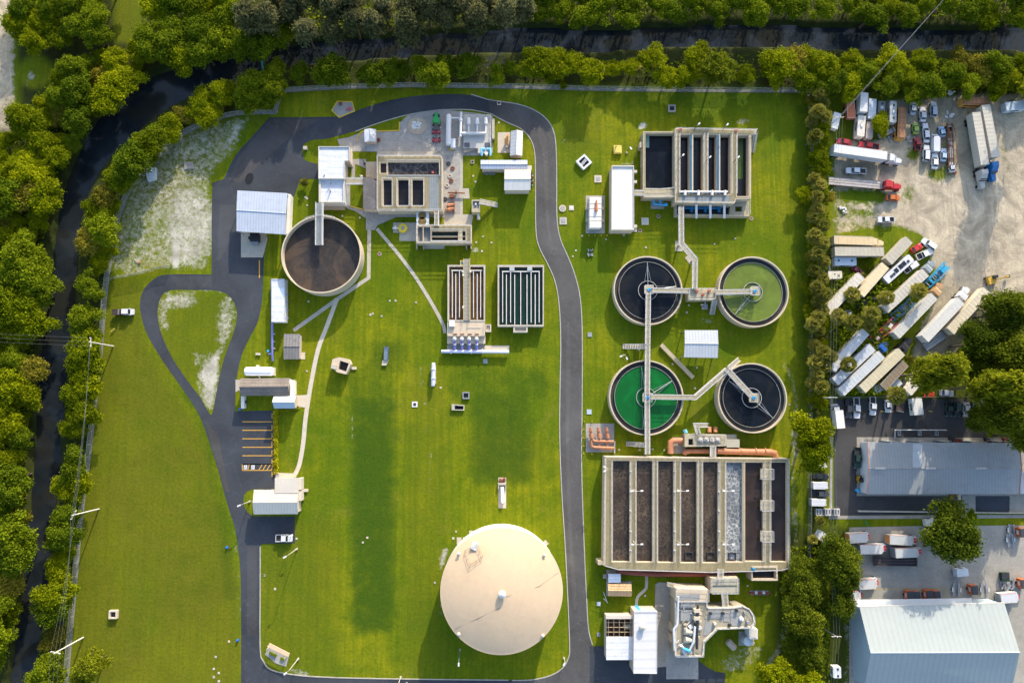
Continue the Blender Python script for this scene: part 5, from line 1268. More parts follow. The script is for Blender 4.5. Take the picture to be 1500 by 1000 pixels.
for x, y, lab in ((377, 518.5, 'small cream box left of the violet pipe end'), (380.5, 518.7, 'small cream box touching the one left of the violet pipe end'), (393.5, 514, 'small blue box above the violet pipe branch')):
    q = P(x, y); single('junction_box', MB().box(q.x, q.y, -.05, .5, .5, .5).box(q.x, q.y, .5, .56, .6, .6), ROOFC if x < 390 else BLUEP, lab, 'box')
t = gable('shed', 'small shed with weathered dark grey sheet roof at the end of the diagonal footpath', [(416, 489), (439.5, 489), (438.5, 526), (415.5, 526)], 2.8, .35, 'x', WEATHX, WALLC)
t = vessel('white horizontal fuel tank above the long weathered roof', (358, 544), (401, 544), 1.5, 1.25, M('tank_white', (.76, .78, .82), .4, .05, .6), saddles=3)
t.part('valve', MB().pprism(rc(375, 534.5, 379, 538.5), -.1, .9), TRIM); t.part('pipe', MB().ptube([(378.5, 549, 1.6), (381, 554, 1.4)], .12, 6), WHITE); t.part('slab', MB().pprism(rc(397, 538, 403.5, 550), -.1, .25), CONC_P)
gable('long_shed', 'long shed with weathered brown shingle roof below the white fuel tank', [(352.5, 554), (424, 553.5), (424, 579), (352.5, 579.5)], 3.2, 1.1, 'x', WEATH, WALLW)
gable('gabled_annex', 'small annex with a gabled roof, cream above and blue-grey below, beside the hedge', [(401, 579.5), (433.5, 579.5), (432.5, 598), (401.5, 598)], 3.0, 1.5, 'x', ROOFB, slopes=(M('cream_metal', (.66, .64, .58)), M('blue_grey_metal', (.36, .45, .54), .45, .06, .8)))
single('white_wall', MB().pprism(rc(425, 556, 428.5, 580), -.1, 2.9), WALLW, 'white wall slab at the right end of the long weathered roof', 'wall')
single('garden_wall', MB().pprism(rc(353, 580, 357.5, 598), -.1, 1.8), WALLW, 'low pale wall under the left end of the long weathered roof', 'wall')
q = P(359, 591); t = Thing('bin', 'black bin with a bright blue lid beside the low pale wall', 'bin', tuple(q)); t.part('body', MB().cyl(q.x, q.y + .5, .5, 0, 1.0, 14), DARK); t.part('lid', MB().cyl(q.x, q.y, .45, .9, 1.1, 14), M('bright_blue', (.01, .12, .75), .4, .05, 1))
t = Thing('office_building', 'L-shaped cream office building with a hipped roof below the striped parking bays', 'building', cen([(410, 725)]))
RO_ = M('office_roof', (.50, .46, .39), .7, .08, .3, dirt=(.46, .42, .36)); RO2 = M('office_roof_ribbed', (.44, .44, .41), .6, .06, .4, stripe=('X', .8, .22))
a = [P(x, y, 4) for x, y in ((372, 715), (438, 699.5), (438, 752), (372, 752))]
t.part('wall', MB().wall([P2(x, y, 3.6) for x, y in ((374, 720), (403.5, 718), (403.5, 702), (436, 702), (436, 750), (374, 750))], -.2, 3.6), WALLC)
A, B, C_, D = P(372, 717, 3.6), P(437, 717, 3.6), P(436.5, 752.5, 3.6), P(371.5, 753, 3.6); rz = Vector((0, 0, .95)); L_, R_ = (A + D) / 2 + rz, (B + C_) / 2 + rz
t.part('roof', MB().add([A, L_, R_, B], [(0, 1, 2, 3)]).add([A + Vector((0, 0, -.2)), B + Vector((0, 0, -.2)), B, A], [(0, 1, 2, 3)]), RO_)
t.part('roof', MB().add([L_, D, C_, R_], [(0, 1, 2, 3)]).add([D, D + Vector((0, 0, -.2)), C_ + Vector((0, 0, -.2)), C_], [(0, 1, 2, 3)]).add([A, D, L_], [(0, 1, 2)]).add([B, R_, C_], [(0, 1, 2)]), RO2)
t.part('porch_roof', MB().pprism([(402.5, 700), (436.5, 699.5), (436.5, 722), (402.5, 722)], 3.75, 4.0, bottom=True), ROOFC)
t.part('side_wing', MB().pprism(rc(437, 700, 441.5, 717), -.1, 2.6).pprism(rc(437, 718, 442, 733), -.1, 2.4), ROOFC); t.part('step', MB().pprism(rc(441.8, 716, 451, 720), -.1, .5), CONC_P)
t.part('window', MB().pprism(rc(384, 716.6, 396, 717.2), 1.0, 2.4), GLASS)
# entry sign shelter
t = Thing('bus_shelter', 'small open shelter with an orange roof strip at the bottom left road corner', 'shelter', cen([(408, 955)]))
t.part('roof', MB().pprism([(395, 941.5), (424.5, 956.5), (422, 961.5), (391, 946.5)], 2.4, 2.6, bottom=True), M('shelter_roof', (.58, .43, .28), .6, .08, 1))
for x, y in ((394, 947), (420, 960), (398, 944), (422, 957)): q = P(x, y); t.part('post', MB().box(q.x, q.y, 0, 2.4, .12, .12), TRIM)
t.part('planting', MB().pprism([(395, 954), (405, 959), (404, 962), (394, 957)], .05, .6).pprism([(411, 962), (417, 965), (415, 968), (410, 965)], .05, .5), L_MID)

# ---------------- contact tanks
def contact(label, outer, holes, h, wz, wm, baffles, mat, cross):
    t = basin('contact_tank', label, 'basin', outer, holes, h, wz, wm, CONC, 'baffled contact tanks', rails=False)
    for x, y0, y1 in baffles: t.part('baffle', MB().pprism(rc(x - .5, y0, x + .5, y1), wz - .5, h - .1), mat)
    for x0, x1, y in cross: t.part('baffle', MB().pprism(rc(x0, y - .6, x1, y + .6), wz - .5, h - .095), mat)
    return t
BW = M('baffle_white', (.62, .60, .57), .7, .1, 1)
t = contact('contact tank of brown water with a central grey grated walkway', [(655.5, 388), (711, 388), (710.5, 471), (655.5, 471)], [rc(658, 390.5, 678.5, 468.5), rc(689, 390.5, 708.5, 468.5)], 2.6, 1.9, W_CHAN,
        [(662.5, 397, 465), (667.6, 401, 468), (673, 397, 465), (693.5, 397, 465), (699, 401, 468), (704, 397, 465)], BW, [(661, 678, 396), (689, 706, 396)])
t.part('walkway', MB().pprism(rc(679, 379, 688.5, 469), 2.62, 2.8, bottom=True), M('grating_tan', (.27, .26, .22), .7, .12, .6, stripe=('Y', 1.1, .25)))
t.part('railing', MB().prail([(679, 379.5), (679, 469)], 2.8).prail([(688.5, 379.5), (688.5, 469)], 2.8), YELL)
for x, y in ((678, 398), (678.6, 403), (678.5, 450), (689, 398)): q = P(x, y, 2.8); t.part('valve', MB().box(q.x, q.y, 2.4, 3.4, .5, .6), WHITE)
t.part('inlet_box', MB().pprism(rc(674, 381, 679, 388), -.1, 2.2), YELL); t.part('inlet_hatch', MB().psheet(rc(675, 382.5, 678.3, 387), 2.21), BLUED)
t = Thing('pump_deck', 'beige pump deck with four vertical pumps below the brown contact tank', 'pump deck', cen([(683, 482)]))
t.part('deck', MB().pprism([(655.5, 471.3), (710.5, 471.3), (710.5, 492), (655, 492)], -.1, 2.5), M('beige_slab', (.52, .43, .32), .8, .1, .5, dirt=(.38, .31, .23)))  # warm beige concrete with random darker blotches
t.part('deck', MB().pprism([(655, 492.3), (711, 492.3), (711, 503), (655, 503)], -.1, 1.6), M('beige_slab', (.52, .43, .32)))
t.part('apron', MB().pprism([(656, 503.3), (710, 503.3), (710.5, 513), (656, 513)], -.1, .5), CONC_G)
t.part('panel', MB().pprism(rc(658, 468.5, 666, 478), 2.5, 3.3), WHITE); t.part('hatch', MB().pprism(rc(684, 479.5, 704, 480.3), 2.5, 2.6), TRIM)
for x in (666.5, 677, 688, 698.5): t.part('hatch', MB().pprism(rc(x - 3, 488.5, x + 3, 490), 2.5, 2.62), RUST)
t.part('railing', MB().prail([(656, 490), (656, 473)], 2.5).prail([(710, 473), (710, 491)], 2.5), RAIL)
for i, x in enumerate((666, 676.7, 687.3, 698.3)):
    tt_ = Thing('vertical_pump', '%s of the four violet and white pumps below the brown contact tank' % ('leftmost', 'second from the left', 'third from the left', 'rightmost')[i], 'pump', cen([(x, 500)]), 'four vertical pumps')
    q = P(x, 496, 2.6); tt_.part('motor', MB().cyl(q.x, q.y, .55, 1.6, 2.9, 14).cyl(q.x, q.y, .4, 2.9, 3.2, 14, .2), WHITE, smooth=True)
    tt_.part('pipe', MB().ptube([(x, 496, 2.2), (x, 503, 2.0), (x, 512, 1.3)], .34, 9), PURP, smooth=True); tt_.part('flange', MB().ptube([(x, 503.5, 2.0), (x, 505, 1.9)], .48, 10), WHITE)
t = Thing('header_pipe', 'long white and violet header pipe across the foot of the four pumps', 'pipe', cen([(695, 515)]))
t.part('pipe', MB().ptube([(646.5, 514.5, 1.1), (706, 515, 1.1)], .5, 10), M('pale_violet', (.52, .54, .72), .45, .06, 1), smooth=True); t.part('pipe', MB().ptube([(706, 515, 1.1), (745.5, 515.4, 1.1)], .5, 10), WHITE, smooth=True)
for x in (660, 690, 706): t.part('flange', MB().ptube([(x, 514.8, 1.1), (x + 1.5, 514.8, 1.1)], .7, 12), WHITE)
single('equipment_stand', MB().pprism(rc(711, 475, 719.5, 486), -.1, 1.4, [rc(712.4, 476.5, 717.8, 484)], zin=.9).psheet(rc(712.3, 476.3, 718, 484.3), .95), CONC_P, 'small square concrete stand right of the pump deck', 'stand')
t = contact('contact tank of dark green water with pale baffles right of the pump deck', [(729, 388), (797, 388), (796.5, 478), (729, 478)], [rc(731.3, 391, 795, 475.6)], 2.4, 1.7, W_CHANG,
        [(736.3, 398, 472), (741.8, 402, 475), (748, 398, 472), (754, 402, 475), (762.8, 397, 477), (772, 402, 475), (778, 398, 472), (784, 402, 475), (789.8, 398, 472)], BW, [(735.5, 790.5, 397.5)])
t.part('outlet_box', MB().pprism(rc(752, 478.3, 773, 486.5), -.1, 2.3, [rc(754.5, 479.6, 770.5, 484.3)], zin=1.5).psheet(rc(754.3, 479.4, 770.7, 484.5), 1.6), CONC)
for x in (750, 776): t.part('grating', MB().pprism(rc(x - 3.6, 390, x + 3.6, 396.5), 2.3, 2.46), M('grating_pale', (.36, .38, .37), .7, .2, 1))

# ---------------- pumps and big orange mains
t = Thing('pump_station', 'grey pad with three orange vertical pumps and manifold beside the road', 'pumps', cen([(879, 641)]))
for x in (865, 876.5, 888.5):
    t.part('pump', MB().ptube([(x, 626, 1.6), (x + .4, 634, 1.5), (x + 1.2, 640, 1.2)], .42, 10), ORAN, smooth=True); t.part('valve', MB().ptube([(x + .5, 635.5, 1.4), (x + 1.6, 641.5, 1.3)], .62, 10), ORAN, smooth=True); t.part('flange', MB().ptube([(x, 630, 1.6), (x, 631.2, 1.6)], .62, 10), ORAN)
    t.part('pipe', MB().ptube([(x + 1.2, 641, 1.2), (x + 1.4, 654, 1.0)], .3, 9), ORAN)
t.part('manifold', MB().ptube([(868, 644, 1.3), (871, 646, 1.3), (899, 646.5, 1.3)], .4, 10), ORAN, smooth=True); t.part('manifold', MB().ptube([(866, 644, 1.2), (866, 653, 1.0), (870, 655, 1.0), (899, 656, 1.0)], .45, 10), ORAN, smooth=True)
t.part('post', MB().pprism(rc(900.4, 646, 901, 664), -.1, 1.2), WHITE)
for i, (x, y) in enumerate(((855.5, 617), (867, 617), (855, 629), (855, 641), (855, 653), (855, 664), (867, 665))):
    q = P(x, y, .5); single('bollard', MB().cyl(q.x, q.y, .12, -.1, .95, 10).cyl(q.x, q.y, .12, .95, 1.02, 10, .04), YELL, 'yellow bollard around the pad of orange pumps', 'bollard', 'yellow bollards around the orange pumps')
t = Thing('orange_main', 'thick terracotta pipe bending from the valve house down into the aeration basin', 'pipe', cen([(990, 652)]))
t.part('pipe', MB().ptube([(1004, 645, 1.6), (986.5, 645, 1.6), (982.5, 648, 1.6), (982, 664, 1.6)], .85, 14), ORAN, smooth=True); t.part('flange', MB().ptube([(1000, 645, 1.6), (1002, 645, 1.6)], 1.05, 14), ORAN)
t = Thing('orange_main', 'long terracotta main with a bend at each end behind the aeration basin', 'pipe', cen([(1070, 662)]))
t.part('pipe', MB().ptube([(1002.5, 664.5, 1.0), (1004, 661.5, 1.3), (1010, 660.5, 1.3), (1058, 660.5, 1.3)], .75, 14), ORAN, smooth=True)
t.part('pipe', MB().ptube([(1050, 660, 1.9), (1100, 661.5, 1.5), (1128, 662, 1.5), (1134, 663.5, 1.5), (1136, 669, 1.3)], .95, 14), ORAN, smooth=True)
for x in (1062, 1084, 1106, 1120): t.part('flange', MB().ptube([(x, 660.9, 1.6), (x + 1, 660.9, 1.6)], 1.1, 14), ORAN)
t.part('rail', MB().prail([(1086, 656.5), (1128, 657.5), (1136, 662)], 0), DARK)
t = Thing('valve_house', 'concrete valve house with grated top above the aeration basin', 'building', cen([(1040, 645)]))
t.part('block', MB().pprism([(1003, 636), (1022, 635), (1064, 636), (1064, 653), (1020, 654), (1003, 654)], -.2, 3.2, [rc(1008.5, 642.5, 1015.5, 651.5)], zin=2.0), CONCB)
t.part('pit', MB().psheet(rc(1008.3, 642.2, 1015.7, 651.7), 2.3), W_BLACK); t.part('grating', MB().pprism(rc(1021, 638, 1056, 649.5), 3.2, 3.34), M('grating_tan', (.27, .26, .22)))
for x in (1026, 1034.5, 1043, 1051): q = P(x, 643.5, 3.4); t.part('valve', MB().cyl(q.x, q.y, .7, 3.3, 3.8, 14).box(q.x, q.y, 3.8, 4.2, .3, .9, x), TRIM)
t.part('annex', MB().pprism([(1064.5, 643), (1083.5, 643), (1083.5, 655), (1064.5, 655)], -.1, 2.6), M('tan_grey_slab', (.40, .37, .29), .85, .1, .5)); t.part('annex', MB().pprism([(1066, 636), (1079, 636), (1079, 642.7), (1066, 642.7)], -.1, 1.8), CONCB)
t.part('railing', MB().prail([(1020, 637), (1063, 637), (1063, 652), (1020, 653)], 3.2), RAIL)
for x in (1039, 1048): t.part('stub_pipe', MB().ptube([(x, 625.5, .9), (x, 633, 1.4)], .6, 12), ORAN, smooth=True)
t.part('tank', MB().ptube([(1003, 629.5, 1.5), (1005, 634, 1.5)], .55, 12), M('sky_blue_pipe', (.20, .56, .80)))
walkway('angled walkway on top of the valve house', [(1037, 622.5), (1019.5, 622.5), (1023, 635)], 1.0, 3.4, False)
walkway('short walkway from the valve house to the aeration basin', [(1044.3, 652), (1044.3, 669)], 1.3, 4.0, False)

# ---------------- bottom right process buildings
t = Thing('splitter_box', 'tall square concrete chamber below the aeration basin joined by walkways', 'chamber', cen([(1060, 854)]))
t.part('wall', MB().pprism([(1041.5, 846), (1081, 845), (1081, 868.5), (1040.5, 868.5)], -.2, 5.2), CONCT); t.part('cover', MB().pprism([(1043, 847), (1080, 846.5), (1080, 867.5), (1042, 867.5)], 5.2, 5.3), M('cover_tan', (.36, .34, .265), .8, .12, .5))
t.part('railing', MB().prail([(1042, 846.5), (1080.5, 845.8), (1080.5, 868), (1041.3, 868), (1042, 846.5)], 5.2), RAIL); t.part('beam', MB().pprism(rc(1043, 857, 1079.5, 857.7), 5.3, 5.42), DARK)
walkway('walkway from the aeration basin to the tall square chamber', [(1055.3, 833), (1055.3, 847)], 1.3, 5.0, False)
walkway('walkway from the tall square chamber to the headworks platform', [(1061, 867), (1063, 890)], 1.4, 5.0, False)
t = basin('sump_tank', 'small open concrete tank of black water at the lower right corner of the aeration basin', 'basin', [(1101, 829), (1139, 828), (1139.5, 850), (1101, 850)], [rc(1102.5, 831.5, 1137, 847.5)], 4.4, 2.6, W_BLACK, CONCT, rails=False)
t.part('pipe', MB().ptube([(1101, 832, 4.6), (1106, 834, 4.4)], .35, 8), BLUED)
t = Thing('crane_rail', 'dark red steel skid with two pumps on the grass below the black sump tank', 'skid', cen([(1113, 868)]))
t.part('skid', MB().ptube([(1098, 868, .7), (1128, 868.5, .7)], .35, 6), M('dark_red', (.20, .05, .035), .6, .2, 1)); 
for x in (1107, 1118): q = P(x, 867, .8); t.part('pump', MB().cyl(q.x, q.y, .4, .3, 1.3, 12), WHITE)
t = Thing('headworks', 'large tan concrete headworks platform crowded with screens and pipes', 'platform', cen([(1030, 900)]))
HW = [(989.5, 880), (1035, 880), (1036, 890), (1072, 889.5), (1087, 887), (1098, 892), (1103.5, 901), (1105, 912), (1100, 918), (1050, 920), (1031, 939), (1029.5, 960), (989.5, 960)]
TAN = M('platform_tan', (.33, .295, .22), .8, .12, .4, dirt=(.20, .18, .15), dirt_amt=.5)
t.part('deck', MB().pprism(HW, -.2, 6.0), [TAN]); 
t.part('parapet', MB().ringwall([P2(x, y, 6.25) for x, y in HW], .3, 6.003, 6.25), M('parapet_pale', (.60, .55, .46), .8, .08, 1)); t.part('railing', MB().prail(HW + HW[:1], 6.25, h=.95), RAIL)
up = [(990, 861), (1037, 862.5), (1037, 879.5), (990, 879.5)]
t.part('upper_block', MB().pprism(up, -.2, 6.6), CONCT); t.part('cover', MB().pprism(rc(992, 870, 1025, 877.5), 6.6, 6.7), M('cover_grey', (.26, .27, .27), .7, .12, .6)); t.part('railing', MB().prail(up + up[:1], 6.6), RAIL)
t.part('stair', MB().pprism([(977, 852), (1030, 861), (1030, 865), (977, 857)], 3.0, 3.3, bottom=True), M('walkway_deck', (.33, .295, .21)))
t.part('railing', MB().prail([(977, 852), (1030, 861)], 3.3).prail([(977, 857), (1030, 865)], 3.3), RAIL)
GP = M('grey_pipe', (.55, .57, .60), .5, .08, 1)
t.part('pipe', MB().ptube([(993.5, 873, 7.6), (992.5, 905, 7.0), (992, 914, 7.0), (987, 921, 7.0), (988, 952, 6.8)], .3, 9), GP, smooth=True)
t.part('channel', MB().pprism(rc(997, 883, 1018, 890), 6.0, 6.5).pprism(rc(997, 893, 1015, 909), 6.0, 6.4), M('cover_grey', (.26, .27, .27)))
for x, y in ((1022, 897), (1022, 908)): t.part('screen', MB().pprism(rc(x - 5, y - 5, x + 4, y), 6.0, 8.0).pprism(rc(x - 4, y, x + 6, y + 3), 6.0, 7.4), M('screen_tan', (.50, .44, .34), .6, .1, 1))
t.part('conveyor', MB().ptube([(1022, 886, 7.6), (1021, 950, 7.2)], .34, 8), DARK); t.part('auger', MB().ptube([(1018, 917, 7.4), (1016, 940, 7.4), (1010, 952, 7.0)], .3, 8), GP)
for y in (925, 937): t.part('classifier', MB().ptube([(1003, y - 1, 7.0), (1018, y + 2, 6.7)], [.9, .35], 12), M('classifier_tan', (.45, .42, .34), .6, .15, 1), smooth=True)
t.part('hopper', MB().ptube([(1000, 949, 7.6), (1010, 953, 7.2)], .42, 9), BLUEP); t.part('hopper', MB().ptube([(998, 945, 7.8), (1003, 951, 7.2)], .35, 8), WHITE)
for pxs in (rc(1037, 893, 1058, 906), rc(1060, 896, 1068, 910), rc(1070, 893, 1084, 916), [(1034, 906), (1046, 918), (1036, 930), (1030, 930)]): t.part('cover', MB().pprism(pxs, 6.0, 6.12), M('cover_grey', (.26, .27, .27)))
rnd = random.Random(12)
for _ in range(26):
    x, y = rnd.uniform(994, 1028), rnd.uniform(892, 955); q = P(x, y, 6)
    if rnd.random() < .5: t.part('equipment_box', MB().box(q.x, q.y, 6.0, 6.3 + rnd.uniform(.1, 1.1), rnd.uniform(.3, 1.1), rnd.uniform(.3, .9), rnd.choice((0, 0, .6))), rnd.choice((STEEL, TRIM, GP, CONCB, DARK)))
    else: t.part('pipe', MB().ptube([(x, y, 6.5), (x + rnd.choice((-6, 0, 5)), y + rnd.choice((7, -6, 3)), 6.5)], .12, 6), rnd.choice((GP, WHITE, STEEL)))
for x, y in ((1046, 912), (1058, 897), (1068, 914), (1090, 896), (1094, 910), (1078, 893), (1040, 897)): q = P(x, y, 6); t.part('equipment_box', MB().box(q.x, q.y, 6.0, 6.9, .7, .6), rnd.choice((STEEL, TRIM, DARK)))
q = P(1085, 905, 6); t.part('mixer', MB().cyl(q.x, q.y, .6, 6, 6.9, 14).cyl(q.x, q.y, .3, 6.9, 7.5, 10), WHITE)
for y0, y1 in ((912, 924), (929, 940)): t.part('duct', MB().pprism([(982.5, y0), (988.6, y0 + 1), (988.6, y1), (982.5, y1)], -.1, 2.5), CONCT)
t = Thing('chemical_tank', 'white rectangular chemical tank beside a round silo right of the headworks', 'tank', cen([(1101, 928)])); t.part('body', MB().pprism([(1097, 917), (1110, 921), (1110, 935.5), (1098.5, 935)], .3, 4.2), WHITE); t.part('lid', MB().pprism([(1099, 919), (1108.5, 922), (1108.5, 934), (1100, 933)], 4.2, 4.32), TRIM)
t = Thing('silo', 'small round white silo below the white chemical tank', 'silo', cen([(1096, 939)])); q = P(1097, 939.5, 3); t.part('body', MB().cyl(q.x, q.y, 1.3, -.1, 2.6, 24).cyl(q.x, q.y, 1.3, 2.6, 3.2, 24, .3), M('pale_steel', (.52, .56, .60)), smooth=True); t.part('pipe', MB().tube([(q.x + 1.3, q.y - .2, 2), (q.x + 2.2, q.y - 1, 1.2)], .18, 8), WHITE)
t = vessel('weathered tan horizontal tank lying on patchy grass below the headworks', (1065, 937), (1077, 950), 1.0, .95, M('tan_tank', (.40, .34, .26), .7, .2, 1, dirt=(.2, .17, .13)), saddles=2)
t = flat_building('flat_roof_building', 'long white flat roofed building with a round vent beside the concrete yard', [(929, 895), (962.5, 895), (962, 985.5), (928, 985)], 5.6, M('white_roof_seamed', (.55, .55, .56), .6, .05, .3, stripe=('Y', 2.4, .12)), WALLC, .12)
q = P(940.5, 917, 5.8); t.part('vent', MB().lathe(q.x, q.y, [(.7, 5.6), (.7, 6.3), (.9, 6.3), (.9, 6.7), (0, 7.1)], 18), ROOFC)
t = Thing('open_annex', 'annex with an open framed upper half left of the long white vented building', 'building', cen([(907, 935)]))
t.part('roof', MB().pprism([(888, 932), (927, 932), (927, 966), (888, 966)], 3.9, 4.1, bottom=True), ROOFW); t.part('wall', MB().wall([P2(x, y, 4) for x, y in ((888.5, 902.5), (926.5, 902.5), (926.5, 965), (888.5, 965))], -.2, 3.9), WALLC)
t.part('coping', MB().pprism([(887.5, 900.5), (927, 901), (927, 906), (887.5, 906)], 3.9, 4.15, bottom=True), ROOFC)
t.part('floor', MB().psheet(rc(889, 906, 926, 932), .1), M('rust_floor', (.12, .075, .05), .8, .3, .8))
for x in (891, 899, 907, 915, 923): t.part('purlin', MB().pprism(rc(x, 906, x + .5, 931.6), 3.7, 3.9, bottom=True), M('purlin_tan', (.4, .31, .2), .7, .1, 1))
for y in (911, 918, 925): t.part('rafter', MB().pprism(rc(888.6, y, 926.6, y + .6), 3.45, 3.68, bottom=True), M('purlin_tan', (.4, .31, .2)))
t.part('stack', MB().pprism(rc(914, 914, 923, 921), .1, 2.2), M('classifier_tan', (.45, .42, .34)))
gable('small_shed', 'small shed with a light blue-white roof below the aeration basin corner', [(891, 840), (909, 840), (909, 853), (891, 853)], 2.4, .3, 'x', M('ice_white_roof', (.70, .74, .80), .5, .05, .8))
gable('small_shed', 'small shed with an orange-tan ribbed roof and a white ridge vent', [(890.5, 855), (925, 855), (925, 873), (890.5, 872.5)], 2.6, .5, 'x', M('orange_tan_roof', (.56, .36, .19), .6, .08, .8, stripe=('X', .9, .3)))
single('hatch_block', MB().pprism(rc(884, 841, 888.5, 847), -.1, .9), CONC_G, 'small grey block left of the light blue-white shed roof', 'block')
q = P(932, 889); single('barrel', MB().cyl(q.x, q.y, .7, 0, 4.6, 16).cyl(q.x, q.y, .7, 4.6, 5.0, 16, .3), BLUEP, 'round blue water drum at the top corner of the long white building', 'drum')
single('landing', MB().pprism(rc(876, 821, 885, 827), -.1, 4.1), CONCB, 'small concrete landing sticking out of the lower left corner of the aeration basin', 'landing')
# ================================================================ vehicles (built nose along +X, then set on the ground)
WH = (.58, .59, .61); SILV = (.42, .44, .47); BLK = (.02, .021, .024); RED = (.42, .02, .025); CREAM = (.60, .55, .43); GREYB = (.16, .17, .18); TAN = (.52, .40, .24); BEIGE = (.42, .385, .31)
class Veh:
    def __init__(s, name, label, cat, rear, front, zt, group):
        a, b = P(*rear, zt), P(*front, zt); s.L = (b - a).length; m = (a + b) / 2
        s.t = Thing(name, label, cat, (0, 0, 0), group); s.m = m; s.a = math.atan2(b.y - a.y, b.x - a.x)
    def done(s): s.t.o.location = (s.m.x, s.m.y, s.z if hasattr(s, 'z') else 0.06); s.t.o.rotation_euler = (0, 0, s.a); return s.t
    def part(s, *a, **k): return s.t.part(*a, **k)

def outline(x0, x1, w, f=.18, r=.10, nf=.72):
    """plan of a car body: corners rounded at nose and tail"""
    L = x1 - x0; h = w / 2
    return [(x0, -h * .8), (x0 + L * r * .4, -h * .97), (x0 + L * r * 1.6, -h), (x1 - L * f, -h), (x1 - L * f * .35, -h * .93), (x1, -h * nf),
            (x1, h * nf), (x1 - L * f * .35, h * .93), (x1 - L * f, h), (x0 + L * r * 1.6, h), (x0 + L * r * .4, h * .97), (x0, h * .8)]

def wheels(v, xs, w, r=.34, wd=.24, zc=None):
    for x in xs:
        for s in (-1, 1):
            y = s * (w / 2 - wd * .4)
            q = v.part('wheel', MB().tube([(x, y - wd / 2, r), (x, y + wd / 2, r)], r, 14), RUBBER)
def lights(v, xf, xr, w, z=.72):
    for s in (-1, 1):
        v.part('headlight', MB().box(xf - .06, s * w * .36, z - .09, z + .09, .16, .34), GLASSL)
        v.part('tail_light', MB().box(xr + .05, s * w * .38, z - .05, z + .14, .12, .26), TAILR)
GLASSL = M('lamp_glass', (.6, .62, .62), .2, .05, 2); TAILR = M('tail_lamp', (.35, .02, .02), .3, .05, 2)

def greenhouse(v, x0, x1, w, zb, zt, rf, rr, body, rails=True):
    """glass cabin with a painted roof; rf / rr: how far windscreen and rear glass lean"""
    h = w / 2
    base = [(x0, -h * .9), (x1, -h * .86), (x1, h * .86), (x0, h * .9)]; top = [(x0 + rr, -h * .74), (x1 - rf, -h * .72), (x1 - rf, h * .72), (x0 + rr, h * .74)]
    v.part('window', MB().frustum(base, zb, top, zt), GLASS)
    e = .1
    rp = MB().prism([(x0 + rr - e * .6, -h * .77), (x1 - rf + e * .4, -h * .75), (x1 - rf + e * .4, h * .75), (x0 + rr - e * .6, h * .77)], zt - .02, zt + .06, bottom=True)
    for s in (-1, 1):
        for (bx, tx) in ((x0 + .05, x0 + rr), (x1 - .06, x1 - rf), ((x0 + x1) / 2 - .05, (x0 + x1) / 2 - .05)):
            rp.tube([(bx, s * h * .885, zb), (tx, s * h * .745, zt)], .06, 4)
    v.part('roof', rp, body)

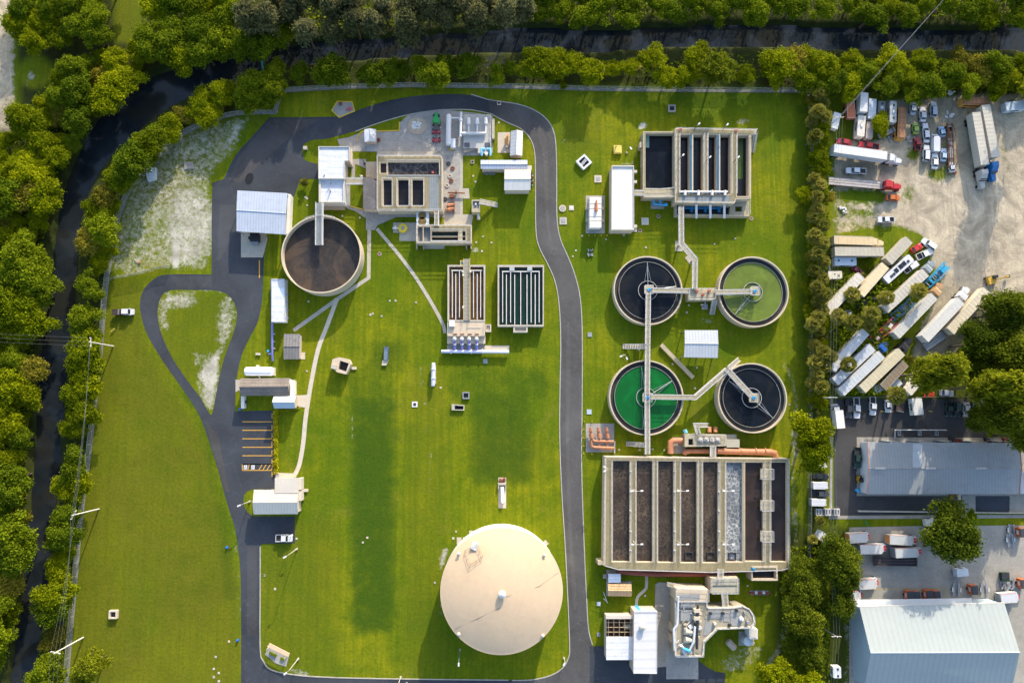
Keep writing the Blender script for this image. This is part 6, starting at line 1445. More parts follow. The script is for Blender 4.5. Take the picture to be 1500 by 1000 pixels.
def car(label, rear, front, col, W=1.82, kind='sedan', group='cars and vans in the yard', name=None):
    v = Veh(name or ('parked_' + {'sedan': 'car', 'suv': 'car', 'van': 'van', 'pickup': 'pickup'}[kind]), label, {'sedan': 'car', 'suv': 'car', 'van': 'van', 'pickup': 'pickup truck'}[kind], rear, front, 1.1 if kind != 'van' else 1.8, group)
    L = v.L; x0, x1 = -L / 2, L / 2; body = paint(col)
    W = min(2.05, max(W, 1.7))
    b = MB()
    if kind == 'sedan':
        b.frustum(outline(x0, x1, W * .97), .28, outline(x0, x1, W), .62, False); b.frustum(outline(x0, x1, W), .62, outline(x0 + .06, x1 - .1, W * .93), .9)
        v.part('body', b, body); greenhouse(v, x0 + L * .14, x1 - L * .28, W, .9, 1.42, L * .14, L * .11, body)
        v.part('bonnet', MB().frustum([(x1 - L * .27, -W * .38), (x1 - .3, -W * .32), (x1 - .3, W * .32), (x1 - L * .27, W * .38)], .895, [(x1 - L * .27, -W * .34), (x1 - .45, -W * .28), (x1 - .45, W * .28), (x1 - L * .27, W * .34)], .95), body)
    elif kind == 'suv':
        b.frustum(outline(x0, x1, W), .35, outline(x0 + .04, x1 - .06, W * .97), 1.02); v.part('body', b, body); greenhouse(v, x0 + .12, x1 - L * .27, W, 1.02, 1.68, L * .12, L * .06, body)
    elif kind == 'van':
        b.frustum(outline(x0, x1, W * 1.04, .1, .05, .8), .35, outline(x0 + .03, x1 - .15, W * 1.02, .1, .05, .75), 1.15); b.prism([(x0 + .06, -W * .48), (x1 - L * .24, -W * .48), (x1 - L * .24, W * .48), (x0 + .06, W * .48)], 1.14, 2.0)
        v.part('body', b, body); greenhouse(v, x1 - L * .30, x1 - L * .08, W, 1.15, 1.93, L * .11, .02, body)
        rb = MB()
        for i in range(4): rb.box(0 - L * .06, W * (-.3 + .2 * i), 2.0, 2.03, L * .6, .05)
        v.part('roof_rib', rb, body)
    else:
        b.frustum(outline(x0, x1, W, .14, .05, .82), .42, outline(x0 + .02, x1 - .06, W * .98, .14, .05, .8), 1.02) if False else None
        h = W / 2; bx = x0 + L * .36
        b.frustum(outline(bx - .02, x1, W, .2, .02, .82), .42, outline(bx - .02, x1 - .08, W * .97, .2, .02, .8), 1.05)
        b.prism([(x0, -h * .98), (bx, -h * .98), (bx, h * .98), (x0, h * .98)], .45, 1.05, [[(x0 + .1, -h * .84), (bx - .12, -h * .84), (bx - .12, h * .84), (x0 + .1, h * .84)]], zin=.6)
        v.part('body', b, body); v.part('bed_liner', MB().box((x0 + bx) / 2, 0, .55, .66, bx - x0 - .1, W * .85), DARK)
        greenhouse(v, bx + .03, x1 - L * .26, W, 1.05, 1.72, L * .1, .1, body)
        v.part('tailgate', MB().box(x0 + .03, 0, .6, 1.06, .07, W * .82), body)
    lights(v, x1 - (.02 if kind != 'van' else .0), x0, W, .72 if kind == 'sedan' else .85)
    wheels(v, (x0 + L * .2, x1 - L * .19), W, .34 if kind == 'sedan' else .38)
    for s in (-1, 1): v.part('mirror', MB().box(x1 - L * .32, s * (W / 2 + .06), .95, 1.1, .14, .2), body)
    return v.done()

RIBW = {}
def box_trailer(v, x0, x1, w, ht, mat, z0=1.15, ribs=True):
    b = MB().box((x0 + x1) / 2, 0, z0, ht, x1 - x0, w)
    bx = v.part('box', b, mat)
    e = MB()
    for s in (-1, 1): e.box((x0 + x1) / 2, s * w / 2, ht - .1, ht + .03, x1 - x0, .07)
    e.box(x0, 0, z0, ht + .03, .07, w + .02); e.box(x1, 0, ht - .2, ht + .03, .07, w + .02)
    v.part('roof_rail', e, TRIM, bx)
    r = MB(); n = int((x1 - x0) / 1.2)
    for i in range(1, n): r.box(x0 + (x1 - x0) * i / n, 0, ht, ht + .022, .07, w - .12)
    if ribs: v.part('roof_bow', r, mat, bx)
    v.part('door', MB().box(x0 - .045, 0, z0 + .1, ht - .1, .04, w - .2), mat)
    v.part('chassis', MB().box((x0 + x1) / 2, 0, .75, z0 - .01, (x1 - x0) * .96, .9), DARK)
    for x in (x0 + 1.3, x0 + 2.5):
        for s in (-1, 1): v.part('wheel', MB().tube([(x, s * (w / 2 - .5), .5), (x, s * (w / 2), .5)], .5, 14), RUBBER)
def tractor(v, x0, x1, col, w=2.45, sleeper=True):
    L = x1 - x0; body = paint(col); h = w / 2
    hx = x0 + L * .62
    v.part('bonnet', MB().frustum([(hx, -h * .72), (x1 - .3, -h * .62), (x1, -h * .4), (x1, h * .4), (x1 - .3, h * .62), (hx, h * .72)], .7, [(hx, -h * .66), (x1 - .35, -h * .5), (x1 - .15, -h * .3), (x1 - .15, h * .3), (x1 - .35, h * .5), (hx, h * .66)], 1.75), body)
    for s in (-1, 1): v.part('fender', MB().frustum([(x1 - 1.6, s * h * .98), (x1 - .2, s * h * .95), (x1 - .2, s * h * .55), (x1 - 1.6, s * h * .6)][::s], .5, [(x1 - 1.4, s * h * .92), (x1 - .45, s * h * .88), (x1 - .45, s * h * .6), (x1 - 1.4, s * h * .62)][::s], 1.15), body)
    cb = x0 + L * .18
    v.part('cab', MB().box((cb + hx) / 2, 0, .9, 2.4, hx - cb, w * .94), body)
    v.part('windscreen', MB().frustum([(hx - .05, -h * .88), (hx + .25, -h * .8), (hx + .25, h * .8), (hx - .05, h * .88)], 1.8, [(hx - .35, -h * .84), (hx - .2, -h * .76), (hx - .2, h * .76), (hx - .35, h * .84)], 2.55), GLASS)
    v.part('fairing', MB().frustum([(cb, -h * .92), (hx - .2, -h * .84), (hx - .2, h * .84), (cb, h * .92)], 2.4, [(cb, -h * .9), (cb + (hx - cb) * .45, -h * .78), (cb + (hx - cb) * .45, h * .78), (cb, h * .9)], 3.5), body)
    v.part('chassis', MB().box((x0 + x1) / 2 - L * .1, 0, .6, .9, L * .85, 1.0), DARK)
    for s in (-1, 1): v.part('exhaust_stack', MB().cyl(cb - .15, s * h * .75, .09, .9, 3.3, 8), STEEL)
    for x in (x1 - 1.0, x0 + .9, x0 + 2.1 if L > 5.5 else x0 + .95):
        for s in (-1, 1): v.part('wheel', MB().tube([(x, s * (h - .42), .5), (x, s * (h - .02), .5)], .5, 14), RUBBER)

def trailer(label, rear, front, rgb, W=2.6, ht=4.0, tr=None, trcol=WH, stripe=True, name=None, cat=None, group='semi trailers in the yard', ribs=True):
    """box trailer; tr = nose of a coupled tractor in photo pixels"""
    v = Veh(name or ('semi_truck' if tr else 'box_trailer'), label, cat or ('truck' if tr else 'trailer'), rear, front, ht, group)
    key = 'trailer_%d_%d_%d' % tuple(int(c * 255) for c in rgb)
    mat = M(key, rgb, .5, .07, .35, spec=.4, stripe=('X', 1.2, .16) if stripe else None, dirt=tuple(c * .62 for c in rgb), dirt_amt=.45)
    x0, x1 = -v.L / 2, v.L / 2
    box_trailer(v, x0, x1, W, ht, mat, ribs=ribs)
    if tr:
        n = P(*tr, 1.8); d = (n - v.m); d.z = 0; xe = max(x1 + 3.2, d.length * .99)
        tractor(v, x1 - 1.0 if xe - x1 < 4.8 else x1 + .15, xe, trcol) if True else None
    return v.done()

def box_truck(label, rear, front, cab=.24, col=WH, box=(.70, .70, .68), W=2.4, ht=3.4, accents=None, group=None, name='box_truck', cat='truck'):
    v = Veh(name, label, cat, rear, front, ht * .85, group); x0, x1 = -v.L / 2, v.L / 2; xc = x1 - v.L * cab
    mat = M('trailer_%d_%d_%d' % tuple(int(c * 255) for c in box), box, .5, .07, .35, spec=.4, dirt=tuple(c * .62 for c in box), dirt_amt=.4)
    box_trailer(v, x0, xc, W, ht, mat, .9, ribs=False)
    body = paint(col); h = W / 2
    v.part('cab', MB().frustum(outline(xc + .08, x1, W * .88, .3, .02, .7), .5, outline(xc + .08, x1 - .2, W * .84, .3, .02, .68), 1.5), body)
    greenhouse(v, xc + .1, x1 - (x1 - xc) * .30, W * .86, 1.5, 2.25, (x1 - xc) * .2, .03, body)
    if accents:
        v.part('nose_cone', MB().frustum([(xc - .02, -h * .9), (xc + (x1 - xc) * .40, -h * .7), (xc + (x1 - xc) * .40, h * .7), (xc - .02, h * .9)], 2.32, [(xc - .02, -h * .8), (xc + .5, -h * .6), (xc + .5, h * .6), (xc - .02, h * .8)], ht - .1), mat)
        v.part('stripe', MB().box(xc + (x1 - xc) * .58, -.38, 2.315, 2.37, (x1 - xc) * .36, .62).box(xc + (x1 - xc) * .58, .38, 2.315, 2.37, (x1 - xc) * .36, .62), paint((.50, .03, .03)))
        v.part('side_stripe', MB().box((x0 + xc) / 2, h + .012, ht - .62, ht - .12, (xc - x0) * .96, .02).box((x0 + xc) / 2, -h - .012, ht - .62, ht - .12, (xc - x0) * .96, .02), paint((.55, .06, .04)))
        v.part('rear_panel', MB().box(x0 - .075, 0, 1.2, ht - .2, .02, W * .9), paint((.60, .22, .05)) if 'orange' in label else STEEL)
    wheels(v, (x0 + v.L * .2, x1 - v.L * .13), W * .95, .42, .3); lights(v, x1, x0, W * .85, .9)
    return v.done()

def camper(label, rear, front, rgb, W=2.4, ht=2.9, kit='ac', name='camper_trailer', cat='camper', group='campers and old trailers in the yard', low=False):
    v = Veh(name, label, cat, rear, front, ht, group); x0, x1 = -v.L / 2, v.L / 2; h = W / 2
    mat = M('camper_%d_%d_%d' % tuple(int(c * 255) for c in rgb), rgb, .55, .1, .6, dirt=tuple(c * .5 for c in rgb), dirt_amt=.6)
    v.part('body', MB().frustum(outline(x0, x1, W, .06, .03, .86), .55, outline(x0 + .05, x1 - .1, W * .97, .06, .03, .84), ht), mat)
    if 'ac' in kit: v.part('air_conditioner', MB().frustum([(-.5, -.4), (.5, -.4), (.5, .4), (-.5, .4)], ht, [(-.35, -.3), (.35, -.3), (.35, .3), (-.35, .3)], ht + .3), WHITE)
    if 'hatch' in kit:
        for x in (x0 + v.L * .2, x1 - v.L * .22): v.part('roof_vent', MB().box(x, .2, ht, ht + .12, .5, .5), DARK)
    if 'solar' in kit:
        for x in (-.9, .9, 2.3): v.part('solar_panel', MB().box(x, .1, ht + .03, ht + .09, 1.25, 1.35), M('solar_dark', (.02, .022, .03), .2, .1, 1))
        for x in (-3.2, -2.2, 3.8): v.part('roof_vent', MB().box(x, -.2, ht, ht + .18, .7, .7), DARK)
    if 'skirt' in kit: v.part('lower_edge', MB().prism(outline(x0 - .04, x1 + .04, W + .1, .06, .03, .86), .5, 1.1), M('skirt_dull', (.35, .30, .27), .7, .2, 1))
    v.part('window', MB().box(0, h + .0, ht - 1.2, ht - .6, v.L * .4, .03).box(0, -h, ht - 1.2, ht - .6, v.L * .4, .03), GLASS)
    v.part('drawbar', MB().tube([(x1, -.5, .5), (x1 + .9, 0, .5), (x1, .5, .5)], .05, 4), DARK)
    wheels(v, (-.4, .5), W, .34)
    return v.done()

def flatbed(label, rear, front, rgb, W=2.5, tr=None, trcol=RED, name='flatbed_trailer', frame=False, group='semi trailers in the yard', loads=()):
    v = Veh(name if not tr else 'flatbed_truck', label, 'truck' if tr else 'trailer', rear, front, 1.4, group); x0, x1 = -v.L / 2, v.L / 2; h = W / 2
    mat = M('bed_%d_%d_%d' % tuple(int(c * 255) for c in rgb), rgb, .7, .25, .7, dirt=tuple(c * .4 for c in rgb), dirt_amt=.6)
    if frame:
        for s in (-1, 1):
            v.part('side_rail', MB().box(0, s * h * .86, .8, 1.15, v.L, .3), mat); v.part('upper_rail', MB().tube([(x0, s * h * .9, 1.2), (x0 + v.L * .25, s * h * .9, 2.4), (x1 - v.L * .1, s * h * .9, 2.6), (x1, s * h * .9, 1.3)], .1, 5), mat)
        for i in range(7): v.part('cross_member', MB().box(x0 + v.L * (i + .5) / 7, 0, .82, 1.05 + (i % 2) * .35, .3 + .5 * (i % 3 == 1), W * .8), mat if i % 2 else STEEL)
        v.part('ramp', MB().box(x0 + v.L * .62, 0, 1.06, 1.2, v.L * .42, W * .45), M('ramp_grey', (.25, .27, .29), .6, .25, 1))
    else:
        v.part('deck', MB().box(0, 0, 1.15, 1.35, v.L, W), mat); v.part('edge_rail', MB().box(0, h - .04, 1.1, 1.4, v.L, .08).box(0, -h + .04, 1.1, 1.4, v.L, .08).box(0, h * .3, 1.35, 1.375, v.L, .12).box(0, -h * .3, 1.35, 1.375, v.L, .12), M('rail_brown', (.16, .09, .08), .7, .2, 1))
        v.part('headboard', MB().box(x1 - .1, 0, 1.2, 1.9, .15, W * .95), STEEL); v.part('chassis', MB().box(0, 0, .7, 1.14, v.L * .95, .9), DARK)
    for i, (fx, fy, lx, ly, lz, c) in enumerate(loads): v.part('load', MB().box(x0 + v.L * fx, W * fy, 1.2, 1.2 + lz, lx, ly, .1 * i), paint(c))
    for x in (x0 + 1.2, x0 + 2.3):
        for s in (-1, 1): v.part('wheel', MB().tube([(x, s * (h - .45), .48), (x, s * (h - .05), .48)], .48, 12), RUBBER)
    if tr:
        d = P(*tr, 1.8) - v.m; d.z = 0; tractor(v, x1 - 1.0, max(x1 + 3.5, d.length), trcol)
    return v.done()

def lone_tractor(label, rear, front, col, group='lone tractor units in the yard'):
    v = Veh('tractor_unit', label, 'truck', rear, front, 2.6, group); tractor(v, -v.L / 2, v.L / 2, col); return v.done()

# ---- north part of the yard
trailer('long white trailer with a white tractor parked above the pale pickup', (1222, 217), (1299.5, 228), (.58, .60, .62), tr=(1322, 236), stripe=False)
car('dark red saloon car behind the rear of the long white truck', (1248, 209), (1226, 205.5), (.30, .02, .03))
car('red pickup with an open bed behind the middle of the long white truck', (1287.5, 215.5), (1258.5, 210.5), RED, kind='pickup')
car('white pickup with a dark bed cover below the long white truck', (1269, 250.5), (1239.5, 249.5), WH, kind='pickup')
flatbed('grey flatbed trailer with red rails and a red tractor at its right end', (1214, 264.5), (1291, 271.5), (.40, .38, .36), tr=(1321, 273.5))
car('orange hatchback on the grass below the red tractor', (1298.5, 288.7), (1319, 289.4), (.50, .13, .02))
car('white pickup alone on the sandy strip above the tan truck', (1310.5, 321.5), (1286, 321.5), WH, kind='pickup')
trailer('white box trailer tilted beside the fence palms at the top of the yard', (1227, 165.5), (1221.5, 188), (.62, .64, .65), 2.2, 2.8, stripe=False, name='small_trailer')
trailer('rusty orange-red container under the overhead wire', (1246, 150), (1247.3, 173), (.42, .12, .05), 2.4, 2.6, name='shipping_container', cat='container')
trailer('bright white box trailer highest among the campers', (1266.5, 136), (1265, 163.5), (.56, .57, .57), 2.3, 3.8, stripe=False)
camper('cream topped camper with a maroon side directly below the bright white box', (1263, 169), (1260.5, 200), (.62, .57, .50), 2.4, 2.9, 'ac skirt')
trailer('silver trailer beside the bright white box at the top of the yard', (1278.5, 145), (1277, 174), (.50, .55, .60), 2.3, 2.8, stripe=False)
camper('dark grey camper with two roof hatches', (1292, 148), (1291, 168), (.20, .20, .20), 2.2, 2.6, 'ac hatch')
camper('pale reddish flat camper below the silver trailer', (1274.7, 178), (1273, 203), (.40, .33, .30), 2.2, 2.3, 'skirt')
camper('long grey camper left of the rusty orange bus', (1308.5, 148), (1308, 180), (.40, .42, .42), 2.2, 2.6, 'ac hatch')
def bus(label, rear, front, rgb, rust):
    v = Veh('old_bus', label, 'bus', rear, front, 2.9, None); x0, x1 = -v.L / 2, v.L / 2; W = 2.4
    mat = M('bus_paint', rgb, .6, .15, .6, dirt=rust, dirt_amt=.7); rm = M('bus_roof', rust, .8, .35, .8, dirt=(.40, .30, .10), dirt_amt=.5)
    v.part('body', MB().prism(outline(x0, x1, W, .06, .03, .85), .6, 2.6), mat); v.part('roof', MB().frustum(outline(x0 + .1, x1 - .1, W * .94, .05, .03, .85), 2.6, outline(x0 + .3, x1 - .3, W * .7, .05, .03, .8), 2.95), rm)
    rb = MB()
    for i in range(6): rb.box(x0 + v.L * (i + .5) / 6, 0, 2.9, 2.98, .12, W * .6)
    v.part('roof_rib', rb, mat); v.part('gutter', MB().box(0, W * .475, 2.55, 2.66, v.L * .94, .09).box(0, -W * .475, 2.55, 2.66, v.L * .94, .09), mat)
    for s in (-1, 1): v.part('window', MB().box(0, s * W * .5, 1.6, 2.3, v.L * .85, .04), GLASS)
    wheels(v, (x0 + 2, x1 - 1.6), W, .48); return v.done()
bus('old orange school bus with a rusty roof', (1323, 156.5), (1321, 203), (.50, .26, .05), (.28, .13, .08))
flatbed('bluish tarp covered boat trailer lying under the small bright tree', (1287, 200), (1309, 190), (.20, .25, .30), 1.4, name='boat_trailer')
car('silver saloon car topmost left of the group of cars', (1338, 167.5), (1338, 146.5), (.46, .52, .58))
car('white saloon car right of the topmost silver saloon', (1353, 178), (1352, 156), WH)
car('grey-blue estate car with a dark roof, top right of the group of cars', (1368, 170.5), (1368, 149), (.34, .40, .48), kind='suv')
car('lime green hatchback below the topmost silver saloon', (1342.5, 196), (1341, 179.5), (.28, .40, .06))
car('red pickup with a dark bed below the lime green hatchback', (1345, 220), (1343.5, 201), (.26, .02, .025), kind='pickup')
car('white saloon car with its boot open in the middle of the group', (1358.5, 208.5), (1356, 180), WH)
car('white panel van in the group of cars', (1372, 222), (1372, 195), WH, 2.05, 'van')
car('white estate car below the saloon with the open boot', (1357, 235.7), (1357.7, 212.5), WH, kind='suv')
car('white saloon car below the white panel van', (1370.2, 247), (1370, 224.5), (.70, .70, .70))
car('wrecked car with blue and white panels beside the white saloons', (1382.5, 236), (1383.5, 217), (.40, .52, .66), 1.7)
car('dark blue and white small car nosing out of the weeds', (1382, 200), (1379, 184.5), (.25, .38, .55), 1.7)
car('small white car at the foot of the rusty frame', (1395.5, 252), (1394, 236.5), WH, 1.7)
flatbed('long rusty steel frame left of the twin white trailers', (1392, 180), (1395, 246), (.17, .08, .05), 1.9, frame=True, name='steel_frame')
trailer('white trailer with a grey tractor, left of the twin trailers', (1430, 164.5), (1443, 241), (.50, .47, .40), tr=(1437, 277), trcol=(.40, .39, .37))
trailer('white trailer with a bright blue tractor, right of the twin trailers', (1444, 154), (1458.5, 229.7), (.50, .47, .40), tr=(1455, 266), trcol=(.01, .13, .36))
bus('rust eaten white bus above the twin white trailers', (1410, 147.5), (1450, 148.5), (.50, .50, .48), (.30, .20, .15))
camper('pale blue camper at the top right corner of the yard', (1473, 156), (1503, 153.5), (.46, .54, .60), 2.8, 2.6, '')
# ---- middle part
trailer('tan trailer with a tan tractor at the left of the yard', (1222, 351), (1279, 353), (.56, .43, .25), 2.5, 3.8, tr=(1295.5, 355.5), trcol=(.60, .47, .28), stripe=False)
trailer('beige trailer directly below the tan truck', (1223, 368), (1294.5, 368.5), BEIGE, 2.6, 3.8)
camper('pale blue flat container with a round hatch below the beige trailer', (1222, 382.5), (1255, 383), (.52, .60, .68), 2.5, 2.3, 'hatch')
camper('small cream camper close to the fence palms', (1213, 403), (1234, 402.5), (.60, .56, .47), 2.4, 2.5, '')
trailer('beige trailer slanting up to the right beside the red hatchback', (1301.7, 382.5), (1331.7, 351), BEIGE, 2.7, 3.8)
trailer('cream trailer with rusty roof patches slanting below the beige one', (1260.5, 430.5), (1297, 388.5), (.62, .52, .33), 2.7, 3.6, stripe=False)
camper('long white motorhome with dark solar panels on its roof', (1297, 411), (1335.5, 376.5), (.58, .59, .61), 2.7, 3.2, 'solar', 'motorhome', 'motorhome')
car('white pickup parked against the motorhome', (1325.5, 397.5), (1345, 384.5), WH, kind='pickup')
car('white car with a blue boot at the edge of the bare yard', (1371, 364), (1352, 351), (.68, .73, .78), 1.9, 'suv')
car('bright red hatchback beside the slanting beige trailer', (1336, 367.5), (1351, 358.5), (.50, .03, .03))
car('white cab truck with a rusty open bed below the red hatchback', (1343.5, 377), (1366, 366.5), (.72, .70, .66), 2.05, 'pickup')
trailer('white trailer with a grey tractor in the middle of the slanting rows', (1296.5, 453), (1356, 399), (.48, .46, .41), 2.7, 4.0, tr=(1368.5, 382), trcol=(.24, .28, .32))
flatbed('bright blue car carrier truck at the yard edge', (1358, 418), (1388, 387), (.03, .28, .48), 2.3, frame=True, name='car_carrier', loads=((.75, 0, 2.2, 1.5, .9, (.03, .32, .55)),))
trailer('dirty white trailer with a tan tractor in the slanting rows', (1313, 491), (1368.5, 433.5), (.48, .475, .44), 2.6, 3.9, tr=(1384, 417), trcol=(.42, .26, .13), stripe=False)
flatbed('blue-grey carrier frame between the two white trailers', (1307, 466), (1337, 439.5), (.10, .24, .36), 2.3, frame=True, name='car_carrier')
flatbed('red and white carrier frame in the slanting rows', (1276.5, 500), (1311, 468.5), (.34, .05, .07), 2.6, frame=True, name='car_carrier', loads=((.45, .1, 1.6, 1.0, .8, (.45, .02, .04)), (.2, -.2, 1.2, .8, .6, (.55, .5, .45)), (.75, -.1, 1.5, 1.0, .7, (.6, .55, .5))))
trailer('long white trailer with a white tractor at the right end of the slanting rows', (1355, 496), (1408, 440), (.55, .56, .56), 2.7, 4.1, tr=(1421, 422), trcol=WH, stripe=False)
trailer('beige trailer farthest right among the slanting rows', (1392.5, 485), (1446, 425), (.58, .52, .40), 2.6, 4.0)
flatbed('grey flat trailer tucked under the rear of the rightmost white truck', (1355, 509), (1382, 490), (.34, .40, .45), 2.5)
trailer('long silver white trailer slanting along the fence palms', (1218.8, 540), (1268.4, 485.6), (.50, .52, .54), 2.6, 3.8, stripe=False)
trailer('pale trailer with a torn tarpaulin roof', (1223.6, 559), (1278, 508), (.48, .51, .55), 2.6, 3.6, stripe=False)
trailer('silver grey trailer slanting next to the torn tarpaulin one', (1232.4, 574.4), (1291.6, 519), (.48, .51, .53), 2.6, 4.0)
lone_tractor('blue tractor unit without a trailer', (1287.5, 514.5), (1303, 501), (.02, .09, .34))
trailer('cream trailer with a black tractor', (1263.6, 570), (1321, 515), (.52, .47, .33), 2.6, 4.0, tr=(1334, 494), trcol=BLK)
trailer('brown topped trailer beside the cream one', (1294, 567), (1326, 532), (.22, .18, .13), 2.4, 3.2)
camper('boat under a white cover beneath the brown trailer', (1281, 571), (1300, 563), (.58, .60, .60), 2.2, 1.6, '', 'covered_boat', 'boat')
camper('boat under a pale grey cover beside a dark car', (1304, 569.5), (1319, 557), (.48, .52, .56), 2.3, 1.8, '', 'covered_boat', 'boat')
car('dark car at the nose of the grey covered boat', (1318, 570), (1330, 556), BLK)
camper('cream motorhome half hidden by the airy pine', (1330, 575), (1364, 536), (.62, .58, .50), 2.7, 3.2, 'hatch', 'motorhome', 'motorhome')
trailer('beige trailer slanting along the fence above the silver car', (1212, 457), (1262, 403.5), (.56, .53, .46), 2.6, 3.9)
car('black pickup in the weeds under the cream rusty trailer', (1256, 448.5), (1273.5, 438), BLK, kind='pickup')
car('dark grey car next to the round palm in the weeds', (1277, 431), (1286, 447), (.05, .055, .065))
car('silver hatchback by the fence, upper of two', (1219.6, 484), (1207.6, 474), (.52, .58, .62))
car('silver hatchback by the fence, lower of two', (1213.5, 492), (1203, 490), (.60, .64, .68))
car('small silver grey car in the weeds above the palm clump', (1243.5, 464), (1242.7, 453), (.42, .46, .50), 1.7)
for i, (x, y, c) in enumerate(((1253, 394, (.20, .03, .03)), (1260, 400, (.16, .02, .03)))): car('dark red wreck in the weeds, %s of two' % ('upper' if i == 0 else 'lower'), (x - 4, y - 3), (x + 7, y + 4), c, 1.6)
car('white car under the branches of the airy pine', (1362, 527), (1368, 520), WH); car('red car behind the fence under the airy pine', (1354, 577), (1370, 577.5), (.45, .05, .03)); car('white car behind the fence right of the red one', (1378, 575), (1398, 576), WH)
# ---- row in the asphalt lot
PG = 'vehicles parked along the asphalt lot'
box_truck('white box truck at the left end of the asphalt lot', (1230.8, 627), (1226.5, 591), .27, group=PG)
car('dark pickup between the box truck and the white pickup with red junk', (1243.2, 584), (1243.6, 611.6), (.035, .04, .05), kind='pickup', group=PG)
t = car('white pickup carrying red junk in its bed', (1255, 582), (1255.7, 612.7), WH, kind='pickup', group=PG)
car('white pickup with an empty black bed, alone in its bay', (1279, 581), (1279, 608), WH, kind='pickup', group=PG)
car('white saloon car half under the round palm', (1301.6, 585), (1302.2, 604), WH, group=PG)
flatbed('dark open utility trailer right of the round palm', (1319.7, 587), (1317.6, 603), (.05, .045, .04), 2.0, name='utility_trailer', group=PG)
camper('battered white box trailer alone in the asphalt lot', (1343, 583), (1346, 608), (.66, .65, .61), 3.0, 2.6, '', group=PG)
car('dark pickup with a teal bed in the asphalt lot', (1390.6, 587), (1391.2, 609.5), (.03, .05, .05), kind='pickup', group=PG)
car('dark green estate car in the asphalt lot', (1403, 588), (1403, 610), (.03, .06, .06), kind='suv', group=PG)
car('silver saloon car in the asphalt lot', (1416.8, 588.8), (1416.4, 610.5), (.48, .50, .51), group=PG)
car('grey pickup with a long flat bed half under the trees', (1430.7, 582), (1430.9, 606), (.20, .20, .18), kind='pickup', group=PG)
car('white saloon car mostly under the bright pine', (1442.4, 576), (1442.6, 591), WH, group=PG)
car('white car at the right edge above the overhanging oak', (1492, 592), (1492.5, 577), WH, group=PG)
# ---- strip between the fence and the lot
SG = 'vehicles on the strip by the fence'
car('white car nose poking out from the bright tree', (1202, 667), (1216, 664), WH, group=SG)
car('small white saloon car below the bright tree pair', (1196, 683.5), (1211.5, 680), WH, 1.7, group=SG)
car('black saloon car on the strip by the fence', (1190.6, 696), (1214.5, 698.5), BLK, group=SG)
car('white van on the strip by the fence, upper of two', (1190.6, 711), (1215, 711), WH, 2.05, 'van', SG)
car('dark pickup between the two white vans', (1188.5, 722), (1214.5, 723.6), (.05, .055, .06), kind='pickup', group=SG)
car('white van on the strip by the fence, lower of two', (1188, 735.5), (1212.5, 736), WH, 2.05, 'van', SG)
t = Thing('metal_rack', 'row of galvanised racks below the white vans', 'rack', cen([(1213, 750)]))
for i in range(8): x = 1196 + i * 4.4; t.part('frame', MB().pprism(rc(x, 745, x + 3.4, 755), .1, 1.3 - .2 * (i % 3), [rc(x + .7, 746, x + 2.7, 754)], zin=.1), (RAIL, WHITE, STEEL)[i % 3])
trailer('small white box trailer leaning beside the lane under the oak', (1198, 781), (1217, 794), (.52, .53, .53), 2.4, 2.6, stripe=False, name='small_trailer')
camper('small white container near the bottom of the lane', (1226, 976), (1226.5, 993), (.70, .72, .74), 2.3, 2.4, 'hatch', 'small_container', 'container')
# ---- around the grey warehouse
car('dark green pickup against the left wall of the grey warehouse', (1257, 655), (1256, 686), (.02, .05, .045), 2.0, 'pickup', 'vehicles around the grey warehouse')
def forklift(label, px, py, ang, col):
    a = P(px, py); t = Thing('forklift', label, 'forklift', (0, 0, 0))
    t.part('body', MB().frustum(outline(-1.1, .9, 1.3), .3, outline(-1.0, .8, 1.15), 1.0), paint(col)); t.part('cage', MB().box(-.15, 0, 2.0, 2.08, 1.3, 1.1).tube([(-.7, -.5, 1), (-.7, -.5, 2)], .05, 4).tube([(-.7, .5, 1), (-.7, .5, 2)], .05, 4).tube([(.5, -.5, 1), (.45, -.5, 2)], .05, 4).tube([(.5, .5, 1), (.45, .5, 2)], .05, 4), DARK)
    t.part('seat', MB().box(-.3, 0, 1.0, 1.4, .5, .5), DARK); t.part('mast', MB().box(1.0, -.35, .2, 2.2, .12, .12).box(1.0, .35, .2, 2.2, .12, .12), DARK); t.part('fork', MB().box(1.6, -.3, .12, .2, 1.1, .14).box(1.6, .3, .12, .2, 1.1, .14), STEEL)
    for x in (-.75, .6):
        for s in (-1, 1): t.part('wheel', MB().tube([(x, s * .5, .3), (x, s * .72, .3)], .3, 12), RUBBER)
    t.o.location = (a.x, a.y, .06); t.o.rotation_euler = (0, 0, ang)
forklift('yellow forklift at the left wall of the grey warehouse', 1256.5, 701, 1.6, (.50, .30, .03))
for i, (x, y, c, lab) in enumerate(((1392, 643, DARK, 'dark scrap pile on the pavement north of the grey warehouse'), (1445, 644, DARK, 'dark metal frame on the pavement north of the grey warehouse'), (1470, 644, M('dark_red', (.20, .05, .035)), 'dark red machine at the right of the warehouse pavement'), (1402, 645, M('dark_red', (.20, .05, .035)), 'small red box beside the dark scrap pile'), (1258, 716, BLUEP, 'pale blue crate at the lower left corner of the grey warehouse'))):
    a = P(x, y); mb = MB(); rnd = random.Random(i)
    for _ in range(5): mb.box(a.x + rnd.uniform(-1, 1), a.y + rnd.uniform(-.5, .5), .04, rnd.uniform(.4, 1.2), rnd.uniform(.4, 1.2), rnd.uniform(.3, .8), rnd.uniform(0, 3))
    single('scrap_pile', mb, c, lab, 'scrap')
a = P(1395, 727.5); t = Thing('fork_loader', 'small yellow loader at the south wall of the grey warehouse', 'loader', (a.x, a.y, .05))
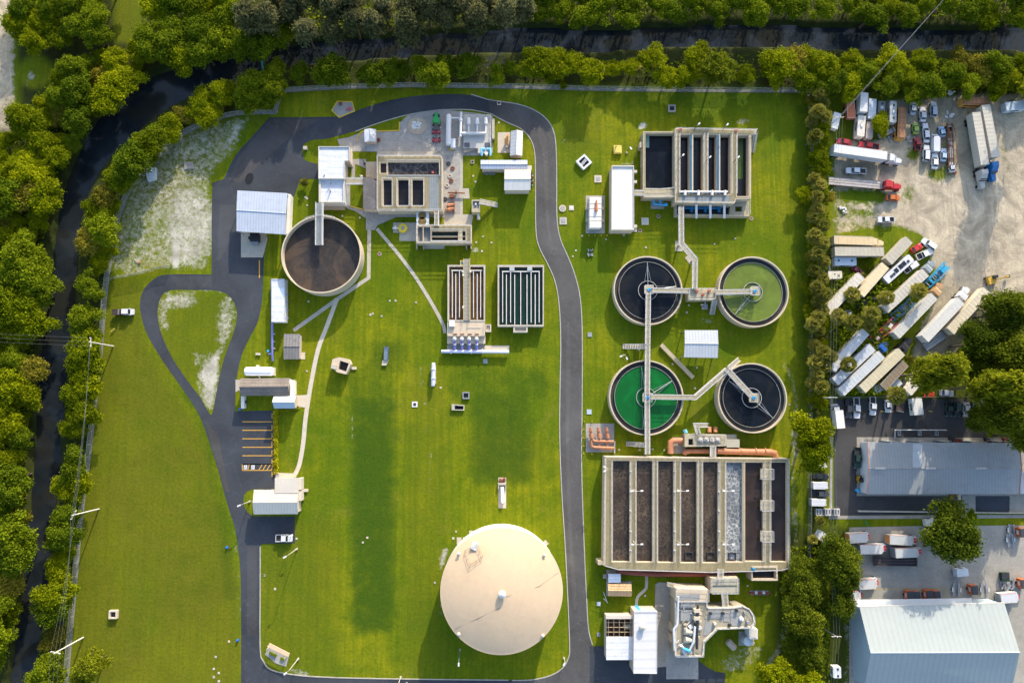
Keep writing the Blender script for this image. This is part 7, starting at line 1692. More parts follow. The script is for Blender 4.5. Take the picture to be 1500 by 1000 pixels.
t.part('body', MB().box(a.x, a.y, .4, 1.3, 2.0, 1.3), M('loader_yellow', (.46, .30, .05), .6, .15, 1)); t.part('cab', MB().box(a.x - .3, a.y, 1.3, 2.0, .9, 1.0), DARK); t.part('bucket', MB().box(a.x + 1.6, a.y, .2, .8, .8, 1.5), TRIM)
for dx in (-.7, .7):
    for s in (-1, 1): t.part('wheel', MB().tube([(a.x + dx, a.y + s * .6, .4), (a.x + dx, a.y + s * .85, .4)], .4, 12), RUBBER)
# ---- moving truck lot
MG = 'white moving trucks with red noses'
for lab, r_, f_ in (('uppermost left white moving truck with an orange rear', (1243.5, 788), (1278, 786)), ('uppermost right white moving truck with a blue and orange rear corner', (1302, 789.5), (1348, 792)), ('white moving truck of the second row, left', (1259, 804), (1303.5, 803)),
                    ('white moving truck directly above the black flat trailer', (1310.5, 809.4), (1355, 808)), ('white moving truck nose peeping out from under the oak', (1237, 841), (1266, 840.5)), ('white moving truck clear of the oak above the warehouse', (1257, 855.5), (1291, 853.5)), ('white moving truck closest to the warehouse wall by the oak', (1231, 873), (1268, 871.5))):
    box_truck(lab, r_, f_, .3, WH, (.47, .475, .46), 2.55, 3.6, True, MG, 'moving_truck')
box_truck('white moving truck alone at the right end of the warehouse', (1464.5, 876), (1496.5, 873.5), .28, WH, (.52, .53, .55), 2.5, 3.3, True, MG, 'moving_truck')
flatbed('black empty flat trailer in the moving truck lot', (1280, 821.5), (1343.6, 822.5), (.025, .026, .03), 2.5, group=None)
camper('small white cargo trailer at the edge of the round oak', (1356, 766), (1371.5, 763.5), (.62, .60, .58), 1.9, 2.0, '', 'cargo_trailer', 'trailer', 'small cargo trailers')
camper('pale blue-grey cargo trailer at the lower left of the round oak', (1363, 796), (1375, 797), (.46, .54, .60), 2.2, 1.8, '', 'cargo_trailer', 'trailer', 'small cargo trailers')
camper('grey cargo trailer alone on the sunlit concrete', (1401.5, 839), (1419, 837.5), (.50, .54, .58), 2.2, 2.3, '', 'cargo_trailer', 'trailer', 'small cargo trailers')
def orange_trailer(lab, px, py, w=1.9, l=2.6, two=False):
    c = P(px, py, 2.4); t = Thing('cargo_trailer', lab, 'trailer', (c.x, c.y, .05), 'orange cargo trailers')
    om = paint((.55, .115, .02)); t.part('body', MB().box(c.x, c.y, .5, 2.3, w, l), om); t.part('roof', MB().frustum([(c.x - w / 2, c.y - l / 2), (c.x + w / 2, c.y - l / 2), (c.x + w / 2, c.y + l / 2), (c.x - w / 2, c.y + l / 2)], 2.302, [(c.x - w * .4, c.y - l * .42), (c.x + w * .4, c.y - l * .42), (c.x + w * .4, c.y + l * .42), (c.x - w * .4, c.y + l * .42)], 2.45), M('charcoal_roof', (.045, .05, .06), .6, .15, 1))
    t.part('panel', MB().box(c.x - w / 2 - .012, c.y, 1.1, 1.8, .02, l * .45).box(c.x, c.y - l / 2 - .012, 1.1, 1.8, w * .5, .02), WHITE); t.part('drawbar', MB().tube([(c.x - .4, c.y - l / 2, .5), (c.x, c.y - l / 2 - 1.0, .5), (c.x + .4, c.y - l / 2, .5)], .05, 4), DARK)
    for s in (-1, 1): t.part('wheel', MB().tube([(c.x + s * (w / 2 - .05) - .1, c.y, .35), (c.x + s * (w / 2 - .05) + .1, c.y, .35)], .33, 12), RUBBER)
for lab, x, y in (('leftmost orange cargo trailer against the warehouse wall', 1334.5, 872.5), ('second orange cargo trailer from the left, touching the leftmost', 1343.7, 873), ('third orange cargo trailer from the left at the warehouse wall', 1362.5, 871.5), ('fourth orange cargo trailer from the left at the warehouse wall', 1373.5, 872), ('orange cargo trailer beside the empty car dolly', 1428.5, 864), ('orange cargo trailer cut off by the right edge of the photo, upper', 1499, 780), ('orange cargo trailer at the right edge above the lone moving truck', 1501, 855)):
    orange_trailer(lab, x, y)
def dolly(lab, px, py, a):
    c = P(px, py); t = Thing('tow_dolly', lab, 'dolly', (0, 0, 0), 'car dollies')
    t.part('frame', MB().box(0, .75, .4, .52, 3.6, .5).box(0, -.75, .4, .52, 3.6, .5).box(-1.5, 0, .4, .5, .15, 1.8).box(1.4, 0, .4, .5, .15, 1.8), STEEL); t.part('drawbar', MB().tube([(1.8, .6, .45), (3.2, 0, .45), (1.8, -.6, .45)], .06, 4), STEEL)
    for s in (-1, 1): t.part('fender', MB().box(-.1, s * 1.2, .55, .7, 1.1, .3), WHITE); t.part('wheel', MB().tube([(-.1, s * 1.1, .3), (-.1, s * 1.3, .3)], .3, 10), RUBBER)
    t.o.location = (c.x, c.y, .05); t.o.rotation_euler = (0, 0, a)
dolly('empty car dolly in the sun near the top of the concrete lot', 1480, 776, -1.6); dolly('empty car dolly throwing a shadow below the first one', 1478, 790, -1.5); dolly('empty car dolly left of the single orange trailer', 1399, 862, 1.5); dolly('empty car dolly right of the single orange trailer', 1440, 862, 1.55)
a = P(1468, 843); t = Thing('dumpster', 'dark green dumpster on the sunlit concrete', 'dumpster', (a.x, a.y, .05)); t.part('bin', MB().frustum([(a.x + x, a.y + y) for x, y in ((-.9, -1.1), (.9, -1.1), (.9, 1.1), (-.9, 1.1))], .1, [(a.x + x, a.y + y) for x, y in ((-1.1, -1.3), (1.1, -1.3), (1.1, 1.3), (-1.1, 1.3))], 1.4), M('dumpster_green', (.012, .045, .025), .6, .2, 1)); t.part('lid', MB().box(a.x, a.y + .3, 1.4, 1.48, 2.2, 1.8), DARK)
a = P(1474, 853); mb = MB(); rnd = random.Random(4)
for _ in range(12): mb.box(a.x + rnd.uniform(-1.8, 2), a.y + rnd.uniform(-1.6, 1.6), .04, rnd.uniform(.2, .9), rnd.uniform(.5, 2.4), rnd.uniform(.2, .7), rnd.uniform(0, 3))
single('scrap_pile', mb, STEEL, 'heap of grey scrap frames below the green dumpster', 'scrap')
# ---- plant vehicles
car('white pickup with a dark bed parked below the L-shaped office', (403.5, 788), (428, 788), WH, 2.0, 'pickup', 'plant vehicles')
t = car('white utility cart on the grass by the west fence', (178, 456.5), (195.5, 456.5), WH, 1.8, 'suv', 'plant vehicles')
flatbed('black trailer behind the white utility cart on the grass', (163.5, 457), (175, 457), (.03, .03, .032), 1.6, name='utility_trailer', group='plant vehicles')
def farm_tractor(px, py):
    c = P(px, py); t = Thing('farm_tractor', 'green farm tractor parked on the concrete yard', 'tractor', (0, 0, 0)); g = paint((.005, .30, .06))
    t.part('body', MB().box(.9, 0, .7, 1.5, 2.4, .9), g); t.part('cab_roof', MB().frustum(outline(-1.3, .5, 1.7), 2.2, outline(-1.2, .4, 1.5), 2.4), g)
    for x in (-1.2, .35):
        for s in (-1, 1): t.part('pillar', MB().box(x, s * .65, 1.3, 2.2, .1, .1), DARK)
    t.part('seat', MB().box(-.5, 0, 1.1, 1.6, .5, .5), DARK)
    for s in (-1, 1): t.part('wheel', MB().tube([(-1.0, s * .75, .8), (-1.0, s * 1.2, .8)], .8, 16), RUBBER); t.part('wheel', MB().tube([(1.6, s * .6, .5), (1.6, s * .92, .5)], .5, 14), RUBBER); t.part('fender', MB().box(-1.0, s * .95, 1.6, 1.68, 1.3, .4), g)
    t.o.location = (c.x, c.y, .06); t.o.rotation_euler = (0, 0, math.pi / 2)
farm_tractor(639.5, 178)
def mower(lab, px, py):
    c = P(px, py); t = Thing('mower_deck', lab, 'mower', (0, 0, 0), 'red mowers'); r_ = paint((.42, .04, .07))
    for s in (-1, 0, 1): t.part('deck', MB().cyl(-.1 - .35 * (s == 0), s * .8, .52, .25, .6, 16, .42), r_)
    t.part('frame', MB().box(.2, 0, .6, .72, .2, 2.2).box(-.2, 0, .62, .75, 1.3, .25), DARK); t.part('hitch', MB().tube([(.2, .4, .6), (1.2, 0, .6), (.2, -.4, .6)], .06, 4), DARK)
    for s in (-1, 1): t.part('wheel', MB().tube([(-.75, s * .95, .25), (-.75, s * 1.15, .25)], .25, 10), RUBBER); t.part('wheel', MB().tube([(.65, s * .95, .25), (.65, s * 1.15, .25)], .25, 10), RUBBER)
    t.o.location = (c.x, c.y, .06); t.o.rotation_euler = (0, 0, math.pi / 2)
mower('red mower deck directly behind the green tractor', 639, 193); mower('second red mower deck, below the first', 639.5, 205)
def excavator(px, py):
    c = P(px, py); t = Thing('excavator', 'yellow excavator with a long boom at the right side of the yard', 'excavator', (0, 0, 0)); y_ = paint((.55, .33, .03))
    for s in (-1, 1): t.part('track', MB().box(0, s * 1.0, 0, .75, 3.0, .5), DARK)
    t.part('body', MB().box(-.4, -.1, .9, 1.9, 2.4, 2.2), y_); t.part('cab', MB().box(.5, .6, 1.0, 2.6, 1.3, .9), GLASS); t.part('boom', MB().tube([(.8, -.2, 1.5), (3.0, -.2, 3.2), (5.2, -.2, 1.4)], .18, 6), y_); t.part('bucket', MB().box(5.4, -.2, .6, 1.3, .7, .8), DARK)
    t.o.location = (c.x, c.y, 0); t.o.rotation_euler = (0, 0, .25)
excavator(1449, 411)
for i, (x, y, lab, c) in enumerate(((1210, 395, 'white propane bottles near the small cream camper', WHITE), (1212, 282, 'white junk by the palms at the tail of the flatbed', WHITE), (1233, 309, 'white sack on the sandy strip', WHITE), (1356, 141, 'scattered red and white junk at the top of the cars', M('dark_red', (.20, .05, .035))), (1300, 205, 'grey debris between the tree and the orange bus', STEEL), (1331, 205, 'blue and grey debris below the orange bus', STEEL), (1389, 168, 'white panel standing in the weeds', WHITE), (1394, 137, 'white sheet under the trees above the cars', WHITE), (1214, 186, 'grey timber pile beside the tilted white trailer', STEEL), (1394, 252, 'red oxide fittings beside the small white car', RUST))):
    a = P(x, y); mb = MB(); rnd = random.Random(i + 20)
    for _ in range(6): mb.box(a.x + rnd.uniform(-1, 1), a.y + rnd.uniform(-.9, .9), -.02, rnd.uniform(.25, .8), rnd.uniform(.3, 1.3), rnd.uniform(.2, .6), rnd.uniform(0, 3))
    single('junk_pile', mb, c, lab, 'junk')
# ================================================================ the two warehouses
def warehouse_grey():
    rm = M('grey_warehouse_roof', (.28, .295, .30), .55, .08, .12, stripe=('X', .9, .22), dirt=(.15, .16, .17), dirt_amt=.4)
    t = gable('warehouse', 'long grey ribbed roof warehouse with orange eave trim', [(1271.5, 647.2), (1493.5, 648.5), (1492.5, 723.3), (1269.8, 723.5)], 4.4, .85, 'x', rm, M('warehouse_wall_white', (.60, .64, .68), .6, .06, .5))
    a, b, c, d = [P(x, y, 4.42) for x, y in ((1271, 647), (1494, 648.4), (1493, 723.4), (1269.4, 723.6))]
    o = Vector((0, 0, .89)); m0, m1 = (a + d) / 2 + o, (b + c) / 2 + o
    tr_ = M('orange_trim', (.58, .20, .08), .5, .08, 1); t.part('gable_trim', MB().tube([a, m0, d], .1, 5), tr_); t.part('gable_trim', MB().tube([b, m1, c], .1, 5), tr_)
    for x in (1289, 1363, 1437): 
        q = P(x, 685.5, 5.3); t.part('ridge_vent', MB().box(q.x, q.y, 5.1, 5.5, 3.0, .5), TRIM)
    for y in (672, 700): q = P(1266, y, 3.2); t.part('window', MB().box(q.x - .6, q.y, 2.2, 3.0, .06, 1.0), GLASS)
    for x in (1300, 1340, 1380, 1420, 1460): q = P(x, 645.5, 1.6); t.part('roller_door', MB().box(q.x, q.y + .02, -.1, 3.2, 3.6, .1), M('door_grey', (.40, .42, .43), .6, .06, 1))
    q = P(1345, 665, 5.0); t.part('sheet_patch', MB().add([P(1337, 649.5, 4.47), P(1350, 649.6, 4.47), P(1350, 684, 5.27), P(1337, 684, 5.27)], [(0, 3, 2, 1)]), M('pale_sheet', (.37, .41, .44), .5, .08, .6))
warehouse_grey()
t = Thing('side_annex', 'pale annex roof at the right end of the grey warehouse', 'annex', cen([(1499, 705)])); t.part('roof', MB().pprism(rc(1494.8, 691, 1530, 723), 3.2, 3.4, bottom=True), ROOFX); t.part('wall', MB().wall([P2(x, y, 3.3) for x, y in rc(1496, 692, 1529, 722)], -.1, 3.2), WALLW)
def warehouse_white():
    h, rise = 6.0, 4.3
    N0, N1 = P(1270.5, 888.5, h), P(1483, 882.8, h); R0 = P(1277, 955.5, h + rise); R1 = P(1492, 955, h + rise)
    S0 = Vector((R0.x - .2, 2 * R0.y - N0.y, h)); S1 = Vector((R1.x, 2 * R1.y - N1.y, h)); N1 = Vector((R1.x, N1.y, h)); N0 = Vector((R0.x, N0.y, h)); S0.x = R0.x
    t = Thing('warehouse', 'big white ribbed roof warehouse with a steep ridge at the lower right corner', 'warehouse', ((N0.x + N1.x) / 2, (N0.y + S0.y) / 2, 0))
    rm = M('white_warehouse_roof', (.30, .34, .345), .5, .05, .10, stripe=('X', 1.5, .16), dirt=(.25, .285, .29), dirt_amt=.35)
    th = Vector((0, 0, -.15)); ov = Vector((.35, 0, 0))
    for p, q, r, s_, nm in ((N0 - ov, R0 - ov, R1 + ov, N1 + ov, 'n'), (R0 - ov, S0 - ov, S1 + ov, R1 + ov, 's')):
        t.part('roof', MB().add([p, q, r, s_, p + th, q + th, r + th, s_ + th], [(0, 1, 2, 3), (7, 6, 5, 4), (0, 4, 5, 1), (1, 5, 6, 2), (2, 6, 7, 3), (3, 7, 4, 0)]), rm)
    t.part('ridge_cap', MB().tube([R0 - ov, R1 + ov], .16, 6), M('ridge_blue', (.40, .48, .54), .5, .06, 1))
    wl = M('warehouse_wall_pale', (.36, .46, .54), .55, .05, .3, stripe=('Y', 1.0, .14)); mb = MB()
    pts = [(N0.x, N0.y - .3), (N1.x, N1.y - .3), (S1.x, S1.y + .3), (S0.x, S0.y + .3)]; mb.wall(pts, -.2, h - .16)
    for A, B, C_ in ((N0, S0, R0), (N1, S1, R1)): mb.add([(A.x, A.y - .3, h - .16), (B.x, B.y + .3, h - .16), (C_.x, C_.y, C_.z - .16)], [(0, 1, 2)])
    t.part('wall', mb, wl)
    # lower parapet step at the right and openings on the north wall
    xs = [P(x, 884, 3).x for x in (1292, 1327, 1385, 1401, 1412, 1432, 1455)]
    for i, x in enumerate(xs): t.part('door', MB().box(x, N0.y - .27, -.1, 3.4, (2.8, 2.4, 3.2, 1.2, 1.2, 1.6, 1.6)[i], .1), M('door_dark', (.07, .08, .09), .5, .1, 1))
    t.part('canopy', MB().box(P(1330, 884, 3).x, N0.y + .55, 3.7, 3.95, 36, 1.7), WHITE)
    t.part('gutter', MB().tube([N0 - ov + Vector((0, .1, -.1)), N1 + ov + Vector((0, .1, -.1))], .12, 6), TRIM)
warehouse_white()
t = Thing('barrier_rack', 'white pipe barrier with three stands on the asphalt above the grey warehouse', 'frame', cen([(1349, 632)]))
t.part('rail', MB().ptube([(1311, 641, .1), (1311, 629.5, 1.0), (1387, 629.5, 1.0)], .12, 6), WHITE)
for x in (1318, 1348, 1373): t.part('stand', MB().pprism(rc(x - 2, 631, x + 2, 638), .05, .8, [rc(x - 1, 632.5, x + 1, 636.5)], zin=.05), STEEL)
single('concrete_wall', MB().pprism([(1258, 747.5), (1480, 750.5), (1700, 752), (1700, 754), (1258, 749.5)], -.1, .9), CONC, 'long low concrete wall south of the grey warehouse', 'wall')
# ================================================================ fences, poles, wires, boxes in the grass
def wire_mesh():
    m, t, b = base_mat('chain_link'); b.inputs['Base Color'].default_value = (.34, .36, .36, 1); b.inputs['Metallic'].default_value = .3; b.inputs['Roughness'].default_value = .6
    tr = _n(t, 'ShaderNodeBsdfTransparent'); mx = _n(t, 'ShaderNodeMixShader')
    co = _n(t, 'ShaderNodeNewGeometry').outputs['Position']
    f = _map(t, _noise(t, co, 9, 1), .4, .6, 0.14, .28)
    t.links.new(f, mx.inputs[0]); t.links.new(tr.outputs[0], mx.inputs[1]); t.links.new(b.outputs[0], mx.inputs[2]); t.links.new(mx.outputs[0], t.nodes['Material Output'].inputs[0])
    return m
CHAIN = wire_mesh(); FRAIL = M('fence_post_grey', (.26, .28, .27), .6, .1, 1)
def fence(label, px, h=2.2, step=3.6):
    pts = [P(x, y) for x, y in px]
    t = Thing('chain_link_fence', label, 'fence', tuple(pts[0]), 'chain-link fences round the plant')
    fab = MB(); rl = MB(); posts = []; acc = 0
    for i in range(len(pts) - 1):
        a, b = pts[i], pts[i + 1]; u = Vector((0, 0, h))
        d = (b - a).normalized(); n = Vector((-d.y, d.x, 0)) * .015
        fab.add([a + n, b + n, b + n + u, a + n + u, a - n, b - n, b - n + u, a - n + u], [(0, 1, 2, 3), (7, 6, 5, 4)])
        rl.tube([a + u, b + u], .035, 5)
        L = (b - a).length; s = (step - acc) % step
        while s < L: posts.append(a.lerp(b, s / L)); s += step
        acc = (acc + L) % step
    t.part('fabric', fab, CHAIN); t.part('top_rail', rl, FRAIL)
    for q in posts[:99]: t.part('post', MB().cyl(q.x, q.y, .05, -.1, h + .1, 6), FRAIL)
fence('long straight chain-link fence along the top edge of the plant', WALK)
fence('chain-link fence curving along the sandy ground at the upper left', LEFTFENCE[:37])
fence('chain-link fence running down the left side of the big lawn', LEFTFENCE[36:])
fence('chain-link fence along the palms on the right side of the plant', [(1184, 134), (1186, 200), (1187, 300), (1186, 420), (1185, 520), (1184.5, 600)])
fence('chain-link fence beside the parked white vans', [(1184.5, 604), (1183, 680), (1184, 760), (1180, 860)])
fence('short chain-link fence across the bottom of the sandy ground', [(162, 410), (205, 402), (240, 392), (252, 391)])
fence('chain-link fence at the top of the asphalt lot', [(1222, 581.5), (1330, 581.5), (1440, 581)], 1.9)

def utility_pole(label, base, top, h, arm, mat=None):
    a = P(*base); t = Thing('utility_pole', label, 'pole', (a.x, a.y, 0), 'utility poles')
    t.part('pole', MB().tube([(a.x, a.y, -.5), (a.x, a.y, h)], [.2, .13], 10), mat or M('pole_pale', (.55, .53, .49), .8, .1, 1))
    c = t.part('crossarm', MB().box(a.x, a.y, h - .9, h - .72, .18, 2.6, arm), TRIM)
    for s in (-1.15, 0.0, 1.15):
        x, y = a.x - math.sin(arm) * s, a.y + math.cos(arm) * s; t.part('insulator', MB().cyl(x, y, .09, h - .72, h - .35, 8), WHITE, c)
    return Vector((a.x, a.y, h - .4)), arm
ps = [utility_pole('pale utility pole at the upper part of the left lawn fence', (166, 507), None, 12.0, .1), utility_pole('pale utility pole halfway down the left lawn fence', (145, 745), None, 12.5, -.45), utility_pole('pale utility pole at the lower end of the left lawn fence', (122, 933), None, 12.8, 1.35)]
a = P(100, 1120); ps.append((Vector((a.x, a.y, 12.4)), 1.2))
def wires(label, spans, sag=1.0, r=.02, offs=(-1.1, 0, 1.1)):
    mb = MB()
    for (a, aa), (b, ab) in spans:
        for s in offs:
            A = a + Vector((-math.sin(aa) * s, math.cos(aa) * s, 0)); B = b + Vector((-math.sin(ab) * s, math.cos(ab) * s, 0))
            mb.tube([A.lerp(B, u) - Vector((0, 0, sag * 4 * u * (1 - u))) for u in [i / 10 for i in range(11)]], r, 4)
    single('overhead_wire', mb, M('wire', (.16, .17, .17), .5, .1, 1), label, 'wires')
W0 = (P(-140, 488, 13), .1)
wires('overhead wires crossing the canal to the upper lawn pole', [(W0, ps[0])]); wires('overhead wires running down the left fence from pole to pole', [(ps[0], ps[1]), (ps[1], ps[2]), (ps[2], ps[3])])
def e_pole(label, base, h): return utility_pole(label, base, None, h, math.pi / 2 + .0, M('pole_grey', (.42, .41, .38), .8, .12, 1))
e1 = e_pole('grey utility pole among the palms at the corner of the asphalt lot', (1198, 583), 9.3); e2 = e_pole('grey utility pole between the dark trees at the bottom of the lane', (1203.5, 918), 9.0); e0 = e_pole('grey utility pole beside the rusty container', (1208, 190), 9.6)
eT = (P(1400, -20, 10), math.pi * .75); eB = (P(1216, 1180, 9.5), math.pi / 2)
wires('overhead wires running down the east fence lane', [(e0, e1), (e1, e2), (e2, eB)], .7, .022, (-.8, .0, .8)); wires('overhead wire slanting across the canal to the top right', [(e0, eT)], .6, .045, (-.22, .22))
def street_light(label, base, h, dx, dy, mat=None, r=.09):
    a = P(*base); t = Thing('street_light', label, 'street light', (a.x, a.y, 0), 'street lights along the roads')
    t.part('pole', MB().tube([(a.x, a.y, -.2), (a.x, a.y, h)], [r * 1.2, r * .8], 8), mat or TRIM); t.part('base', MB().cyl(a.x, a.y, .3, -.1, .4, 12), CONC)
    e = Vector((a.x + dx, a.y + dy, h + .15)); am = t.part('arm', MB().tube([(a.x, a.y, h - .05), tuple(e)], .05, 5), mat or TRIM); t.part('lamp_head', MB().box(e.x, e.y, e.z - .12, e.z + .08, .9, .4, math.atan2(dy, dx)), WHITE, am)
street_light('street light beside the white pickup below the office', (435, 803.5), 8.0, -1.0, -.6); street_light('street light by the small bus shelter', (437, 964), 8.6, -1.0, -.8)
street_light('street light at the bottom road left of the dome', (587, 991), 7.5, -.6, -.8); street_light('dark teal pole standing below the dome', (674, 951), 9.0, 0, -.8, M('teal_pole', (.12, .22, .20), .5, .1, 1), .1)
street_light('street light at the left road beside the office island', (366, 734), 5.0, -1.2, -.5); street_light('small light at the road corner below the dome', (826, 963), 3.0, -.3, -.6)
street_light('thin light mast on the grass right of the road, near the diamond-shaped well', (918, 224), 4.5, .3, -.4, DARK, .06)
street_light('short light at the asphalt corner by the office pickup', (428, 783), 4.5, 1.0, .6)

# boxes, wells and lids standing in the grass
def ubox(name, label, px, py, s, h, mat, lid=None, cat='utility box', group=None, a=0., lidm=None, hollow=False):
    q = P(px, py, h); t = Thing(name, label, cat, (q.x, q.y, 0), group); c, n = math.cos(a), math.sin(a)
    R_ = lambda k: [(q.x + x * k * c - y * k * n, q.y + x * k * n + y * k * c) for x, y in ((-1, -1), (1, -1), (1, 1), (-1, 1))]
    if hollow: t.part('wall', MB().prism(R_(s / 2), -.2, h, [R_(s / 2 - max(.18, s * .16))], zin=-.1), mat); t.part('pit', MB().sheet(ccw(R_(s / 2 - .05)), max(.07, h - 1.2)), DARK)
    else: t.part('base', MB().prism(R_(s / 2), -.2, h), mat)
    if lid: t.part('lid', MB().prism(R_(lid / 2), h + .002 if not hollow else h - .25, h + .06), lidm or STEEL)
    return t, q
t, q = ubox('concrete_well', 'diamond-shaped white concrete well with a grey divider beside the road', 855.5, 237, 3.5, 1.0, WHITE, None, 'well', None, .72, None, True)
t.part('divider', MB().box(q.x, q.y, .2, .9, .9, 2.6, math.radians(-40)), STEEL)
PLATE = M('plate_blue', (.36, .44, .52), .5, .1, 1)
PADL = [(876, 262, 2.2, CONC_P, STEEL, 'square cream pad with a blue-grey lid above the generator'), (945, 324, 2.2, CONC_P, PLATE, 'square cream pad with a pale blue lid right of the white building'), (825, 323.5, 2.2, CONC, STEEL, 'square grey pad beside the road below the round manhole'),
        (837, 304.5, 1.5, CONC_P, WHITE, 'small white box on a pad right of the round manhole'), (864, 490, 1.3, STEEL, None, 'small steel plate in the grass left of the upper dark clarifier'), (863, 603, 1.4, PLATE, None, 'small blue plate in the grass left of the emerald clarifier'),
        (711, 529, 1.3, STEEL, None, 'small steel plate below the pump header pipe'), (607.5, 592, 1.6, WHITE, DARK, 'small white box with a black centre in the middle of the lawn'), (877, 929, 1.0, STEEL, None, 'small grey plate left of the open framed annex'), (877, 884, 1.1, PLATE, None, 'small bluish plate beside the white lying pole'),
        (929.5, 336, 1.4, TRIM, None, 'small white box at the lower right corner of the flat roofed building')]
for x, y, s, m1, m2, lab in PADL: ubox('utility_box', lab, x, y, s, .18, m1, s * .5 if m2 else None, lidm=m2, group='boxes and plates in the grass')
for x, y, s, h, m1, lab in ((984.5, 158.5, 2.2, .7, CONC_G, 'dark square well on the lawn by the north fence'), (165, 900, 2.2, 1.0, CONC_P, 'small square cream well alone on the big left lawn'), (682.5, 579, 2.0, .6, STEEL, 'dark square well on the lawn above the dark green patch'), (731, 150.5, 1.2, .5, CONC_P, 'small dark well at the outer edge of the road bend'), (692, 237, 1.0, .3, CONC_G, 'small grey well on the grass left of the pale blue workshop')):
    ubox('drain_well', lab, x, y, s, h, m1, None, 'well', 'square wells in the grass', 0, None, True)
t, q = ubox('valve_box', 'small yellow box on a pad in the upper right lawn', 905, 218.5, 2.4, .9, M('box_yellow', (.62, .50, .12), .6, .1, 1), 2.0, lidm=M('box_yellow', (.62, .50, .12)))
t.part('pipe', MB().tube([(q.x - .6, q.y + .6, .9), (q.x - .6, q.y + .6, 1.6)], .15, 8), DARK)
q = P(824, 305.5); t = Thing('manhole', 'round cream manhole lid beside the road', 'manhole', (q.x, q.y, 0)); t.part('ring', MB().cyl(q.x, q.y, 1.05, -.1, .25, 28), CONC_P); t.part('lid', MB().cyl(q.x, q.y, .7, .25, .31, 24), CONC_G)
for x, y, lab in ((964.5, 317, 'dark round manhole below the blue U-shaped pipes'), (937.5, 338, 'dark round manhole at the corner of the white building'), (556, 372, 'dark round manhole on the lawn right of the footpath'), (1100.5, 320, 'dark round manhole below the stair block')):
    q = P(x, y); t = Thing('manhole', lab, 'manhole', (q.x, q.y, 0), 'dark round manholes'); t.part('ring', MB().lathe(q.x, q.y, [(.6, -.1), (.6, .12), (.42, .12)], 18), CONC_G); t.part('lid', MB().cyl(q.x, q.y, .42, 0, .1, 18), RUST)
VB = [(449.8, 291), (447.5, 289), (450, 301), (501.5, 316.5), (527, 319), (528, 257), (571, 440.5), (579.5, 440.5), (609.5, 443), (542.5, 461), (546, 459.5), (559, 463), (452, 441.5), (693, 258), (696.5, 266.5), (697.5, 355), (720, 355.5), (707.5, 346.5), (706, 368), (645.5, 567.5), (449.5, 543.5), (531.5, 794), (538, 787), (316, 961.5), (313.3, 979), (320.5, 985), (313.3, 991), (320.7, 997), (335.5, 939), (637, 853), (387.5, 842.5), (403, 862), (668, 778), (664, 788), (680, 788), (682.5, 786), (434.5, 788.5), (730.5, 180), (1046.5, 357.5), (1077, 349.5), (852.8, 345.5), (887.5, 350.5), (843.5, 367), (839, 375.5), (1006, 457.5), (1009, 447), (936, 512), (985, 533), (1021, 538.5), (1018, 568.5), (1156.5, 592.5), (907, 658.5), (937, 658.5), (956, 657.5), (973, 659), (1095, 857.5), (945, 872), (387.5, 842), (596, 1000), (946, 362.5)]
for i, (x, y) in enumerate(VB):
    q = P(x, y); w_ = random.uniform(.45, .6); mb = MB().box(q.x, q.y, -.1, .1, w_, w_).box(q.x, q.y, .1, .13, w_ * .5, w_ * .5)
    single('valve_box', mb, (TRIM, CONC_P, CONC)[i % 3], 'small pale square valve box set in the grass of the plant', 'valve box', 'small valve boxes in the grass')
for x, y, lab in ((333, 801, 'blue marker post at the upper edge of the left road'), (348.5, 936.7, 'blue marker post at the lower edge of the left road'), (352, 599, 'blue marker at the corner of the parking bays')):
    q = P(x, y); single('marker_post', MB().cyl(q.x, q.y, .3, -.1, .6, 12).cyl(q.x, q.y, .3, .6, .7, 12, .15), M('bright_blue', (.01, .12, .75)), lab, 'marker')
# pile of white lime on a round slab, its yard companions
q = P(611, 184.5); t = Thing('round_slab', 'round tan slab with a spread heap of white lime on the concrete yard', 'slab', (q.x, q.y, 0)); t.part('slab', MB().cyl(q.x, q.y, 2.75, -.1, .16, 40), M('tan_slab', (.42, .34, .25)))
mb = MB(); rnd = random.Random(8)
for _ in range(26): x, y = rnd.gauss(0, .75), rnd.gauss(0, .75); mb.cyl(q.x + x, q.y + y, rnd.uniform(.2, .6), .15, .2 + rnd.uniform(.05, .45) * math.exp(-(x * x + y * y)), 7, .05)
t.part('lime', mb, WHITE)
q = P(626, 212); mb = MB()
for _ in range(14): mb.cyl(q.x + rnd.gauss(0, .5), q.y + rnd.gauss(0, .6), rnd.uniform(.2, .5), .03, rnd.uniform(.12, .35), 7, .08)
single('sand_pile', mb, CONC_P, 'small cream sand heap on the yard above the raised basin', 'sand heap')
ubox('white_crate', 'small white crate on the yard right of the cream sand heap', 643, 218.5, .9, .7, WHITE, .7)
gable('small_shed', 'small white and grey roofed shed at the end of the yellow kerb', [(533.5, 189.5), (551, 189.5), (551, 208), (534, 208)], 2.6, .6, 'y', ROOFX, slopes=(M('grey_metal', (.46, .47, .49)), M('white_torn_roof', (.68, .70, .74), .6, .06, 1, dirt=(.10, .10, .11), dirt_amt=.5)))
q = P(555, 206); single('hose_reel', MB().lathe(q.x, q.y, [(.2, .05), (.2, .9), (.45, .9), (.5, .3), (.45, .05)], 12), RUST, 'rusty hose reel right of the small white and grey shed', 'hose reel')
q = P(534, 240); single('slim_post', MB().cyl(q.x, q.y, .3, -.1, .3, 12).cyl(q.x, q.y, .08, .3, 4.5, 8), DARK, 'dark slim post on the path right of the white control building', 'post')
q = P(529, 258.5, 1); single('dome_cap', MB().lathe(q.x, q.y, [(.5, -.1), (.5, .7), (.35, 1.0), (0, 1.15)], 16), WHITE, 'round white cap on the grass beside the short yellow-marked walkway', 'cap')
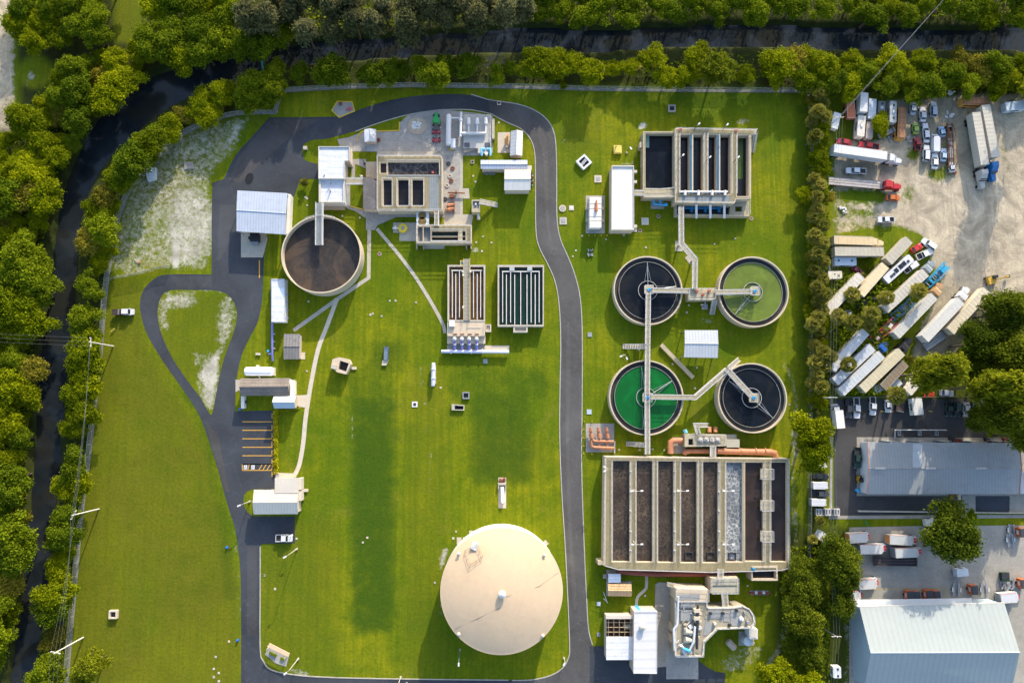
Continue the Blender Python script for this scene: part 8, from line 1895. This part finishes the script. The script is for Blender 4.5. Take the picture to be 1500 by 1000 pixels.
for x, y, m_, lab in ((513, 160, M('hydrant_pink', (.50, .09, .12), .5, .1, 1), 'red hydrant pair inside the yellow five-sided kerb'), (499, 153, RUST, 'rusty box inside the yellow five-sided kerb')):
    q = P(x, y); single('hydrant' if 'hydrant' in lab else 'iron_box', MB().cyl(q.x, q.y, .45, -.1, .6, 14).cyl(q.x - 1, q.y - .3, .25, -.1, .8, 12) if 'hydrant' in lab else MB().box(q.x, q.y, -.1, .5, .7, .9).box(q.x, q.y, .5, .56, .8, 1.0), m_, lab, 'hydrant' if 'hydrant' in lab else 'box')
q = P(448, 218); single('junction_box', MB().box(q.x, q.y, -.1, .8, 1.0, .9).box(q.x, q.y, .8, .88, 1.1, 1.0), CONC, 'small pale box on the rounded grass tip left of the white control building', 'box')
# things on the lawn
t = Thing('chlorine_box', 'irregular pale concrete chamber with a black opening on the lawn', 'chamber', cen([(502, 535)]))
t.part('wall', MB().pprism([(487, 526), (497, 523), (511, 526), (514, 533), (507, 548), (494, 545), (484.5, 538)], -.2, 2.6, [[(498, 528), (511, 532), (507, 544), (495.5, 540)]], zin=.3), M('beige_slab', (.52, .43, .32))); t.part('pit', MB().psheet([(497.5, 527.5), (511.5, 531.5), (507.3, 544.5), (495, 540.5)], .8), DARK)
t.part('side_box', MB().pprism([(486, 533), (493, 535), (492, 541), (484.5, 539)], 2.6, 3.1), CONC); t.part('step', MB().pprism(rc(515, 537, 522, 541), -.1, .4), CONC_P)
t = Thing('inlet_ramp', 'dark blue-grey sunken ramp with a pale lower end on the lawn', 'ramp', cen([(565, 520)])); t.part('ramp', MB().pprism([(562.5, 507), (569, 508), (568.5, 527), (562, 527)], -.1, 1.0), M('ramp_slate', (.13, .18, .24), .6, .15, .8)); t.part('cap', MB().pprism([(560.5, 527.3), (569, 527.3), (566, 535), (559, 535)], -.1, .6), CONC_P); t.part('rail', MB().prail([(561.5, 510), (566, 506.5), (570, 510), (569, 527)], .9, h=.5), DARK)
t = vessel('white and violet horizontal pipe vessel standing alone on the lawn', (635, 531), (634.2, 566), 1.3, .55, M('pale_violet', (.52, .54, .72)), name='pipe_vessel', cat='vessel'); t.part('base', MB().pprism(rc(634.5, 535, 638.5, 562), -.1, .5), CONC_P)
for y in (540, 553): t.part('flange', MB().ptube([(634.7, y, 1.3), (634.7, y + 1.5, 1.3)], .75, 12), WHITE)
t = Thing('outfall_box', 'small open concrete trough on the lawn by the dark square well', 'trough', cen([(671, 596)])); t.part('wall', MB().pprism([(661.5, 591.5), (680.5, 593), (680, 601), (661.5, 600.5)], -.2, .7, [[(666, 593.5), (679, 594.5), (678.6, 599.6), (666, 599.3)]], zin=.0), CONC); t.part('pit', MB().psheet([(665.8, 593.2), (679.2, 594.2), (678.8, 599.9), (665.8, 599.6)], .15), W_DARK)
t = Thing('pump_slab', 'slab with a white tapered cover and rusty pipes below the middle of the lawn', 'pump', cen([(736, 720)])); t.part('cover', MB().pprism([(733.5, 713), (738, 713), (739, 735), (736, 737.5), (734, 734)], .1, 1.1), M('tank_white', (.76, .78, .82))); t.part('wall', MB().pprism(rc(729.5, 707, 741.5, 710), -.1, 1.0).pprism(rc(729.5, 710.3, 731, 716), -.1, .9).pprism(rc(740.3, 710.3, 741.5, 716), -.1, .9), CONC)
mb = MB()
for _ in range(9): mb.box(*P2(731 + rnd.uniform(0, 9), 700 + rnd.uniform(0, 6)), .05, rnd.uniform(.3, 1.0), rnd.uniform(.3, .7), rnd.uniform(.3, .7), rnd.uniform(0, 3))
t.part('valve', mb, RUST)
q = P(863, 370); mb = MB()
for _ in range(7): mb.box(q.x + rnd.uniform(-1, 1), q.y + rnd.uniform(-.9, .9), 0, rnd.uniform(.2, .7), rnd.uniform(.3, 1.1), .3, rnd.uniform(0, 3))
single('junk_pile', mb, STEEL, 'small heap of fittings on the grass right of the road', 'junk')
t = Thing('discarded_tank', 'discarded white tank by the small bush on the sandy ground', 'tank', cen([(219, 254)])); t.part('tank', MB().pprism([(213, 249), (227, 245), (227, 262), (216, 265)], -.1, 1.2), M('pale_steel', (.52, .56, .60))); q = P(219, 248, 1.2); t.part('cap', MB().cyl(q.x, q.y, .9, 1.2, 1.7, 18, .6), WHITE)
single('timber_pallet', MB().pprism([(269, 237), (282, 237), (284, 247), (270, 248)], -.05, .3).pprism([(271, 239), (281, 239), (281.5, 240), (271, 240)], .3, .38), M('old_timber', (.26, .24, .21), .9, .25, 1), 'grey timber pallet on the sandy ground', 'pallet')
t = Thing('signpost', 'white fallen signpost with a small orange tag on the sandy ground', 'post', cen([(202, 381)])); t.part('post', MB().ptube([(197, 380, .3), (206, 384, .4)], .1, 6), WHITE); t.part('tag', MB().box(*P2(205.5, 384), .1, .5, .5, .5), M('hoist_orange', (.5, .20, .06)))
single('marker_post', MB().ptube([(162, 486, .5), (168, 481, .5)], .12, 6), M('box_yellow', (.62, .50, .12)), 'yellow pole lying on the grass left of the teardrop island', 'marker')
t = Thing('pipe_outfall', 'teal pipe frame standing in the north canal at the bend', 'outfall', cen([(382, 78)])); t.part('pipe', MB().ptube([(381, 60, 4.0), (384, 90, 3.5), (386, 118, 1.0)], .28, 8), M('teal_pipe', (.08, .35, .30), .5, .1, 1)); t.part('frame', MB().prail([(384.5, 76, ), (386, 92)], 2.0), RAIL)
t = Thing('fallen_pole', 'white pole lying in the grass beside the small bluish plate', 'pole', cen([(884, 876)])); t.part('pole', MB().ptube([(884, 867, .3), (890, 883, .3)], .1, 6), WHITE); t.part('bracket', MB().ptube([(884, 876, .3), (888, 880, .3)], .08, 5), WHITE)
lamp_post(911, 521, 0, 4.5, 'twin lamp on the grass above the emerald clarifier', ((.4, -.9), (-.9, -.4)), None)
t = Thing('fuel_pipes', 'green hose lying on the grass strip above the moving trucks', 'hose', cen([(1269, 767)])); t.part('hose', MB().ptube([(1267, 762, .15), (1270, 768, .15), (1272, 771, .15)], .12, 6), M('hose_green', (.01, .25, .14), .5, .1, 1))
for x, y in ((35, 145), (134, 43), (120, 33)): pass
single('white_tarp', MB().pprism([(127, 42), (134, 40), (140, 44), (133, 46)], -.05, .5), M('ice_white_roof', (.70, .74, .80)), 'pale tarpaulin lying in the clearing by the sandy track', 'tarp')
